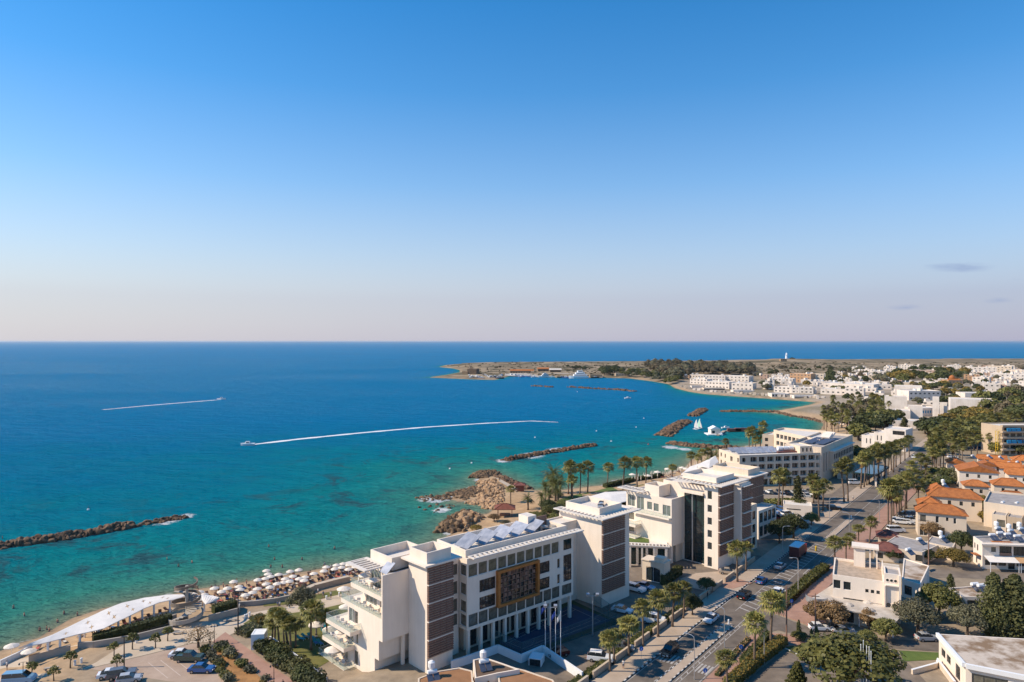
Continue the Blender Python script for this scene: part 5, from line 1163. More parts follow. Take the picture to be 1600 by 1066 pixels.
bb = flat_house('flat_house', 'large beige flat roofed block behind the awning house', [(1537,784),(1648,799),(1648,776),(1546,767)], 7.4, CREAM, ROOFG, {}, .5)
volume(bb, [z2(*p, 5.2) for p in ((1550,803),(1572,806),(1578,797),(1557,793))], G-.3, G+5.2, CREAM, {0: [(1.2,3.2,G+1.6,G+3.8,'curt')]}, .3, ROOFG); volume(bb, [z2(*p, 5.1) for p in ((1573,807),(1597,810),(1603,800),(1579,797.2))], G-.3, G+5.1, BEIGE, {0: [(1.4,3.2,G+1.5,G+3.4,'plain')]}, .3, ROOFG)
# big stained flat roof in the lower right corner
br = flat_house('flat_house', 'low building with a big stained flat roof in the lower right corner', [(1467,990.5),(1509,1038),(1650,1066),(1720,1004),(1600,998)], 4.4, WHITE, ROOFS, {0: [(1.2,3.0,G+1.2,G+2.6,'dark'),(3.6,5.4,G+1.2,G+2.6,'dark'),(7.5,9.4,G+.4,G+2.8,'dark')], 1: [(.8,5.5,G+.8,G+3.2,'curtd')]}, .12)
fa9 = [z2(*p, 4.4) for p in ((1467,990.5),(1509,1038),(1650,1066))]; q = MB()
for a, b in zip(fa9[:-1], fa9[1:]): facebox(q, a, b, 0, math.hypot(b[0]-a[0], b[1]-a[1]), G+3.9, G+4.6, .0, .5)
q.build('white_fascia', PAINTW, br, br.location)
wall_line('garden_wall', 'pale stepped garden wall beside the big stained roof', [P(1425,1054),P(1464,1043),P(1466,1036)], .3, .8, CREAM, PAINTW); wall_line('garden_wall', 'pale wall with white coping running out of the lower edge beside the ramp', [P(1466,1040),P(1492,1075)], .3, 1.0, CREAM, PAINTW)
sheet('walkway', [P(1466,1034),P(1490,1034),P(1530,1085),P(1500,1085)], PAVE, .05)

# ------------------------------------------------------------------ tiled villas
def villa(label, px, py, w, d, ez, rh, gable=False, wm=CREAM, wins=None, e=VE, over=.5, zb=-.4):
    o = z2(px, py, ez); pts = rect(o, e, w, d); n = max(1, int(w/3.2))
    r = building('tiled_villa', label, 'villa', pts, G+zb, G+ez, wm, {0: wins if wins is not None else wgrid(.8, w-.8, n, .9, [G+max(.6, ez-2.4)], 1.3, 'dark'), 1: wgrid(1, d-1, 2, .8, [G+max(.6, ez-2.3)], 1.2, 'dark')}, 0, group='orange roofed villas')
    hip_roof(r, pts, G+ez+.02, rh, over, TILE, gable)
    if gable == 'front':
        q = MB(); c = [Vector((*p, G+ez+.02)) for p in pts]; a = (c[0]+c[1])/2+Vector((0,0,rh-.28)); b = (c[2]+c[3])/2+Vector((0,0,rh-.28)); q.add([c[0],c[1],a,c[2],c[3],b], [(0,1,2),(3,4,5)]); q.build('gable', wm, r, r.location)
    return r
v1 = villa('nearest orange hipped villa with an arched corner porch and balcony', 1434, 799, 11.8, 6.5, 7.0, 2.0, wins=[(.6,2.0,G+4.2,G+6.2,'curtd'),(4.4,5.2,G+4.2,G+6.1,'plain'),(6.9,7.5,G+5.0,G+6.0,'dark'),(8.7,9.4,G+4.4,G+6.0,'plain'),(.5,2.4,G+.2,G+2.9,'arch'),(3.2,6.6,G+.3,G+3.0,'dark')])
VF = frame(z2(1434,799,7.0), VE); slab(v1, 'balcony_slab', fr(VF, .1, 2.7, -1.0, -.01), G+3.7, G+3.95, CREAM); q = MB()
for u in np.arange(.1, 2.7, .2): facebox(q, VF(0,0), VF(11,0), u, u+.05, G+3.95, G+4.8, .92, .97)
facebox(q, VF(0,0), VF(11,0), .1, 2.7, G+4.8, G+4.86, .9, .99); q.build('railing', DMETAL, v1, v1.location)
volume(v1, fr(VF, 8.4, 12.6, 6.7, 11), G-.4, G+6.2, CREAM, {}, .4)
VILLAS = [('orange hipped wing directly behind the arched porch villa', 1437, 789, 6, 8, 6.6, 2.0, False),
 ('wide orange hipped villa second from the front', 1452, 774, 14, 6.5, 7, 2.2, False),
 ('long orange roof along the road side of the second villa', 1450, 770, 6, 9.5, 6.8, 2.4, False),
 ('small orange gabled wing behind the second villa near the white gable wall', 1507, 758, 7, 6, 6, 1.6, False),
 ('tall white gable fronted villa with two tiny windows and a dark awning', 1499, 735, 12.4, 12, 6.6, 2.2, 'front'),
 ('orange hipped villa right of the tall gable wall', 1553, 757, 9.2, 6.5, 5, 2.0, False),
 ('orange hipped roof low at the right edge above the beige block', 1557, 779, 9.5, 7, 5, 2.2, False),
 ('long low orange roof nearest the road at the back of the villas', 1482, 723, 7, 11, 5.0, 1.7, True),
 ('orange gable roof behind the tall white gable at its left', 1497, 731, 6, 8, 4.6, 1.4, True),
 ('orange gable roof at the very back of the villa group', 1530, 717, 11, 7, 6, 1.8, True),
 ('orange roof behind the tall gable at its right', 1528, 727, 7, 8, 6, 1.8, 'front'),
 ('broad orange roof at the back right of the villa group', 1550, 724, 11, 6, 5.5, 1.6, True),
 ('white villa with steep orange roof and dark window facing the garden', 1561, 731, 8, 9, 5.5, 2.2, True),
 ('terracotta walled villa with small dark windows at the right edge', 1576, 741, 11, 9, 5.2, 2.6, True),
 ('orange roof at the right edge behind the terracotta villa', 1585, 719, 12, 9, 6, 2.2, False),
 ('orange roof with a white chimney at the right edge between villas', 1597, 733, 9, 7, 6, 2.0, False)]
VILLAS = [(v[0],v[1],v[2],v[3]*(.88 if i > 6 else 1),v[4]*(.7 if i > 6 else .9),v[5],v[6]*(.85 if i > 6 else 1),v[7]) for i, v in enumerate(VILLAS)]
for lb, px, py, w_, d_, ez, rh, g in VILLAS:
    v = villa(lb, px, py, w_, d_, ez, rh, g, WHITE if g else CREAM)
    if g == 'front' and w_ > 12:
        VG = frame(z2(px,py,ez), VE); slab(v, 'dark_awning', fr(VG, 2.0, 10.2, -1.2, -.01), G+2.8, G+3.0, DMETAL)
        for c in list(v.children):
            pass
WT = [Proto(water_tank(0)), Proto(water_tank(1))]
def tank(px, py, z, k, label, rz=.5): return WT[k].put(PZ(px, py, G+z), rz, 1, label, 'rooftop water heaters')
tank(1420,866,4.0,0,'white water tank on the tan rubble roof'); tank(1437,849,3.2,0,'water heater on the grey roofed house behind the corner building'); tank(1473,846,3.4,1,'white tank dome on the small red edged house')
tank(1476,762,6.2,1,'white tanks stacked on the second orange villa'); tank(1491,778,6.2,1,'white tanks stacked on the nearest orange villa')
for px, py in ((1551,843),(1563,840),(1575,842),(1590,845)): tank(px, py, 6.2, 0, 'water heater on the roof of the awning house', rz=.1)
for px, py in ((1560,832),(1580,836),(1596,833)): tank(px, py, 6.2, 1, 'round tank on the roof behind the awning house', rz=.3)
for px, py in ((1524,922),(1534,924),(1546,924)): tank(px, py, 5.1, 0, 'solar heater on the rusty roof behind the poplars', .2)
tank(757,1045,3.5,1,'water heater with a tall tank on the shaded brown roof at the bottom edge', .4); tank(676,1062,3.0,1,'water heater tank at the bottom edge beside the tower', .4)
for px, py, z in ((1545,716,8),(1563,718,8),(1520,716,7.5),(1577,727,7),(1590,726,7),(1568,791,7.2),(1590,792,7.2)): tank(px, py, z-1.4, 0, 'small water heater among the back villa roofs', .6)

# ------------------------------------------------------------------ blocks farther back
ab = P(1566,712); AE = (1,.05); AF = frame((ab.x, ab.y), AE)
apt = building('apartment_block', 'beige apartment block with turquoise awnings at the right edge', 'apartment block', fr(AF, 0, 34, 0, 14), G-.5, G+14.4, BEIGE, {0: wgrid(.5, 33.5, 10, 2.4, [G+.6,G+3.5,G+6.4,G+9.3,G+12.0], 1.5, 'dark')}, .6)
for i in range(5): slab(apt, 'balcony_slab', fr(AF, -1, 34, -1.6, -.02), G+2.6+i*2.9, G+3.4+i*2.9, BEIGE)
for zi, us in ((3,(1,3.4,5.8)),(1,(1,3.6,6.4,9.2))):
    for u in us: q = MB(); a, b = AF(u,-1.65), AF(u+2.1,-1.65); q.obox((*a, G+3.7+zi*2.9-.2), (b[0]-a[0], b[1]-a[1], 0), (0,-.5,-.2), (0,.2,1.5)); q.build('awning', BLUEA, apt, apt.location)
ys = thing('scaffold_tower', 'yellow scaffold tower beside the apartment block', 'scaffold', P(1559,712)); q = MB()
for x in (0,1.6):
    for y in (0,1.6): q.tube([(x,y,0),(x,y,12)], .12, 4)
for i in range(7):
    z = i*1.9; q.tube([(0,0,z),(1.6,0,z+1.5)], .09, 4); q.tube([(0,0,z+1.5),(0,1.6,z)], .09, 4); q.tube([(0,0,z),(0,1.6,z)], .09, 4); q.tube([(0,0,z),(1.6,0,z)], .09, 4)
q.build('lattice', YELL, ys)
# white stepped building by the road bend
SF = frame((199,345), (.69,.72)); st = building('stepped_building', 'white stepped building with slit windows at the far end of the road', 'building', fr(SF, 0, 13, 0, 10), G-.5, G+11, PALE, {3: [(4,9.5,G+8.2,G+10.2,'screen')], 0: [(3,3.8,G+3,G+5,'dark'),(7,7.8,G+3,G+5,'dark')]}, .4)
volume(st, fr(SF, .4, 12, 10.02, 15), G-.5, G+8.6, PALE, {3: [(1.5,2.0,G+4.5,G+7,'dark'),(3.3,3.8,G+4.5,G+7,'dark')]}, .5); volume(st, fr(SF, .6, 12, 15.02, 21), G-.5, G+6.6, PALE, {3: [(2.2,2.7,G+2.4,G+5,'dark'),(4,4.5,G+2.4,G+5,'dark')]}, .5)
AWN = []
def fbox(name, label, px0, px1, pyb, pyt, wm=PALE, depth=None, wins=None, rot=0, cat='building', roof=None, group=None, par=.5, zoff=-1.0):
    """block whose front wall stands on the ground between two pixels"""
    a = P(px0, pyb); b = P(px1, pyb); b = Vector((a.x+(b.x-a.x), a.y, a.z)); h = (pyb-pyt)*a.y/F; w = max(1.5, (b-a).length)*(1 if rot > -.38 else .92/max(.6, math.cos(rot)-.25*math.sin(-rot)*.6)); e = (math.cos(rot), math.sin(rot)); pts = rect((a.x, a.y), e, w, depth or w*.6); ops = {}
    if wins is None and h > 2.2:
        nf = max(1, int(h/3.1)); n = min(7, max(1, int(w/4.2))); ops[0] = wgrid(.3, w-.3, n, min(2.0, w/n*.55), [a.z+h*(i+.3)/nf for i in range(nf)], min(1.5, h/nf*.5), 'far')
        if rot < -.15: ops[3] = wgrid(.3, (depth or w*.6)-.3, 2, 1.2, [a.z+h*(i+.3)/nf for i in range(nf)], min(1.4, h/nf*.5), 'far')
    if wins: ops[0] = [(u0*w, u1*w, a.z+z0*h, a.z+z1*h, s) for u0, u1, z0, z1, s in wins]
    r = building(name, label, cat, pts, a.z+zoff, a.z+h, wm, ops, par, roof or ROOFW, group)
    if wins is None and h > 2.2 and w > 6: AWN.append((r, pts, a.z+h))
    return r
WB = [('white blank walled block of the stepped complex with a curved left end',1396,1416,657,641,PALE,14,[],-.5),('white square tower block in the middle of the white complex',1419,1436,655,634,PALE,9,[],-.5),
 ('long low white wing with a row of blue windows',1437,1479,651,638,PALE,14,[(i/9+.02,i/9+.09,.35,.7,'blue') for i in range(9)],.25),('thin white chimney tower left of its twin',1457,1464,652,620,PALE,3,[],-.6),('short white chimney tower right of its twin',1468,1476,651,629,PALE,4,[],-.6),
 ('broad white lower block under the dark cypress',1389,1441,668,656,PALE,12,[],-.45),('wide white block with a shaded side left of the dark woods',1485,1537,648,623,PALE,18,[(.86,.92,.35,.6,'dark')],-.5),
 ('pale grey high wall of the big white hotel',1382,1409,645,619,PALE,12,[],-.5),('long white hotel wing with green windows',1420,1470,626,611,PALE,20,None,0),('white gabled hall with a slanting grey side wall',1398,1430,622,603,PALE,20,[],-.5),
 ('white glazed villa with a flat roof beyond the white block',1508,1538,627,614,PALE,16,[(.55,.95,.2,.7,'green')],-.1),('flat white beach club roof among the trees',1318,1364,664,657,PALE,18,[],0),('low white beach house under the grove',1336,1352,676,668,PALE,10,[],0)]
for lb, x0, x1, yb, yt, m, dp, wn, ro in WB: fbox('white_building', lb, x0, x1, yb, yt, m, dp, wn, ro)
ORF = mat('orange_render', (.52,.31,.17), .85, .1, .1); PINKF = mat('pinkish_render', (.46,.31,.23), .85, .1, .1)
HB_ = [(1098,1128,595,586.5,0),(1129,1161,595.5,587,0),(1102,1129,606.5,595.5,0),(1129.5,1139,606,597,2),(1143,1182,610,598,0),(1078,1098,600,591.5,0),(1068,1076,593,586.5,1),(1077,1095,590.5,585,0),(1192,1199,608,597.5,0),(1199.5,1208,608,594,0),
 (1204,1230,600,591,0),(1209,1236,613,604,0),(1236.5,1264,614.5,605,0),(1264.5,1273,615,607,0),(1234,1256,597,583.5,1),(1256.5,1281,597,584,2),(1282,1322,616,607,0),(1286,1336,606,598,0),(1268,1310,598,592.5,0),(1310.5,1333,597.5,592,3),(1309,1314,590,582,2),
 (1215,1221,591,585,0),(1187,1203,593,585.5,3),(1346,1359,587,577.5,0),(1363,1393,589,580,0),(1418,1456,586.5,578,3),(1377,1393,600,592,2),(1507,1524,596,585.5,1),(1505,1539,584.5,574,0),(1540,1563,583,572,2),(1563.5,1574,581,573.5,0),(1547,1582,593,584,0),
 (1575,1610,586,578,2),(1537,1556,612,599,0),(1556.5,1571,612,601,3),(1582,1612,607,600,0),(1395,1453,602,597,2),(1320,1341,618,606,0),(1322,1340,603,596,0),(1331,1345,591,585,3)]
NAMES = ['white flat roofed','orange rendered','beige','pink rendered']
for i, (x0, x1, yb, yt, c) in enumerate(HB_):
    front = x1 < 1300
    fbox('town_house', '%s building in the %s' % (NAMES[c], 'harbour front rows across the bay' if front else 'far town under the horizon'), x0, x1, yb, yt, (PALE,ORF,CREAM,PINKF)[c], None, None, -.5-.12*(i % 3), 'house', group='harbour front buildings' if front else 'buildings of the far town')
rt = random.Random(11)
for i in range(75):
    yb = rt.uniform(577, 604); x0 = rt.uniform(1336, 1596); w_ = rt.uniform(7, 17); h_ = rt.uniform(4, 8)
    if 1458 < x0 < 1506 or (1395 < x0 < 1460 and yb > 590): continue
    c = rt.choice((0,0,0,2,3)); fbox('town_house', '%s building in the far town under the horizon' % NAMES[c], x0, x0+w_, yb, yb-h_, (PALE,ORF,CREAM,PINKF)[c], None, None, rt.uniform(-.8,-.4), 'house', group='buildings of the far town')
for i in range(165):
    if i < 85: x0 = rt.uniform(1200, 1335); yb = rt.uniform(590, 600+(x0-1200)*.09)
    else: x0 = rt.uniform(1330, 1597); yb = rt.uniform(575.5, 590) if i < 145 else rt.uniform(590, 600)
    if 1458 < x0 < 1506 and yb > 585: continue
    if (1225 < x0 < 1285 or 1280 < x0 < 1336) and yb > 598: continue
    c = rt.choice((0,0,0,0,1,2,3)); w_ = rt.uniform(5,11); fbox('town_house', '%s building in the %s' % (NAMES[c], 'harbour front rows across the bay' if x0 < 1300 else 'far town under the horizon'), x0, x0+w_, yb, yb-rt.uniform(4,7), (PALE,ORF,CREAM,PINKF)[c], None, None, rt.uniform(-.8,-.4), 'house', group='harbour front buildings' if x0 < 1300 else 'buildings of the far town')
for x0, yb, w_, h_ in ((1345,630,16,7),(1362,622,14,8),(1350,640,12,6),(1372,634,10,8),(1440,633,22,6),(1340,612,20,6),(1364,608,24,7),(1392,618,14,7),(1446,602,24,6),(1480,616,20,7),(1500,634,14,6),(1542,620,20,9),(1560,632,16,8),(1578,622,20,8),(1584,640,14,7),(1460,596,16,6),(1520,604,16,7)):
    fbox('white_building', 'low white flat roofed building among the trees behind the arcaded hotel', x0, x0+w_, yb, yb-h_, PALE, None, None, rt.uniform(-.7,-.4), 'building', group='low white buildings among the trees')
for i in range(16):
    yb = rt.uniform(595, 606); x0 = rt.uniform(1205, 1320); fbox('town_house', 'white flat roofed building in the harbour front rows across the bay', x0, x0+rt.uniform(8,15), yb, yb-rt.uniform(5,8), PALE, None, None, rt.uniform(-.75,-.4), 'house', group='harbour front buildings')
fbox('waterfront_terrace', 'white waterfront terrace with dark openings at the water', 1206, 1241, 621, 615, PALE, 12, [(i/6+.03,i/6+.13,.25,.75,'dark') for i in range(6)]); fbox('waterfront_terrace', 'long white awning terrace left of the palm grove', 1241, 1290, 623, 618, PALE, 10, [(.02,.98,.1,.4,'dark')])
fbox('waterfront_terrace', 'dark fronted restaurant terrace along the harbour shore', 1100, 1134, 610, 606.5, CREAM, 10, [(.02,.98,.1,.6,'dark')]); fbox('waterfront_terrace', 'white marquee terrace along the harbour shore', 1146, 1186, 614, 610, PALE, 10, [(.3,.45,.1,.6,'dark')]); fbox('waterfront_terrace', 'white awning row by the promenade at the left end of the harbour', 1081, 1101, 606.5, 603, PALE, 8, [])
for i in range(34):
    x0 = 1062+i*6.7; ys = np.interp(x0, [1054,1075,1100,1147,1184,1220,1290], [604,609.5,613,616.5,619,621.5,624.5]); fbox('waterfront_stall', 'small pale stall or awning along the harbour promenade', x0, x0+rt.uniform(3.5,6), ys-rt.uniform(.4,2.4), ys-rt.uniform(3.2,5), rt.choice((PALE,PALE,CREAM,CONC)), 5, [], rt.uniform(-.6,-.2), 'stall', group='stalls along the harbour promenade')
# water tanks and stair heads on the far roofs
tm_ = MB(); tm_.tube([(-.9,0,1.5),(.9,0,1.5)], .65, 8); tm_.box(-.6,0,0,.12,.9,1.2); tm_.box(.6,0,0,.12,.9,1.2); TM = tm_.mesh('roof_tank', CHIMW); sm_ = MB(); sm_.box(0,0,-.5,3.6,3.2,2.9); SM = sm_.mesh('stair_head', PALE)
for root, pts, z in AWN:
    for k in range(rt.choice((1,2,3))):
        u, v = rt.uniform(.12,.88), rt.uniform(.12,.6); x = pts[0][0]+(pts[1][0]-pts[0][0])*u+(pts[3][0]-pts[0][0])*v-root.location.x; y = pts[0][1]+(pts[1][1]-pts[0][1])*u+(pts[3][1]-pts[0][1])*v-root.location.y
        link('roof_tank' if k else 'stair_head', TM if k else SM, root, (x, y, z-root.location.z-.4), rt.uniform(0,1.5))
# orange church
ch = fbox('church', 'orange domed church with red roofs in the far town', 1482, 1505, 606, 594, ORF, 14, None); cx_, cy_ = ch.location.x, ch.location.y; hz = (606-594)*P(1482,606).y/F+ch.location.z+1
q = MB(); q.lathe((0,0,hz-ch.location.z-1), [(3.2,0),(3.2,3.5),(3.4,3.6),(2.6,5.4),(1.2,6.4),(.1,6.8)], 12); q.build('dome', TILE, ch); hip_roof(ch, rect((cx_-7,cy_-6), (1,0), 14, 5), hz-.8, 2.2, .3, TILE, True)
# lighthouse and castle
lp = P(1229,563.5); lh = thing('lighthouse', 'white lighthouse on the low hill against the sea', 'lighthouse', lp); k_ = lp.y/F
q = MB(); q.lathe((0,0,-1), [(2.3*k_,0),(1.7*k_,8*k_+1),(1.7*k_,8.2*k_+1)], 12); q.build('tower', PAINTW, lh); q = MB(); q.lathe((0,0,8.2*k_), [(2.3*k_,0),(2.3*k_,.6*k_),(1.2*k_,.7*k_),(1.2*k_,2.4*k_),(1.5*k_,2.5*k_),(.2*k_,4.2*k_)], 12); q.build('lantern_room', PAINTW, lh)
fbox('keepers_house', 'small house at the foot of the lighthouse', 1220, 1228, 564, 561, SANDST, 8, None, 0, 'house')
cs_ = fbox('castle', 'square dark stone castle at the end of the harbour mole', 730, 745, 584.5, 576.5, mat('castle_stone', (.17,.115,.075), .95, .3, .2), 18, [(.3,.36,.4,.6,'dark'),(.7,.76,.5,.65,'dark')], -.25, 'castle'); kz = P(730,584.5); 
volume(cs_, rect((cs_.location.x-6, cs_.location.y-2), (1,0), 6, 6), kz.z+7, kz.z+12, SANDST, {}, .8); fbox('stone_wall', 'pale stone wall left of the castle', 722, 731, 584.5, 580.5, SANDST, 10, [], -.2, 'wall')
for lb, x0, x1, yb, yt in (('long red roofed warehouse on the quay nearest the castle',797,830,583.5,579.5),('red roofed shed set back behind the quay',840,858,580,576.5),('pale roofed dark shed beside the red roofed one',859,877,581.5,578)):
    o = fbox('warehouse', lb, x0, x1, yb, yt, SANDST, 12, [(i/8+.03,i/8+.09,0,.6,'dark') for i in range(8)] if x0 < 830 else [(.05,.95,.1,.7,'dark')], 0, 'warehouse'); a = P(x0, yb); w_ = (P(x1,yb)-a).length; hip_roof(o, rect((a.x,a.y), (1,0), w_, 12), a.z+(yb-yt)*a.y/F+.05, 2.2, .6, TILE if lb[0] != 'p' else ROOFW, True)
fbox('harbour_house', 'low pale harbour building by the dark trees', 962, 985, 588, 583.5, BEIGE, 12, None); fbox('harbour_house', 'brown quayside block right of the large yacht', 922, 940, 589, 585.5, SANDST, 12, [])
sheet('quay', [P(788,587.5),P(840,589.5),P(942,590.2),P(942,586),P(860,583),P(790,583.5)], CONC, .3)
# ------------------------------------------------------------------ beach canopy, stair, promenade
def star(cx, cy, r, a0): return [(cx+(r if k % 2 == 0 else r*.36)*math.cos(a0+k*math.pi/4), cy+(r if k % 2 == 0 else r*.36)*math.sin(a0+k*math.pi/4)) for k in range(8)]
def sail(name, label, up, lo, z, stars, posts, arch=.8):
    """white shade sail between two edges with star shaped openings"""
    U = [PZ(*p, z) for p in up]; L_ = [PZ(*p, z-.4) for p in lo]; n = len(U); root = thing(name, label, 'canopy', (L_[n//2].x, L_[n//2].y, 2)); off = root.location
    def ev(s, t):
        s = min(max(s, 0), 1)*(n-1); i = min(int(s), n-2); f = s-i; a = U[i].lerp(U[i+1], f); b = L_[i].lerp(L_[i+1], f); p = b.lerp(a, t); return p+Vector((0,0,arch*math.sin(math.pi*min(max(t,0),1))*.6+.08*math.sin(s*2.2)))
    bm = bmesh.new(); sc_ = 10.0; m = (n-1)*3
    outer = [(i/m, 0.) for i in range(m)]+[(1., 0.), (1., .5)]+[(1-i/m, 1.) for i in range(m)]+[(0., 1.), (0., .5)]
    loops = [outer]+[star(x, y*.18+0, .028, a) for x, y, a in []]
    es = []
    def loop(pts):
        vs = [bm.verts.new((x*sc_, y, 0)) for x, y in pts]; es.extend(bm.edges.new((vs[i], vs[(i+1) % len(vs)])) for i in range(len(vs)))
    loop(outer)
    for s, t, r, a in stars: loop([(s+dx/sc_, t+dy) for dx, dy in star(0, 0, r, a)])
    bmesh.ops.triangle_fill(bm, edges=es, use_beauty=True, use_dissolve=False)
    bmesh.ops.subdivide_edges(bm, edges=[e for e in bm.edges if e.calc_length() > .5], cuts=2, use_grid_fill=False); bmesh.ops.triangulate(bm, faces=bm.faces)
    for v in bm.verts: v.co = ev(v.co.x/sc_, v.co.y)-off
    bmesh.ops.recalc_face_normals(bm, faces=bm.faces)
    r_ = bmesh.ops.extrude_face_region(bm, geom=bm.faces[:]); bmesh.ops.translate(bm, verts=[v for v in r_['geom'] if isinstance(v, bmesh.types.BMVert)], vec=(0,0,-.12))
    me = bpy.data.meshes.new('sail_roof'); bm.to_mesh(me); bm.free(); me.materials.append(CANVAS); link('sail_roof', me, root)
    for s, t in posts:
        p = ev(s, t); q = MB(); g = gz(p.x, p.y); q.box(p.x-off.x, p.y-off.y, g-off.z-.2, .3, .3, p.z-g); q.build('post', PAINTW, root)
    return root
SC = lambda l: [(x/4, 840+y/4) for x, y in l]
sail('shade_canopy', 'long white shade canopy with star shaped openings along the beach', SC([(115,690),(330,608),(520,510),(640,458),(760,410),(900,374),(1050,358),(1180,358)]), SC([(118,695),(300,655),(480,603),(650,568),(790,500),(900,440),(1000,405),(1110,386)]), 4.9,
 [(.22,.35,.16,.2),(.33,.62,.17,.3),(.36,.25,.16,.1),(.47,.68,.18,.2),(.50,.33,.18,.4),(.60,.66,.18,.1),(.63,.3,.17,.3),(.71,.68,.17,.2),(.76,.36,.17,.5),(.84,.66,.16,.2),(.89,.4,.16,.3)], [(.14,.1),(.2,.05),(.3,.05),(.4,.08),(.52,.06),(.6,.05),(.7,.05),(.8,.06),(.93,.1),(.3,.9),(.5,.92),(.7,.92)], .12)
sail('shade_canopy', 'small white shade canopy beside the spiral ramp', SC([(1225,362),(1280,360),(1330,360),(1372,374)]), SC([(1230,372),(1262,392),(1285,414),(1370,384)]), 4.6, [], [(.9,.2),(.5,.1)], .3)
BRONZE = mat('weathered_band', (.20,.155,.115), .6, .2, 1); sp_ = P(292,972); spr = thing('spiral_stair', 'grey concrete spiral ramp and stair between the two shade canopies', 'spiral stair', sp_)
for rr, hh, z0, a0, a1, w_, m, nm in ((3.6,1.0,.0,150,560,.25,CONC,'outer_ramp'),(3.2,.9,3.2,120,500,.22,BRONZE,'middle_band'),(2.6,.7,6.0,60,430,.2,BRONZE,'top_band')):
    q = MB(); st_ = 34; prv = None
    for k in range(st_):
        aa, ab_ = R(a0+(a1-a0)*k/st_), R(a0+(a1-a0)*(k+1)/st_); f0, f1 = k/st_, (k+1)/st_; ra = rr*(1-.22*f0); rb = rr*(1-.22*f1); za = z0+2.4*f0; h0 = hh*(1-.55*f0)
        A, B = Vector((ra*math.cos(aa), ra*math.sin(aa), za)), Vector((rb*math.cos(ab_), rb*math.sin(ab_), z0+2.4*f1)); nr = Vector((-math.cos(aa), -math.sin(aa), 0))*w_
        q.obox(A, B-A, nr, (0,0,h0))
    q.build(nm, m, spr)
for k in range(22):
    a = R(170+k*17); q = MB(); z = .2+k*.28; d = Vector((math.cos(a), math.sin(a), 0)); s = Vector((-d.y, d.x, 0)); q.obox(Vector((0,0,z))+d*.3-s*.35, d*2.6, s*.75, (0,0,.12)); q.build('step', CONC, spr)
q = MB(); q.tube([(0,0,0),(0,0,7.5)], .3, 10); q.build('core_column', CONC, spr)
HG = 'clipped hedges'
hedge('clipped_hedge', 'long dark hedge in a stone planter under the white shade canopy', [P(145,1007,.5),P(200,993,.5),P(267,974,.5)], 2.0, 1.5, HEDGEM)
wall_line('planter_wall', 'grey stone planter wall in front of the canopy hedge', [P(122,1013),P(146,1012),P(205,1002),P(270,986)], .3, 1.1, CONC)
wall_line('planter_wall', 'low wall beside the ramp at the left end of the canopy', [P(45,1036),P(110,1019)], .5, 1.3, CONC, STONE)
hedge('clipped_hedge', 'dark hedge behind the grey wall right of the spiral ramp', [P(333,961,.3),P(368,951,.3)], 2.2, 1.7, HEDGEM); wall_line('planter_wall', 'grey wall right of the spiral ramp', [P(326,972),P(372,960),P(374,952)], .3, 1.3, CONC)
wall_line('promenade_wall', 'long low wall between the beach parasols and the promenade', [P(372,948),P(400,946),P(430,942),P(468,934)], .4, 1.0, CONC); wall_line('beach_steps_wall', 'pale stepped wall at the hotel end of the beach', [P(474,930),P(490,922),P(520,914),P(545,908)], 1.2, 1.2, STONE, PROM)
wall_line('beach_rail_wall', 'low white wall beside the ramp in the lower left corner', [P(0,1041),P(28,1028),P(50,1016)], .2, 1.0, PAINTW)
wall_line('garden_white_wall', 'low white wall between the hedge and the hotel lawn', [P(422,1002),P(450,1022),P(480,1045),P(510,1068)], .3, .9, PAINTW)
wb9 = fbox('white_hut', 'small white box hut beside the pink path', 392, 412, 1016, 992, PAINTW, 2.6, [], .1, 'hut', PAINTW, None, .05)
for px, py in ((278,1000),(360,972)): 
    pass
BE = Proto(bench()); BO_ = Proto(bollard()); GL = Proto(garden_lamp())
for px, py, lb in ((279,991,'stone bench near the leafless tree'),(362,971,'stone bench left of the tall black lamp post'),(80,1047,'stone bench by the lower left palm saplings')): BE.put(P(px,py), .3, 1, lb)
for px, py in ((386,966),(390,963),(383,967),(213,1005),(127,1036),(117,1040),(25,1060),(452,950),(510,937),(530,932)): BO_.put(P(px,py), 0, 1, 'white bollard on the promenade', 'promenade bollards')
pl = thing('tall_lamp_post', 'tall black lamp post at the top of the pink path', 'street lamp', P(372,992)); q = MB(); q.tube([(0,0,0),(0,0,8.6)], [.16,.1], 8); q.build('pole', DMETAL, pl); q = MB(); q.box(0,0,8.5,1.4,.3,.15); q.build('lamp_head', DMETAL, pl)
pl = thing('tall_lamp_post', 'tall black lamp post at the edge of the car park', 'street lamp', P(194,1043)); q = MB(); q.tube([(0,0,0),(0,0,5.5)], [.12,.08], 8); q.build('pole', DMETAL, pl); q = MB(); q.box(0,0,5.4,.9,.25,.12); q.build('lamp_head', DMETAL, pl)
for px, py, lb in ((335,1006,'twin lantern lamp post beside the leafless tree'),(428,1072,'twin lantern lamp post at the lower edge of the pink path'),(36,1068,'twin lantern lamp post in the lower left corner')): GL.put(P(px,py), .4, 1, lb)
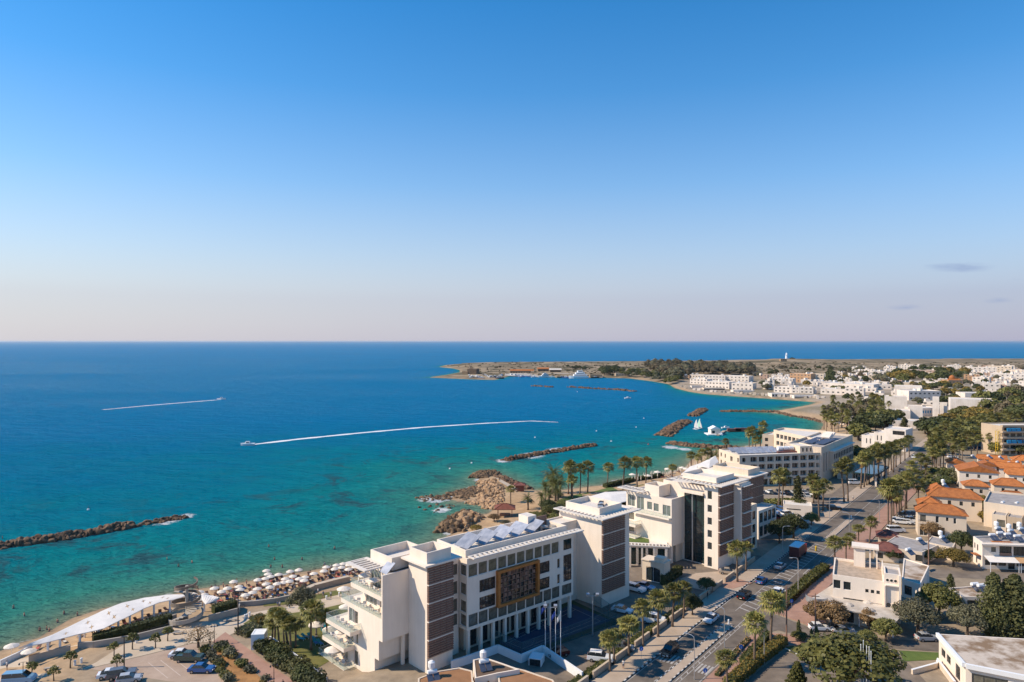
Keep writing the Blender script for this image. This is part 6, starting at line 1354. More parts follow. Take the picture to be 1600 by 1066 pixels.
# parasols, sunbeds and bathers on the beach
PA = Proto(parasol()); SB = Proto(sunbed(BEDW)); SBT = Proto(sunbed(BEDT)); CP = Proto(closed_parasol())
U2 = [(275,425),(325,450),(140,470),(255,470),(320,485),(200,490),(405,495),(355,515),(430,415),(485,398),(500,370),(500,435),(535,385),(592,370),(580,440),(625,395),(655,355),(690,378),(712,405),(722,340),(770,388),(770,415),(835,370),(897,352),(920,320),(960,340),(980,307),(1015,322),(1035,293),(1060,308),(1063,335),(1110,322),(510,343),(60,490),(20,500),(455,470),(545,462),(620,430),(660,420),(80,515)]
MG = 'beach sunbeds and parasols'
TCOL = [(.55,.12,.08),(.35,.33,.30),(.06,.18,.40),(.5,.25,.1),(.6,.55,.45),(.25,.05,.06)]
for i, (x, y) in enumerate(U2):
    p = P(300+x*.2308, 823+y*.2308); PA.put(p+Vector((rnd.uniform(-.5,.5),rnd.uniform(-.5,.5),0)), rnd.uniform(0,.6), (.74,.74,rnd.uniform(.76,.9)), 'white open parasol over sunbeds on the sandy beach', 'white beach parasols')
    for dx, dy in ((1.3,-.3),(-1.3,.2),(.2,-1.7),(2.6,.6)):
        if rnd.random() < .85: SB.put(p+Vector((dx+rnd.uniform(-.2,.2), dy+rnd.uniform(-.3,.3), .02)), R(rnd.uniform(115,150)), 1, 'brown sunbed with a towel under the white beach parasols', 'brown beach sunbeds', rnd.choice(TCOL))
for x, y in ((45,1040-1),(18,1030)): PA.put(P(x,y-4), 0, .95, 'white open parasol in the lower left corner by the ramp', 'corner parasols')
for x, y in ((60,1014),(75,1010),(100,1004),(125,995),(150,988),(175,982),(195,976),(215,971),(235,966),(250,960),(160,1000),(185,992),(230,982),(262,955),(270,968)): SB.put(P(x,y,.02), R(rnd.uniform(100,170)), 1, 'brown sunbed in the shade below the long canopy', 'canopy sunbeds', rnd.choice(TCOL))
for i in range(46):
    f = rnd.random(); x = 985+f*110; y = 752-f*22+rnd.uniform(-1,6); CP.put(P(x,y), 0, (1,1,rnd.uniform(.9,1.15)), 'folded white parasol on the terrace beach of the second hotel', 'folded parasols')
    if i % 2: SB.put(P(x+1.5,y+1,.02), R(rnd.uniform(110,160)), 1, 'brown sunbed on the terrace beach of the second hotel', 'terrace beach sunbeds', rnd.choice(TCOL))
for x, y in ((988,750),(1012,752),(1027,746),(1043,741),(1066,739),(1072,741)): PA.put(P(x,y), 0, 1.1, 'open white parasol on the terrace beach of the second hotel', 'open terrace parasols')
for x, y in ((537,937),(541,966),(494,995),(520,1036),(516,1003)): PA.put(P(x,y), 0, 1.15, 'white parasol on the lawn of the near hotel', 'lawn parasols')
for x, y in ((500,981),(506,979),(512,984),(519,986),(486,997),(478,997),(493,1006),(500,1007),(531,1000),(535,997),(526,1003),(470,1000),(508,990),(522,982)): SBT.put(P(x,y,.05), R(rnd.uniform(120,160)), 1, 'turquoise sunbed on the lawn of the near hotel', 'turquoise lawn sunbeds', rnd.choice([(.05,.35,.38),(.4,.2,.15),(.06,.15,.35)]))
PB = [(415,938,1),(420,930,0),(434,951,3),(437,951,0),(497,930,0),(481,907,2),(349,921,2),(370,918,0),(370,914,2),(452,899,2),(460,925,3),(478,918,1),(400,925,2),(430,928,2),(505,935,3),(517,935,0),(545,930,1),(11,1047,0),(328,1010,4),(442,1078,4),(310,930,2),(390,934,2),(512,912,2),(485,902,2)]
rp = random.Random(21)
for i in range(34):
    f = rp.random(); PB.append((330+f*225, 934-f*46+rp.uniform(-10,9), rp.choice((2,2,0,3))))
for x, y, k in PB: put_person(x, y, k, 'person walking or standing at the beach', 'people at the beach')
SW = [(21,951,0),(38,963,0),(100,960,0),(121,962,0),(90,973,0),(73,984,0),(77,987,0),(62,986,0),(261,875,0),(279,886,0),(420,855,0),(429,875,0),(423,887,0),(441,887,0),(472,875,0),(523,858,0),(300,880,0),(4,842,0),(514,889,0)]
for x, y, k in SW: put_person(x, y, 2, 'swimmer standing chest deep in the shallow water', 'swimmers', loc=Vector((*sp(x,y),-.75)))
put_person(1105.5,936,4,'person in black on the pavement by the hotel entrance', None); put_person(974,1046,0,'person in a pale shirt walking past the low hotel wall', None); put_person(1333,782,0,'person in white at the crossing by the second car park', None); put_person(1267,829,0,'person beside the side road of the inner car park', None)

# ------------------------------------------------------------------ boats, buoys, wakes
def boat(kind):
    root = thing('motor_boat', 'boat', 'boat'); h = MB(); L, W, H_ = {'yacht':(24,6,2.6),'motor':(7,2.4,1.0),'dark':(14,4,2.0)}[kind]; n = 9; ring = []
    vs = []
    for i in range(n):
        t = i/(n-1); x = -L/2+L*t; w = W/2*(1-.85*max(0,(t-.55)/.45)**2); sh = H_*(1+.25*t*t)
        vs += [(x*.95,-w*.6,-.3),(x,-w,sh),(x,w,sh),(x*.95,w*.6,-.3)]
    fs = [(4*i+a, 4*i+b, 4*i+4+b, 4*i+4+a) for i in range(n-1) for a, b in ((1,0),(2,1),(3,2),(0,3))]+[(0,1,2,3),(4*n-1,4*n-2,4*n-3,4*n-4)]
    h.add(vs, fs); h.build('hull', OBJC, root)
    if kind == 'yacht':
        for k, (l, w, z) in enumerate(((15,5,2.9),(10.5,4.4,5.1),(6,3.6,7.2))): c = MB(); c.prism([(-l/2-2,-w/2),(l/2-2.2,-w/2),(l/2-1,0),(l/2-2.2,w/2),(-l/2-2,w/2)], z, z+2.1); c.build('deck_house', PAINTW, root); g = MB(); g.box(-2.3,0,z+.8,l-1.6,w+.06,.7); g.build('window_band', CARGL, root)
        m = MB(); m.tube([(-3,0,9),(-3.6,0,12)], .12, 5); m.build('mast', PAINTW, root)
    else:
        c = MB(); c.prism([(-L*.15,-W*.32),(L*.16,-W*.3),(L*.22,0),(L*.16,W*.3),(-L*.15,W*.32)], H_, H_+1.1, top=[(-L*.13,-W*.28),(L*.1,-W*.25),(L*.13,0),(L*.1,W*.25),(-L*.13,W*.28)]); c.build('cabin', PAINTW, root); g = MB(); g.box(0,0,H_+.45,L*.24,W*.63,.35); g.build('window_band', CARGL, root)
        if kind == 'dark': m = MB(); m.tube([(1,0,2),(1,0,9)], .1, 5); m.build('mast', BROWN, root)
    return root
BT = {k: Proto(boat(k)) for k in ('yacht','motor','dark')}
WHT = (.80,.79,.77)
def bput(k, px, py, rz, lb, gp=None, sc=1, col=WHT, name='motor_boat'):
    o = BT[k].put(S(px,py), rz, sc, lb, gp, col); o.name = name; return o
bput('yacht', 904, 591.5, 3.0, 'large white three deck yacht moored in the harbour', None, 1.35, WHT, 'yacht'); bput('yacht', 850, 590, 3.3, 'smaller white motor yacht left of the large yacht', None, .8, WHT, 'yacht'); bput('dark', 877, 590.5, 0, 'dark hulled boat between the two yachts', None, 1, (.05,.03,.03), 'moored_boat'); bput('dark', 781, 592, 0, 'dark hulled boat at the end of the mole', None, 1, (.02,.03,.06), 'moored_boat'); bput('dark', 930, 591, 0, 'dark boat moored right of the large yacht', None, 1, (.06,.04,.03), 'moored_boat')
for x, y in ((799,587.6),(805,587.9),(811,588.3),(817,588.5),(822,589.0),(828,589.2),(834,589.8),(815,589.6),(884,591.2),(862,590)): bput('motor', x, y, rnd.uniform(-.5,.5), 'white motor boat moored along the harbour quay', 'boats along the harbour quay', rnd.uniform(1.1,1.9), rnd.choice((WHT,WHT,(.1,.2,.4))))
for x in np.linspace(733, 784, 24):
    q = P(x, rnd.uniform(586.5,591.5), .1); o = BT['motor'].put(q, rnd.uniform(0,6.28), rnd.uniform(.7,1.3), 'small boat laid up on the mole by the castle', 'boats ashore on the mole', rnd.choice((WHT,WHT,(.05,.12,.3),(.3,.3,.32),(.04,.05,.08)))); o.name = 'boat_ashore'
bput('motor', 387, 696, math.pi+.15, 'speedboat pulling the long white wake', None, 1.1); bput('motor', 346, 624.5, .1, 'distant speedboat pulling the thin wake at the left', None, 1.2); bput('motor', 981, 623, .2, 'small white boat alone in the bay below the harbour', None, 1.0); bput('motor', 1127, 679.5, .9, 'white boat moored at the near side of the pontoon', None, .8); bput('motor', 1133.5, 669.5, .1, 'white cabin boat moored at the far side of the pontoon', None, .8)
for px, py, k in ((902,612.6,0),(932,674,1),(1006,654,1),(994,668,1),(955,690,0),(1013,695,2),(836,684,0),(737,724,1),(703,733,0),(1094,667,0),(138,797,0),(1237,651,0)):
    o = thing('buoy', ['white buoy floating in the bay','dark and white mooring buoy in the bay','small red and white buoy in the bay'][k], 'buoy', S(px,py), group='buoys in the bay'); q = MB(); q.lathe((0,0,-.3), [(.12,0),(.42,.2),(.45,.5),(.3,.8),(.06,.9)], 10); q.build('float', RED if k == 2 else PAINTW, o); q = MB(); q.tube([(0,0,.55),(0,0,1.4)], .07, 5); q.build('topmark', DMETAL, o)
for px, py, c, lb in ((1088,671,(.66,.64,.60),'white sailed catamaran left of its pale green twin'),(1093,669.5,(.45,.72,.55),'catamaran with a pale green sail beside the white sailed one')):
    o = thing('sailing_boat', lb, 'sailing boat', S(px,py), -.8); o.scale = (.8,.8,.8)
    for y in (-1.1,1.1): q = MB(); q.tube([(-2.6,y,.3),(0,y,.25),(2.6,y,.5)], [.2,.32,.06], 6); q.build('hull', PAINTW, o)
    q = MB(); q.box(0,0,.5,1.6,2.2,.1); q.build('trampoline', DMETAL, o); q = MB(); q.tube([(.5,0,.5),(.5,0,8.6)], .07, 5); q.build('mast', METAL, o)
    q = MB(); q.add([(.45,0,1.2),(-2.4,.35,1.3),(-1.9,.3,4.5),(-.5,.1,7.6),(.45,0,8.5),(.45,.06,1.2),(-2.4,.41,1.3),(-1.9,.36,4.5),(-.5,.16,7.6),(.45,.06,8.5)], [(0,1,2,3,4),(9,8,7,6,5)]); q.build('mainsail', mat('sail_%d' % px, c, .7, .04, .5), o); q = MB(); q.add([(.6,0,1.0),(2.5,0,.7),(.55,0,6.6)], [(0,1,2)]); q.build('jib', CANVAS, o)
bh = thing('boathouse', 'floating white boathouse with a gabled roof on the pontoon', 'boathouse', S(1117,680)); q = MB(); q.box(0,3,-.3,9.5,9,.9); q.build('float_deck', PAINTW, bh); q = MB(); q.box(.8,4,.6,6,6,3.0); q.build('wall', WHITE, bh)
q = MB(); q.box(-.6,.98,1.0,1.8,.05,1.6); q.build('window', GLASS, bh); q = MB(); q.add([(-2.7,.6,3.6),(4.3,.6,3.6),(4.3,7.4,3.6),(-2.7,7.4,3.6),(.8,.6,5.4),(.8,7.4,5.4)], [(0,1,4),(2,3,5),(1,2,5,4),(3,0,4,5),(3,2,1,0)]); q.build('roof', PAINTW, bh)
jt = thing('jetty', 'narrow floating jetty from the boathouse towards the shore', 'jetty', S(1128,677)); q = MB(); a, b, c = S(1124,681)-jt.location, S(1134,674.5)-jt.location, S(1172,675.5)-jt.location
for u, v in ((a,b),(b,c)): d = v-u; s = Vector((-d.y,d.x,0)).normalized()*2; q.obox(u+Vector((0,0,.1)), d, s, (0,0,.5))
q.build('deck', STONE, jt); q = MB(); q.box(*(S(1147,675)-jt.location).xy, .6, 9, 2, 1.6); q.box(*(S(1158,675)-jt.location).xy, .6, 8, 2, 2.0); q.build('shelter', TILED, jt)
def wakemat():
    m, N, L, b = _new('wake_foam'); b.inputs['Base Color'].default_value = (.75,.77,.77,1); b.inputs['Roughness'].default_value = .8
    tc = N.new('ShaderNodeTexCoord'); n = N.new('ShaderNodeTexNoise'); n.inputs['Scale'].default_value = .6; n.inputs['Detail'].default_value = 8; n.inputs['Roughness'].default_value = .75; L.new(tc.outputs['Object'], n.inputs['Vector'])
    a = N.new('ShaderNodeAttribute'); a.attribute_name = 'edge'; ad = N.new('ShaderNodeMath'); ad.operation = 'ADD'; L.new(n.outputs['Fac'], ad.inputs[0]); L.new(a.outputs['Fac'], ad.inputs[1])
    r = N.new('ShaderNodeMapRange'); r.inputs['From Min'].default_value = .72; r.inputs['From Max'].default_value = 1.0; L.new(ad.outputs[0], r.inputs['Value'])
    t = N.new('ShaderNodeBsdfTransparent'); mx = N.new('ShaderNodeMixShader'); L.new(r.outputs[0], mx.inputs['Fac']); L.new(t.outputs[0], mx.inputs[1]); L.new(b.outputs[0], mx.inputs[2]); L.new(mx.outputs[0], N['Material Output'].inputs['Surface']); return m
WAKE = wakemat()
def wake(label, pts, w0, w1, k0=.62, k1=.2):
    P_ = [S(*p) for p in pts]; vs = []; ed = []; M = 60
    for i in range(M+1):
        f = i/M*(len(P_)-1); j = min(int(f), len(P_)-2); p = P_[j].lerp(P_[j+1], f-j); d = (P_[j+1]-P_[j]).normalized(); s = Vector((-d.y,d.x,0)); w = (w0+(w1-w0)*(i/M))*(1+.3*math.sin(i*1.7)*math.sin(i*.61)); w *= min(1, .4+i/8)
        for t, e in ((-1,-.3),(-.5,.5),(0,.8),(.5,.5),(1,-.3)): vs.append(p+s*w*t/2+Vector((0,0,.06))); ed.append(e*(k0+(k1-k0)*i/M)/.62)
    mb = MB(); mb.add(vs, [(5*i+k, 5*i+5+k, 5*i+6+k, 5*i+1+k) for i in range(M) for k in range(4)]); o = mb.build('wake', WAKE); at_ = o.data.attributes.new('edge', 'FLOAT', 'POINT'); at_.data.foreach_set('value', ed); tag(o, label, 'wake', None, 'stuff')
wake('long white wake of the nearer speedboat', [(385,696),(470,686),(560,677),(660,668),(760,661.5),(830,658),(872,660)], 7, 6, .85, .35)
wake('thin white wake of the distant speedboat', [(346,624.5),(290,629),(230,634),(160,640.5)], 6, 7, .85, .4)

# ------------------------------------------------------------------ street things
SL = Proto(street_lamp(8.5)); SG = Proto(blue_sign())
LA = math.atan2(RU.y, RU.x)
SL.put(P(1247,932), LA+R(140), 1, 'curved street lamp beside the hedge left of the corner building'); 
for px, py, lb, an in ((1085,1062,'street lamp on the traffic island in the foreground',90),(1132,1012,'street lamp at the end of the foreground traffic island',90),(1223,865,'curved street lamp among the shaded trees beside the second hotel',-60),(1296,814,'street lamp at the exit of the inner car park',-60),(1367,763,'street lamp by the palm row before the arcaded hotel',-60),(1327,842,'street lamp on the far traffic island',90),(1374,818,'street lamp on the pink pavement by the tall palms',120),(1398,745,'street lamp far up the road beside the palm row',-60),(1194,1037,'plain lamp column at the corner of the side road',110)): SL.put(P(px,py), LA+R(an), (.9,.9,.85), lb)
SG.put(P(1158,1033), .2, .95, 'round blue arrow sign on the pink pavement by the lower palms'); SG.put(P(1237,957), .2, .9, 'round blue arrow sign by the side road corner'); SG.put(P(1102,1070), .2, .9, 'round blue sign at the bottom edge among the bushes'); SG.put(P(1002,1035), .2, .9, 'round blue sign in a cluster on the hotel pavement')
for px, py, h, lb in ((1229,1004,10.5,'brown timber pole at the corner of the dry lawn'),(1274,1003,9,'brown timber pole in front of the white parked car'),(1451,886,8,'dark timber pole behind the autumn coloured tree')):
    o = thing('utility_pole', lb, 'pole', P(px,py)); q = MB(); q.tube([(0,0,0),(0,0,h)], [.16,.11], 8); q.build('pole', BROWN, o); q = MB(); q.box(0,0,h-.6,1.5,.1,.12); q.build('crossarm', BROWN, o)
for px, py, fm, lb, h in ((852,1025,FLAGB,'flagpole with a dark blue flag, leftmost of the four',9.5),(868,1032,FLAGB,'flagpole with a blue flag in front of the tennis court',9.0),(876,1033,CANVAS,'flagpole with a limp white flag, rightmost of the four',8.6)): o = flagpole(fm, h); o.location = P(px,py); o.rotation_euler.z = .4; tag(o, lb)
for i, (px, py) in enumerate(((1345,1105),(1349,1100),(1354,1108),(1358,1112),(1361,1118))): o = flagpole(None, 9.5+.2*(i % 2)); o.location = P(px,py); tag(o, 'bare white flagpole in a row at the bottom edge', None, 'bare flagpoles at the bottom edge')
def flood(px, py, lb, h=8):
    o = thing('floodlight_mast', lb, 'floodlight', P(px,py)); q = MB(); q.tube([(0,0,0),(0,0,h)], [.12,.08], 7); q.tube([(-.9,0,h),(.9,0,h)], .06, 5); q.build('mast', METAL, o)
    for s in (-.9,.9): q = MB(); q.obox((s-.3,-.25,h+.02), (.6,0,0), (0,.5,.15), (0,-.12,.4)); q.build('lamp_head', METAL, o)
flood(860,1029,'twin floodlight mast between the flagpoles', 9.0); flood(926,993,'twin floodlight mast at the hotel end of the tennis court', 7.5)
def fence(name, label, pts, h, step=3.2):
    root = thing(name, label, 'fence', pts[0]); off = pts[0]; fr_ = MB(); ms = MB()
    for a, b in zip(pts[:-1], pts[1:]):
        L_ = (b-a).length; n = max(1, round(L_/step))
        for i in range(n+1): p = a.lerp(b, i/n)-off; fr_.tube([p, p+Vector((0,0,h))], .04, 5)
        for z in (h, h*.5, .1): fr_.tube([a-off+Vector((0,0,z)), b-off+Vector((0,0,z))], .03, 4)
        ms.add([a-off, b-off, b-off+Vector((0,0,h)), a-off+Vector((0,0,h))], [(0,1,2,3)])
    fr_.build('frame', mat('fence_teal', (.06,.13,.14), .5, .1, 1), root); ms.build('wire_mesh', WIRE, root)
fence('court_fence', 'tall wire fence round the dark blue tennis court', [P(766,1006),P(815,1030),P(890,1002),P(963,974),P(928,948)], 2.9)
wall_line('ramp_wall', 'long white wall bending round the basement ramp in the hotel shade', [P(705,1046),P(735,1036),P(778,1020),P(814,1036),P(848,1021),P(910,1064)], .3, 1.4, PAINTW)
gd = fbox('ramp_portal', 'dark ramp opening under the white wall by the flagpoles', 826, 846, 1040, 1028, PAINTW, 2.5, [(.05,.95,0,.9,'dark')], -.3, 'ramp', PAINTW, None, .02)
for i in range(12):
    s0, s1 = 2+i*7.2, 2+i*7.2+5.6; k = wall_line('planter_wall', 'low stone planter wall along the hotel pavement', [RF(s0,9.6),RF(s1,9.6)], .35, 1.15, STONE, PROM, 'planter walls along the hotel pavement')
for s0, s1, t in ((2,46,10.6),):
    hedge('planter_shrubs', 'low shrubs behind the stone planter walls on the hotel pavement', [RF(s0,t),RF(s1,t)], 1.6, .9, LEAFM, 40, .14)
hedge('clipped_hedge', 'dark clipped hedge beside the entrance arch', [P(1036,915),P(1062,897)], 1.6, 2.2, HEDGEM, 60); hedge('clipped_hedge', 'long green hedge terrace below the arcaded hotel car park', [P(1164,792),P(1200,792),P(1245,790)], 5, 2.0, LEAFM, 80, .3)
wall_line('car_park_wall', 'pale retaining wall in front of the arcaded hotel cars', [P(1176,779),P(1225,781),P(1272,785)], .4, 1.4, CREAM)
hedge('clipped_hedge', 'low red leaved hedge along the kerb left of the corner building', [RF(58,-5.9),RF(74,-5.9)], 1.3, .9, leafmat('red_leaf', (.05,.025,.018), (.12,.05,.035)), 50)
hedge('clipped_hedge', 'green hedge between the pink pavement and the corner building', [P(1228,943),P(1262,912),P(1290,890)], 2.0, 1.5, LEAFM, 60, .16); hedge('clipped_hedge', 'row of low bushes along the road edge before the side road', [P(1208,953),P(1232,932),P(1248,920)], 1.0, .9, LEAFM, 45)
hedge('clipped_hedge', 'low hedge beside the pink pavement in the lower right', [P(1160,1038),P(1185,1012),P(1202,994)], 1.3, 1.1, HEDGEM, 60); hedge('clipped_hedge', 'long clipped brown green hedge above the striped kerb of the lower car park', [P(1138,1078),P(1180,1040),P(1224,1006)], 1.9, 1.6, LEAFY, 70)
hedge('clipped_hedge', 'pinkish hedge along the kerb beside the lower pavement', [P(1120,1058),P(1150,1022),P(1170,1000)], .9, .6, LEAFB, 45)
BU = {'dark': [Proto(bush('round_shrub', 'dark shrub', 1.7, 2.3, LEAFD, 41, 1500, .13)), Proto(bush('round_shrub', 'dark shrub', 1.9, 2.0, HEDGEM, 42, 1500, .13))], 'mid': [Proto(bush('round_shrub', 'green shrub', 1.1, 1.2, LEAFM, 43, 600, .11)), Proto(bush('round_shrub', 'green shrub', 1.0, 1.4, LEAFO, 44, 600, .11)), Proto(bush('round_shrub', 'green shrub', .9, .9, LEAFY, 45, 500, .1))]}
rb = random.Random(8)
for i in range(17):
    f = i/16; BU['dark'][i % 2].put(P(412+88*f+rb.uniform(-4,4), 1014+66*f+rb.uniform(-4,3)), rb.uniform(0,6), rb.uniform(.8,1.25), 'big dark round shrub in the row along the white wall of the hotel lawn', 'dark shrubs along the lawn wall')
for i in range(44):
    f = rb.random(); k = i % 2; x = (338+88*f+rb.uniform(-4,4)) if k else (322+48*f+rb.uniform(-5,5)); y = (1007+70*f) if k else (1014+68*f)
    rb.choice(BU['mid']).put(P(x, y), rb.uniform(0,6), rb.uniform(.55,1.25), 'low green shrub at the edge of the orange flower bed by the pink path', 'shrubs round the flower bed')
hedge('clipped_hedge', 'yellow green ground shrubs at the corner of the hotel lawn', [P(395,972),P(415,966),P(420,975)], 4, .7, LEAFY, 120, .12)
hedge('clipped_hedge', 'grey green shrubs between the tall lamp post and the white hut', [P(380,985),P(398,992)], 4, 1.2, LEAFO, 120, .14); hedge('clipped_hedge', 'dark shrub belt behind the white terrace roofs of the second hotel', [P(890,795),P(935,792),P(985,785)], 3, 2.0, LEAFO, 70, .2); hedge('clipped_hedge', 'low dark shrubs along the shore lawn under the sea palms', [P(945,762),P(985,753),P(1035,745)], 2.2, 1.4, LEAFD, 70, .22)
# white tensile terrace roofs near the second hotel
for lb, px, z in (('wide low white terrace roof by the shore lawn', [(900,782),(945,769),(1010,766),(1000,778),(955,789),(915,790)], 3.2), ('white terrace roof by the arcaded hotel beach', [(1064,741),(1078,729),(1100,722),(1128,735),(1110,747),(1085,748)], 3.5), ('white pointed sail roof by the arcaded hotel beach', [(1088,727),(1118,712),(1123,722),(1108,731)], 5.5)):
    pts = [(PZ(*p, 2+z).x, PZ(*p, 2+z).y) for p in px]; c = (sum(p[0] for p in pts)/len(pts), sum(p[1] for p in pts)/len(pts)); o = thing('terrace_roof', lb, 'canopy', (*c, 2.0)); mb = MB(); n = len(pts); k = z+.9
    mb.add([(p[0]-c[0],p[1]-c[1],z) for p in pts]+[(0,0,k)]+[(p[0]-c[0],p[1]-c[1],z-.2) for p in pts], [(i,(i+1) % n,n) for i in range(n)]+[(n+1+i,n+1+(i+1) % n,(i+1) % n,i) for i in range(n)]+[tuple(range(n+1,2*n+1))[::-1]]); mb.build('roof_panel', CANVAS, o)
    for p in pts: q = MB(); q.box((p[0]-c[0])*.94, (p[1]-c[1])*.94, -.5, .25, .25, z+.4); q.build('post', PAINTW, o)
kk = thing('beach_kiosk', 'open kiosk with a hipped brown roof on the headland', 'kiosk', P(789,807)); pts = rect((-2.6,-2), (1,0), 5.2, 4); kl = kk.location; hip_roof(kk, [(x+kl.x, y+kl.y) for x, y in pts], kl.z+3.0, 1.3, .9, mat('rust_tiles', (.19,.06,.035), .8, .25, 1)); 
for x, y in pts: q = MB(); q.box(x*.9, y*.9, -.4, .25, .25, 3.5); q.build('post', BROWN, kk)
q = MB(); q.box(0,0,0,3.6,.8,1.1); q.build('counter', BROWN, kk)
kk2 = thing('beach_kiosk', 'small square dark red kiosk at the foot of the stone jetty', 'kiosk', P(812,767)); q = MB(); q.box(0,0,-.4,3.4,3,2.9); q.build('wall', TILED, kk2); kl = kk2.location; hip_roof(kk2, rect((kl.x-1.8,kl.y-1.6),(1,0),3.6,3.2), kl.z+2.5, .8, .5, TILED)
# ------------------------------------------------------------------ cars
RD = ROADANG; PK = math.atan2(HU[1], HU[0])
for a in [(1111,971,'sedan','white','white saloon car passing the end of the foreground traffic island',RD,'car','moving_car'),(1046,1022,'suv','black','black sport utility car beside the foreground traffic island',RD,0,0),(1163,934,'suv','black','dark green black hatchback car on the road by the hotel entrance',RD+math.pi,0,0),(1190,911,'hatch','blue','blue hatchback on the road beside the forecourt',RD+math.pi,0,0),(1219,888,'sedan','silver','silver saloon car in the shaded part of the road',RD+math.pi,0,0),(1214,932,'pickup','white','white pickup waiting by the side road',RD,0,0),(1303,797,'suv','black','black car turning out of the inner car park',R(170),0,0),(1448,1001,'hatch','silver','silver hatchback parked on the side road before the stained roof',R(180),0,0),
 (1280,985,'hatch','white','white hatchback parked on the side road in front of the corner building',R(178),0,0),(1318,990,'sedan','silver','silver saloon half hidden behind the tree on the side road',R(176),0,0),(1138,897,'sedan','beige','beige saloon parked under the second hotel tower',R(165),0,0),(993,924,'suv','white','white car left of the pale blue one by the hotel tower',R(140),0,0),(1008,920,'sedan','lightblue','pale blue car parked beside the entrance arch',R(140),0,0),(972,957,'sedan','white','white saloon parked at the foot of the near hotel tower',R(150),0,0),(1021,974,'van','white','white van behind the palms on the hotel forecourt',R(160),0,0),(938,1033,'suv','white','white car half hidden by the palms at the forecourt corner',R(165),0,0),(972,1016,'sedan','grey','grey car behind the planter palms on the forecourt',R(165),0,0),(872,1025,'hatch','darkred','dark red car parked behind the flagpoles',R(20),0,0),
 (284,1027,'sedan','white','white saloon behind the green pickup',R(185),0,0),(296,1033,'pickup','green','dark green pickup in the lower left car park',R(180),0,0),(315,1050,'sedan','blue','dark blue saloon nearest the orange flower bed',R(180),0,0),(174,1058,'sedan','white','white car leftmost of three under the small tree',R(200),0,0),(190,1059,'suv','grey','grey car in the middle of three under the small tree',R(200),0,0),(201,1066,'hatch','silver','silver car cut by the lower edge beside two others',R(200),0,0),(30,1068,'van','lightblue','pale blue van cut by the lower left edge',R(190),0,0),
 (1335,757,'van','white','white van in front of the arcaded hotel entrance',R(178),0,0),(1400,832,'van','white','white van on the forecourt of the arched porch villa',R(180),0,0),(1428,716,'sedan','white','white car parked at the far end of the road',RD,0,0),(1408,737,'sedan','grey','grey car far up the road',RD,0,0),(1260,817,'suv','white','white car waiting in the inner car park exit',R(100),0,0)]:
    put_car(a[0], a[1], a[2], a[3], a[4], a[5], None, 'moving_car' if a[5] in (RD, RD+math.pi) else 'parked_car')
for i, (x, y) in enumerate(((1183,794),(1193,793),(1192,811),(1187,816),(1209,802),(1231,806),(1238,803),(1215,808),(1200,805),(1222,800))): put_car(x, y, rnd.choice(('sedan','hatch','suv')), rnd.choice(('white','silver','white','blue','grey')), 'car parked in the inner lot between the two hotels', R(rnd.choice((20,200,110))), 'cars in the inner lot')
put_car(1221,815,'van','red','red van parked in the inner lot between the two hotels',R(100),None)
for i in range(17): put_car(1172+i*6.4, 772+rnd.uniform(-1,1)*.8 if i % 2 else 777, rnd.choice(('sedan','hatch','suv')), rnd.choice(('white','silver','black','blue','grey','white')), 'car parked in the row below the arcaded hotel', R(rnd.choice((80,100,270))), 'cars in the row below the arcaded hotel')
for x, y in ((1408,807),(1414,806),(1420,806),(1427,806)): put_car(x, y, 'sedan', 'black', 'dark car parked beside the arched porch villa', R(60), 'dark cars beside the villa')
for x, y in ((1404,817),(1410,819),(1418,819),(1425,816)): put_car(x, y, rnd.choice(('suv','hatch')), 'white', 'white car parked beside the arched porch villa', R(160), 'white cars beside the villa')
for x, y in ((1488,716),(1470,712),(1512,700),(1530,702),(1452,722)): put_car(x, y, 'sedan', rnd.choice(('white','grey','blue')), 'car parked under the palm field behind the villas', R(170), 'cars under the palm field')
trk = thing('delivery_truck', 'dark red lorry with a white roof in the shaded part of the road', 'truck', P(1247,870,.03), RD+math.pi)
q = MB(); q.box(.8,0,.9,5.6,2.4,2.4); q.build('cargo_box', mat('truck_red', (.11,.03,.025), .5, .2, 1), trk); q = MB(); q.box(.8,0,3.3,5.7,2.5,.12); q.build('box_roof', PAINTW, trk); q = MB(); q.box(-3.1,0,.6,1.9,2.2,2.0); q.build('cab', RED, trk); q = MB(); q.box(-4.04,0,1.5,.06,2.0,.9); q.build('windscreen', CARGL, trk)
for x in (-2.9,2.4):
    for y in (-1.0,1.0): q = MB(); q.tube([(x,y-.15,.45),(x,y+.15,.45)], .45, 14); q.build('wheel', TYRE, trk)
yb_ = thing('yellow_bollard_sign', 'yellow keep right sign on the island in the road', 'road sign', P(1275,861)); q = MB(); q.box(0,0,0,.35,.35,.9); q.lathe((0,0,.9), [(.25,0),(.25,.35),(.08,.45)], 8); q.build('sign_body', YELL, yb_)

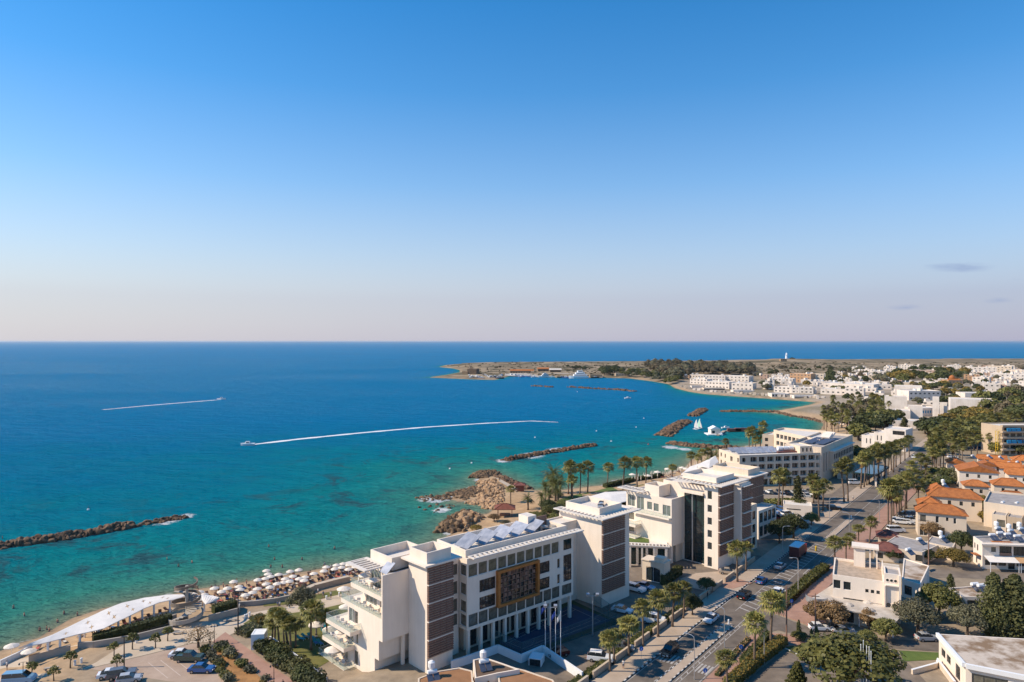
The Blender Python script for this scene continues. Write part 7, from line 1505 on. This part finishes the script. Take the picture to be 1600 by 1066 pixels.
tb_r = random.Random(4)
for a_, b_, z_ in [(-4.5,7+i*1.7,12.76) for i in range(5)]+[(-4.5,8+i*2.1,9.01) for i in range(5)]+[(-6.6,15+i*1.6,1.86) for i in range(4)]+[(-6.6,13+i*1.6,5.36) for i in range(4)]+[(-6.6,16+i*1.7,-1.9) for i in range(4)]:
    o = thing('terrace_chair', 'pale terrace chair on the balconies of the near hotel', 'chair', (*H(a_, b_), G+z_), tb_r.uniform(0,6.28), 'balcony chairs'); q = MB(); q.box(0,0,.4,.6,.6,.1); q.build('seat', CANVAS, o); q = MB(); q.box(-.28,0,.5,.08,.6,.5); q.build('backrest', CANVAS, o)
    for x in (-.25,.25):
        for y in (-.25,.25): q = MB(); q.box(x,y,0,.06,.06,.4); q.build('leg', METAL, o)
for a_, b_, z_ in ((-4.4,9.2,12.76),(-4.4,12.4,12.76),(-6.5,18.5,-1.9),(-6.4,17.2,1.86)): PA.put(Vector((*H(a_,b_), G+z_)), 0, (.85,.85,.85), 'white parasol on a balcony of the near hotel', 'balcony parasols')
# ------------------------------------------------------------------ trees
FP = [Proto(fan_palm(9.0, 1, False)), Proto(fan_palm(9.0, 2, True)), Proto(fan_palm(9.0, 3, True, 1.1))]
DP = [Proto(date_palm(4.0, 4)), Proto(date_palm(4.5, 5))]
def palm(px, pyb, pyt, label, group=None, k=None, grow=1.0):
    """fan palm from the pixel of its foot to the pixel of its crown top"""
    p = P(px, pyb); h = (pyb-pyt)*p.y/F; k = rnd.choice((0,1,1,2)) if k is None else k; s = h/10.1
    cs = min(max(s*1.25, .88), 1.25)*grow
    cs *= rnd.uniform(.88, 1.14); o = FP[k].put(p-Vector((0,0,.1)), rnd.uniform(0,6.28), (cs, cs, s), label, group)
    o.rotation_euler[0] = rnd.uniform(-.06,.06); o.rotation_euler[1] = rnd.uniform(-.06,.06); return o
for i, (x, yb, yt) in enumerate([(953,1050,988),(959.5,1037,986),(983,1026,968),(1005,1011,944),(1028.4,996,929),(1050.7,980,915),(1067.6,967,912)]): palm(x, yb, yt, 'fan palm behind the hotel planter wall, %s from the camera in its row' % ORD[i], 'palms along the hotel planter', k=0)
for x, yb, yt, lb in ((1152.4,910,849.5,'fan palm in front of the second hotel tower, nearer the road'),(1165,893,850,'fan palm in front of the second hotel tower, behind its neighbour'),(1179,1043,962,'tall fan palm on the lower pink pavement left of the dark hedge'),(1136.5,1078,1020,'short bushy fan palm at the bottom edge by the crossing'),(1204.4,1011,931,'tall fan palm at the near corner of the side road'),(1305,891,842,'fan palm beside the corner building, left of a pair'),(1322,876,842,'fan palm beside the corner building, right of a pair'),(1358,852,809,'single tall palm behind the brown tiled pavilions'),(1341,846,821,'bushy palm behind the traffic island end'),(1327,859,835,'bushy palm left of the tiled pavilions')): palm(x, yb, yt, lb, k=0)
MIDP = [(1215.8,797,736),(1221.8,795,738),(1271,786,745),(1280,810,757.7),(1286,798,754),(1319,785,727),(1325,784,720)]
for x, yb, yt in MIDP: palm(x, yb, yt, 'slim fan palm between the two car parks and the road', 'palms between the car parks')
for x, yb, yt in [(1345,764,712),(1350,762,709),(1354,759,708),(1358,756,704.5),(1374,747,697),(1381.5,745,699),(1387,742,696),(1366,750,702),(1393,735,694),(1400,730,692),(1407,725,690),(1414,720,688),(1421,714,683),(1372,752,706),(1384,748,703),(1396,738,699)]: palm(x, yb, yt, 'tall fan palm in the row along the hotel side of the upper road', 'palm row of the upper road')
for x, yb, yt in [(1387.5,825,757),(1392,826.5,755),(1402,816,770),(1408.5,798,749),(1413,801,743),(1416,795,742),(1405,805,752),(1396,815,762)]: palm(x, yb, yt, 'tall palm with a dry skirt on the pink pavement by the villas', 'palms by the villas', k=rnd.choice((1,2)))
for x, yb, yt in [(1428,760,724),(1440,745,712),(1446,752,718),(1457,737,690),(1463,735,686),(1469,739,694),(1460,741,704),(1474,735,700),(1434,790,752),(1432,770,737)]: palm(x, yb, yt, 'shaggy palm in the clump between the upper road and the villas', 'palm clump by the villas', k=2)
PF = [(240,560),(370,580),(440,560),(570,510),(540,690),(640,680),(720,590),(760,690),(860,720),(820,540),(940,540),(880,440),(1010,440),(1090,400),(1150,430),(1080,530),(1260,470),(300,660),(390,800),(440,790),(100,640),(130,740),(80,880),(150,900),(60,960),(680,760),(480,860),(330,900),(600,800),(250,760)]
for x, y in PF: palm(1450+x*.1126, 600+(y+235)*.1126, 600+y*.1126-2, 'palm with a dry skirt in the palm field behind the villas', 'palm field behind the villas', k=rnd.choice((1,2)))
for x, yb, yt in [(888,772,728),(893,778,724),(906,772,728),(918,770,724),(949.3,760,726),(973,765,717),(995.6,763,718),(1009,758,717.5)]: palm(x, yb, yt, 'slender fan palm standing against the sea by the shore lawn', 'sea palms of the shore lawn', k=0)
palm(895,780,746,'brown dried out palm among the sea palms', k=2); palm(1050,750,727,'round headed palm by the folded parasols', k=0, grow=1.15); palm(798,788,761,'round headed fan palm left of the headland kiosk', k=0, grow=1.15)
for x, yb, yt in [(1171,712,672),(1176,713,670),(1181,713,685),(1187.5,712,677),(1191.5,711,662),(1134,712,687),(1080,736,708),(1097,734,704),(1090,738,712),(1105,732,702)]: palm(x, yb, yt, 'fan palm on the beach left of the arcaded hotel', 'palms behind the arcaded hotel', k=0)
for i, (x, y, s) in enumerate([(825,797,1.25),(852,786,1.5),(860,778,1.9),(868,783,1.7),(875,777,1.8),(858,792,1.3),(872,790,1.4),(846,796,1.2),(864,770,2.3)]): DP[i % 2].put(P(x,y), rnd.uniform(0,6), s*.8, 'feathery date palm in the dense clump on the headland' if i else 'single low date palm beside the headland kiosk', 'date palms of the headland' if i else None)
for x, yb, yt in [(429,1004,956),(436,1007,954),(444,1013,958),(454.6,1020,968),(461.5,1012,970),(486,1016,945),(494,993,945),(512,1011,956),(449,1005,962),(425,1008,968)]: palm(x, yb, yt, 'fan palm on the lawn of the near hotel', 'palms on the hotel lawn', k=0)
for x, y, s in [(1112,731,1.2),(1118,727,1.2),(1104,738,1.1)]: DP[0].put(P(x,y), rnd.uniform(0,6), s, 'date palm beside the sail roof at the arcaded hotel beach', 'date palms at the arcaded hotel beach')
# broadleaf prototypes
BT_ = {'dark': [Proto(broad_tree('leafy_tree', 'dark tree', 8, 4.2, LEAFD, s, 5200, .16)) for s in (11,12)], 'mid': [Proto(broad_tree('leafy_tree', 'green tree', 8, 4.2, LEAFM, s, 5200, .16)) for s in (13,14)], 'olive': [Proto(broad_tree('olive_tree', 'olive tree', 6.5, 4, LEAFO, 15, 5000, .12, lumps=22))],
 'ochre': [Proto(broad_tree('leafy_tree', 'ochre tree', 7, 4.2, LEAFY, 16, 5000, .15))], 'brown': [Proto(broad_tree('leafy_tree', 'brown tree', 5, 2.6, LEAFB, 17, 3000, .11, lumps=16))], 'pine': [Proto(broad_tree('grove_tree', 'grey brown tree', 11, 4.4, LEAFP, s, 1000, .45, lumps=14, flat=1.2)) for s in (18,19)],
 'fard': [Proto(broad_tree('grove_tree', 'dark grove tree', 9, 5, LEAFD, s, 900, .5, lumps=14)) for s in (20,21)], 'farm': [Proto(broad_tree('grove_tree', 'green grove tree', 8, 5, LEAFM, 22, 900, .5, lumps=14))], 'faro': [Proto(broad_tree('grove_tree', 'olive grove tree', 7, 5, LEAFO, 23, 900, .5, lumps=14))], 'fary': [Proto(broad_tree('grove_tree', 'ochre grove tree', 8, 5, LEAFY, 24, 900, .5, lumps=14))],
 'sap': [Proto(broad_tree('street_sapling', 'sapling', 3.6, 1.3, LEAFM, 25, 420, .13, 1.7, 8))], 'bare': [Proto(broad_tree('dry_tree', 'dry tree', 4.0, 2.6, mat('dry_twigs', (.36,.24,.12), .9, .2, 1), 26, 900, .08, 1.4, 16))], 'spire': [Proto(spire_tree('cypress_tree', 'cypress', 10, 1.35, LEAFC, 27, 1800))], 'poplar': [Proto(spire_tree('tall_poplar', 'poplar', 13, 2.4, LEAFC, 28, 7000, .15))]}
def tree(kind, px, pyb, h, label, group=None, wide=1.0):
    pr = rnd.choice(BT_[kind]); base = {'dark':8,'mid':8,'olive':6.5,'ochre':7,'brown':5,'pine':11,'fard':9,'farm':8,'faro':7,'fary':8,'sap':3.6,'bare':4,'spire':10,'poplar':13}[kind]; s = h/base
    return pr.put(P(px,pyb)-Vector((0,0,.15)), rnd.uniform(0,6.28), (s*wide, s*wide, s), label, group)
for a in [('mid',1330,1090,10,'large bright green tree in the lower right car park',None,1.45),('brown',1300,983,5.6,'brown leaved tree in front of the corner building, left of two',None,1.25),('brown',1276,977,4.8,'small brown tree at the corner canopy',None,1.1),('brown',1357,982,4.0,'small grey brown tree in front of the shop canopy',None,.9),('mid',1384,1002,4.6,'round green tree on the side road before the shop',None,1.1),('olive',1435,990,6.6,'big olive tree right of the corner building',None,1.1),('mid',1468,968,7.6,'yellow green tree between the olive tree and the rusty roof house',None,1.0),('olive',1512,996,6.4,'olive tree before the rusty roof house',None,.85),
 ('poplar',1554,1000,13.5,'tall dark poplar left of two at the right edge',None,1),('poplar',1586,1003,13.5,'tall dark poplar at the right edge, wider of two',None,1.35),('olive',1576,998,6,'low dark bush tree between the two poplars',None,1),('ochre',1490,886,5.0,'autumn coloured wide tree by the back lane',None,1.25),('dark',1502,866,6.4,'dark round tree behind the autumn coloured one',None,1.0),('brown',1456,842,5.0,'bare reddish tree in front of the arched porch villa',None,1.1),('dark',1452,880,3.6,'dark tall shrub left of the autumn coloured tree',None,1.1),
 ('dark',1395,878,3.4,'dark bush behind the penthouse of the corner building',None,1.1),('dark',1240,842,7.5,'dark tree in the shade beside the second hotel, right of the street lamp',None,1),('dark',1218,850,7,'dark tree in the shade beside the second hotel, left of the street lamp',None,1),('dark',1104,926,3.6,'dense round dark tree in a planter at the forecourt',None,1.15),('dark',1082,962,4.5,'dark bushy tree among the planter palms',None,.9),('mid',1250,800,4.6,'green round bush beside the small kiosk',None,1.3),('mid',1268,822,4.4,'green bush at the inner car park exit',None,1.0),('dark',1205,812,2.4,'small clipped bush among the inner lot cars',None,1),
 ('olive',471,962,6.4,'feathery grey pine on the edge of the hotel lawn',None,.8),('bare',310,1012,4.4,'leafless straw coloured tree at the top of the car park',None,1.1),('mid',1355,1005,2.6,'low green shrub on the dry lawn by the side road',None,1.3),('mid',1250,1003,2.2,'round green shrub left of the small cypresses',None,1.4)]: tree(*a)
for x, y, h in ((1268,1006,3.2),(1276,1006,3.6)): tree('spire', x, y, h, 'small slim cypress on the dry lawn by the side road', 'slim cypresses of the dry lawn', 1)
tree('spire',1248,995,3.6,'single slim cypress beside the side road',None,1); tree('spire',1247,790,11,'tall dark cypress in the arcaded hotel car park',None,1.2); tree('spire',1275,780,10,'tall grey cypress against the arcaded hotel',None,1.5); tree('spire',1413,672,9,'round topped dark cypress in the white complex',None,2); tree('spire',1522,642,9,'slim dark cypress before the wide white block',None,1.2); tree('spire',1485,925,4.5,'clipped dark cypress on the lane behind the rusty roof house',None,1.4); tree('spire',1336,683,10,'dark conifer beside the beach club roof',None,1.3)
for x, y in ((243,1013),(207,1015),(183,1048),(178,1025),(110,1044),(50,1058),(262,1002),(84,1064)): tree('sap', x, y, rnd.uniform(2.7,3.4), 'thin sapling in a tree pit along the promenade', 'promenade saplings')
o = tier_pine(5.2, 31); o.location = P(1246,1080); tag(o, 'small tiered pine in the lower right car park')
for x, y, h, k in [(838,812,2.2,'mid'),(848,815,2.6,'mid'),(860,808,3.2,'mid'),(830,810,1.8,'mid'),(872,805,3.0,'dark'),(880,798,3.0,'mid'),(856,800,3.4,'dark'),(866,816,2.5,'mid')]: tree(k, x, y, h*1.3, 'green shrub mass beside the near hotel roof on the headland', 'headland shrubs', 1.4)
tree('brown',772,815,2.6,'grey thorny bush at the headland kiosk',None,1.6); tree('ochre',744,830,2.2,'straw coloured grass clump on the near headland',None,1.6); tree('olive',790,820,1.6,'low green bush above the near hotel roof',None,2)
# groves in the middle distance
rg = random.Random(5)
FARW = []
def grove(n, poly, kinds, hs, label, group, wide=(.9,1.3), far=False):
    xs = [p[0] for p in poly]; ys = [p[1] for p in poly]; k = 0; g = 0
    while k < n and g < 6000:
        g += 1; x, y = rg.uniform(min(xs), max(xs)), rg.uniform(min(ys), max(ys)); ins = False; j = len(poly)-1
        for i in range(len(poly)):
            if (poly[i][1] > y) != (poly[j][1] > y) and x < (poly[j][0]-poly[i][0])*(y-poly[i][1])/(poly[j][1]-poly[i][1])+poly[i][0]: ins = not ins
            j = i
        if not ins: continue
        kd = rg.choice(kinds); h = rg.uniform(*hs)
        if far:
            if kd != 'palm': FARW.append((kd, P(x,y), h, rg.uniform(*wide), rg.uniform(0,6.28)))
        elif kd == 'palm': p = P(x,y); s = h/10.1; FP[rg.choice((1,2))].put(p, rg.uniform(0,6), (s*1.05,s*1.05,s), 'palm standing in the %s' % label, 'palms of the '+group)
        else: tree(kd, x, y, h, '%s in the %s' % ({'fard':'dark leafy tree','farm':'green leafy tree','faro':'olive green tree','fary':'ochre green tree','pine':'grey brown tree'}[kd], label), '%s of the %s' % (kd.replace('fard','dark trees').replace('farm','green trees').replace('faro','olive trees').replace('fary','ochre trees').replace('pine','brown trees'), group), rg.uniform(*wide)); 
        k += 1
grove(56, [(1290,684),(1284,655),(1300,634),(1392,636),(1396,650),(1330,680)], ('palm','palm','palm','palm','pine'), (8,12), 'shaggy palm grove by the sandy point', 'palm grove')
grove(22, [(1338,692),(1345,668),(1396,655),(1402,664),(1372,676)], ('fard','farm','farm'), (8,11), 'dark trees beside the stepped building', 'dark trees')
grove(6, [(1334,735),(1336,712),(1350,708),(1350,730)], ('fard',), (6,8), 'dark trees behind the arcaded hotel', 'hotel trees')
grove(12, [(1444,690),(1446,674),(1472,670),(1476,690)], ('fard',), (8,11), 'dark wood right of the white complex', 'dark wood')
grove(22, [(1472,672),(1480,650),(1560,652),(1560,668)], ('fary','farm','farm'), (7,9), 'yellow green trees before the white block', 'yellow green trees')
grove(30, [(1538,668),(1538,632),(1600,618),(1625,665)], ('fard','fard','farm','pine'), (10,15), 'dark wood at the right edge', 'right edge wood')
grove(30, [(1470,706),(1470,680),(1556,670),(1560,700)], ('palm','fard','fard','farm'), (6,11), 'trees between the palms behind the villas', 'villa trees')
grove(16, [(1440,790),(1450,745),(1490,740),(1500,757),(1450,775)], ('farm','fard','faro'), (3.5,5.5), 'dark shrubs between the villas and the road', 'villa shrubs')
grove(8, [(1556,712),(1556,706),(1600,704),(1600,716)], ('fary','farm'), (4,7), 'bushes in front of the apartment block', 'apartment bushes')
grove(12, [(1526,806),(1530,790),(1540,790),(1548,815),(1530,822)], ('fard','fary'), (2.5,4.5), 'overgrown gap beside the beige block', 'overgrown gap', (.7,1))
grove(24, [(1425,610),(1425,600),(1540,612),(1540,622),(1470,620)], ('fard','faro','fary','palm'), (6,9), 'trees round the big white hotel', 'hotel garden trees')
grove(34, [(1385,601),(1400,583),(1460,580),(1510,586),(1508,596),(1440,601)], ('fard','fard','farm','fary'), (10,15), 'dark tree belt of the far town', 'town tree belt', far=True)
grove(40, [(1320,612),(1330,580),(1600,576),(1600,625),(1545,612),(1400,606)], ('fard','faro','pine'), (6,10), 'trees between the far town houses', 'town trees', far=True)
grove(24, [(1300,598),(1310,589),(1395,590),(1390,602)], ('pine','faro'), (7,10), 'brown thicket behind the harbour rows', 'brown thicket', far=True)
grove(190, [(1052,593),(1006,579),(1010,571),(1070,573),(1120,574),(1170,576),(1178,588),(1120,587),(1060,594)], ('pine','pine','pine','pine','pine','faro'), (12,17), 'tall brown wood behind the harbour', 'harbour wood', far=True)
grove(60, [(972,588),(960,580),(1010,581),(1070,590),(1050,603),(1010,592)], ('fard','farm','faro'), (7,10), 'green trees behind the harbour beach', 'harbour beach trees', far=True)
grove(14, [(940,587),(942,580),(968,580),(966,588)], ('fard',), (10,14), 'dark tree group at the right end of the quay', 'quay trees')
grove(12, [(882,577),(884,574.5),(920,576),(915,579)], ('fard',), (5,7), 'low dark trees behind the large yacht', 'yacht trees')
grove(26, [(1180,590),(1175,578),(1230,574),(1340,578),(1330,586),(1290,588),(1240,584)], ('pine','faro','fard'), (6,9), 'scrubby trees below the lighthouse hill', 'lighthouse hill trees', far=True)
grove(10, [(1290,600),(1292,588),(1304,588),(1303,600)], ('fard',), (9,13), 'dark tree clump behind the orange building', 'orange building trees', (.8,1.1))
grove(60, [(1200,604),(1200,590),(1335,588),(1600,580),(1600,640),(1540,640),(1440,634),(1340,640)], ('fard','faro','fary','farm'), (5,9), '', 'town gardens', far=True)
grove(16, [(1196,610),(1180,600),(1215,600),(1212,610)], ('faro','fard'), (5,7), 'green gap between the harbour rows', 'harbour gap trees')
tree('fard',1238,563.5,10,'wide dark tree beside the lighthouse',None,1.6)
BASEH = {'pine':11,'fard':9,'farm':8,'faro':7,'fary':8}
V_, F_, M_, off_ = [], [], [], 0; FM = {'pine':0,'fard':1,'farm':2,'faro':3,'fary':4}
for kd, p, h, wd, rz in FARW:
    me = next(c for c in kids(BT_[kd][0].r) if c.name.startswith('crown')).data; n = len(me.vertices); co = np.empty(n*3); me.vertices.foreach_get('co', co); co = co.reshape(-1,3); s_ = h/BASEH[kd]; c_, n_ = math.cos(rz), math.sin(rz)
    V_.append(np.stack([(co[:,0]*c_-co[:,1]*n_)*s_*wd+p.x, (co[:,0]*n_+co[:,1]*c_)*s_*wd+p.y, co[:,2]*s_+p.z], 1)); F_.append(np.arange(n).reshape(-1,4)+off_); M_ += [FM[kd]]*(n//4); off_ += n
me = bpy.data.meshes.new('far_woodland'); me.from_pydata(np.concatenate(V_).tolist(), [], np.concatenate(F_).tolist())
for m in (LEAFP, LEAFD, LEAFM, LEAFO, LEAFY): me.materials.append(m)
me.polygons.foreach_set('material_index', M_); tag(link('far_woodland', me), 'far brown and green woodland behind the harbour and among the far town', 'woodland', None, 'stuff')
# low scrub on the dunes and headlands, too many to count
sc_ = MB(); rs2 = random.Random(9)
for _ in range(1500):
    x = rs2.uniform(690, 1600); y = rs2.uniform(566, 588)
    p = P(x,y)
    if cd1(p.x, p.y) < 12 or (y > 585 and x < 800): continue
    r = rs2.uniform(1.0,3.6)
    for _k in range(9):
        a = rs2.uniform(0,6.28); d = rs2.uniform(0,r); q = p+Vector((d*math.cos(a), d*math.sin(a), rs2.uniform(.1,.9)*r*.4)); nx = Vector((rs2.uniform(-1,1),rs2.uniform(-1,1),rs2.uniform(-.5,1))).normalized(); ny = nx.cross(Vector((rs2.uniform(-1,1),rs2.uniform(-1,1),.4))).normalized(); k = r*rs2.uniform(.25,.5)
        sc_.add([q-nx*k, q-ny*k, q+nx*k, q+ny*k], [(0,1,2,3)])
tag(sc_.build('dune_scrub', leafmat('scrub_leaf', (.05,.045,.022), (.11,.09,.045), .8, .1, .05)), 'low brown green scrub over the dunes behind the harbour', 'scrub', None, 'stuff')
# ------------------------------------------------------------------ look-alikes in small sets are told apart by their order in the row
_sets = {}
for o in bpy.context.scene.objects:
    if o.parent is None and 'label' in o: _sets.setdefault(o['label'], []).append(o)
for lb, os_ in _sets.items():
    n = len(os_)
    if 2 <= n <= 20 and len(lb.split()) <= 12:
        os_.sort(key=lambda o: o.location.x/max(1, o.location.y))
        for i, o in enumerate(os_): o['label'] = lb+(', leftmost of %s' % ('two' if n == 2 else 'them') if i == 0 else ', rightmost of %s' % ('two' if n == 2 else 'them') if i == n-1 else ', %s from the left' % ORD[i])
# ------------------------------------------------------------------ camera, sun, sky
cam = bpy.data.cameras.new('camera'); cam.lens = 24; cam.sensor_width = 36; cam.clip_start = .5; cam.clip_end = 300000
co = link('camera', cam, None, (0,0,CZ)); co.rotation_euler = (R(90), 0, 0); bpy.context.scene.camera = co
EXPO = .36; HAZE = .000022
SUN_EL, SUN_AZ = 40.0, -92.0                    # azimuth from +Y, clockwise
sl = bpy.data.lights.new('sun', 'SUN'); sl.energy = 4.5; sl.angle = R(.53); sl.color = (1,.86,.68)
so = link('sun', sl); az = R(SUN_AZ); el = R(SUN_EL)
dirv = Vector((math.sin(az)*math.cos(el), math.cos(az)*math.cos(el), math.sin(el)))
so.rotation_euler = dirv.to_track_quat('Z','Y').to_euler(); so.location = (0,0,300)
w = bpy.data.worlds.new('World'); bpy.context.scene.world = w; w.use_nodes = True; N = w.node_tree.nodes; L = w.node_tree.links
sky = N.new('ShaderNodeTexSky'); sky.sky_type = 'NISHITA'; sky.sun_disc = False; sky.sun_elevation = el; sky.sun_rotation = az
sky.air_density = 1.0; sky.dust_density = 0; sky.ozone_density = 1.0; sky.altitude = 60
bg = N['Background']; bg.inputs['Strength'].default_value = SKY_STR = .148
hs = N.new('ShaderNodeHueSaturation'); hs.inputs['Saturation'].default_value = 1.5; hs.inputs['Value'].default_value = .97; L.new(sky.outputs[0], hs.inputs['Color'])
tc = N.new('ShaderNodeTexCoord'); sx = N.new('ShaderNodeSeparateXYZ'); L.new(tc.outputs['Generated'], sx.inputs[0])
# air low over the horizon: pale, warmer towards the sun on the left
fz = N.new('ShaderNodeValToRGB'); e = fz.color_ramp.elements; e[0].position = 0; e[0].color = (.95,.95,.95,1); e[1].position = .55; e[1].color = (0,0,0,1)
for p_, v_ in ((.06,.86),(.125,.58),(.22,.25),(.34,.07)): x_ = e.new(p_); x_.color = (v_,v_,v_,1)
L.new(sx.outputs['Z'], fz.inputs['Fac'])
hx = N.new('ShaderNodeMapRange'); hx.inputs['From Min'].default_value = -.65; hx.inputs['From Max'].default_value = .65; L.new(sx.outputs['X'], hx.inputs['Value'])
hc = N.new('ShaderNodeValToRGB'); hc.color_ramp.elements[0].color = (.62,.61,.69,1); hc.color_ramp.elements[1].color = (.37,.39,.58,1); L.new(hx.outputs[0], hc.inputs['Fac'])
sc_h = N.new('ShaderNodeVectorMath'); sc_h.operation = 'SCALE'; sc_h.inputs['Scale'].default_value = 1/SKY_STR/2**EXPO; L.new(hc.outputs['Color'], sc_h.inputs[0])
mx = N.new('ShaderNodeMix'); mx.data_type = 'RGBA'; L.new(fz.outputs['Color'], mx.inputs['Factor']); L.new(hs.outputs['Color'], mx.inputs['A']); L.new(sc_h.outputs[0], mx.inputs['B'])
# a few thin grey cloud wisps low on the right
dv = N.new('ShaderNodeMath'); dv.operation = 'DIVIDE'; L.new(sx.outputs['X'], dv.inputs[0]); L.new(sx.outputs['Y'], dv.inputs[1])
dw = N.new('ShaderNodeMath'); dw.operation = 'DIVIDE'; L.new(sx.outputs['Z'], dw.inputs[0]); L.new(sx.outputs['Y'], dw.inputs[1])
cb_ = N.new('ShaderNodeCombineXYZ'); L.new(dv.outputs[0], cb_.inputs[0]); L.new(dw.outputs[0], cb_.inputs[1])
cn = N.new('ShaderNodeTexNoise'); cn.inputs['Scale'].default_value = 1; cn.inputs['Detail'].default_value = 7; mpc = N.new('ShaderNodeMapping'); mpc.inputs['Scale'].default_value = (26,150,1); L.new(cb_.outputs[0], mpc.inputs[0]); L.new(mpc.outputs[0], cn.inputs['Vector'])
tot = None
for u0, v0, wu, wv, a_ in ((.657,.108,.075,.011,1.0),(.578,.049,.05,.009,.65),(.712,.059,.04,.009,.65),(.608,.131,.018,.005,.4),(.74,.09,.03,.006,.35)):
    a1 = N.new('ShaderNodeVectorMath'); a1.operation = 'SUBTRACT'; a1.inputs[1].default_value = (u0,v0,0); L.new(cb_.outputs[0], a1.inputs[0])
    a2 = N.new('ShaderNodeVectorMath'); a2.operation = 'MULTIPLY'; a2.inputs[1].default_value = (1/wu,1/wv,0); L.new(a1.outputs[0], a2.inputs[0])
    a3 = N.new('ShaderNodeVectorMath'); a3.operation = 'LENGTH'; L.new(a2.outputs[0], a3.inputs[0])
    a4 = N.new('ShaderNodeMapRange'); a4.inputs['From Min'].default_value = 0; a4.inputs['From Max'].default_value = 1; a4.inputs['To Min'].default_value = a_; a4.inputs['To Max'].default_value = 0; L.new(a3.outputs['Value'], a4.inputs['Value'])
    if tot is None: tot = a4.outputs[0]
    else: t_ = N.new('ShaderNodeMath'); t_.operation = 'ADD'; L.new(tot, t_.inputs[0]); L.new(a4.outputs[0], t_.inputs[1]); tot = t_.outputs[0]
cm = N.new('ShaderNodeMath'); cm.operation = 'MULTIPLY'; L.new(tot, cm.inputs[0]); L.new(cn.outputs['Fac'], cm.inputs[1])
cr = N.new('ShaderNodeMapRange'); cr.inputs['From Min'].default_value = .12; cr.inputs['From Max'].default_value = .5; cr.inputs['To Max'].default_value = .6; L.new(cm.outputs[0], cr.inputs['Value'])
up = N.new('ShaderNodeMath'); up.operation = 'GREATER_THAN'; L.new(sx.outputs['Y'], up.inputs[0]); up.inputs[1].default_value = 0; cf = N.new('ShaderNodeMath'); cf.operation = 'MULTIPLY'; L.new(cr.outputs[0], cf.inputs[0]); L.new(up.outputs[0], cf.inputs[1])
mc = N.new('ShaderNodeMix'); mc.data_type = 'RGBA'; L.new(cf.outputs[0], mc.inputs['Factor']); L.new(mx.outputs['Result'], mc.inputs['A']); k_ = 1/SKY_STR/2**EXPO; mc.inputs['B'].default_value = (.27*k_,.36*k_,.60*k_,1)
L.new(mc.outputs['Result'], bg.inputs['Color'])
sc = bpy.context.scene; sc.view_settings.view_transform = 'Standard'; sc.view_settings.look = 'None'; sc.view_settings.exposure = EXPO; sc.view_settings.gamma = 1; sc.view_settings.use_curve_mapping = False
sc.cycles.caustics_reflective = False; sc.cycles.caustics_refractive = False

# thin sea air
hz_ = MB(); hz_.obox((-150000,-20000,-12), (300000,0,0), (0,200000,0), (0,0,80)); hm = bpy.data.materials.new('haze_air'); hm.use_nodes = True; N = hm.node_tree.nodes; N.clear()
pv = N.new('ShaderNodeVolumePrincipled'); pv.inputs['Color'].default_value = (.80,.88,.98,1); pv.inputs['Density'].default_value = HAZE; pv.inputs['Anisotropy'].default_value = .2; ou = N.new('ShaderNodeOutputMaterial'); hm.node_tree.links.new(pv.outputs[0], ou.inputs['Volume'])
tag(hz_.build('haze', hm), 'thin pale sea haze over the bay', 'haze', None, 'stuff')
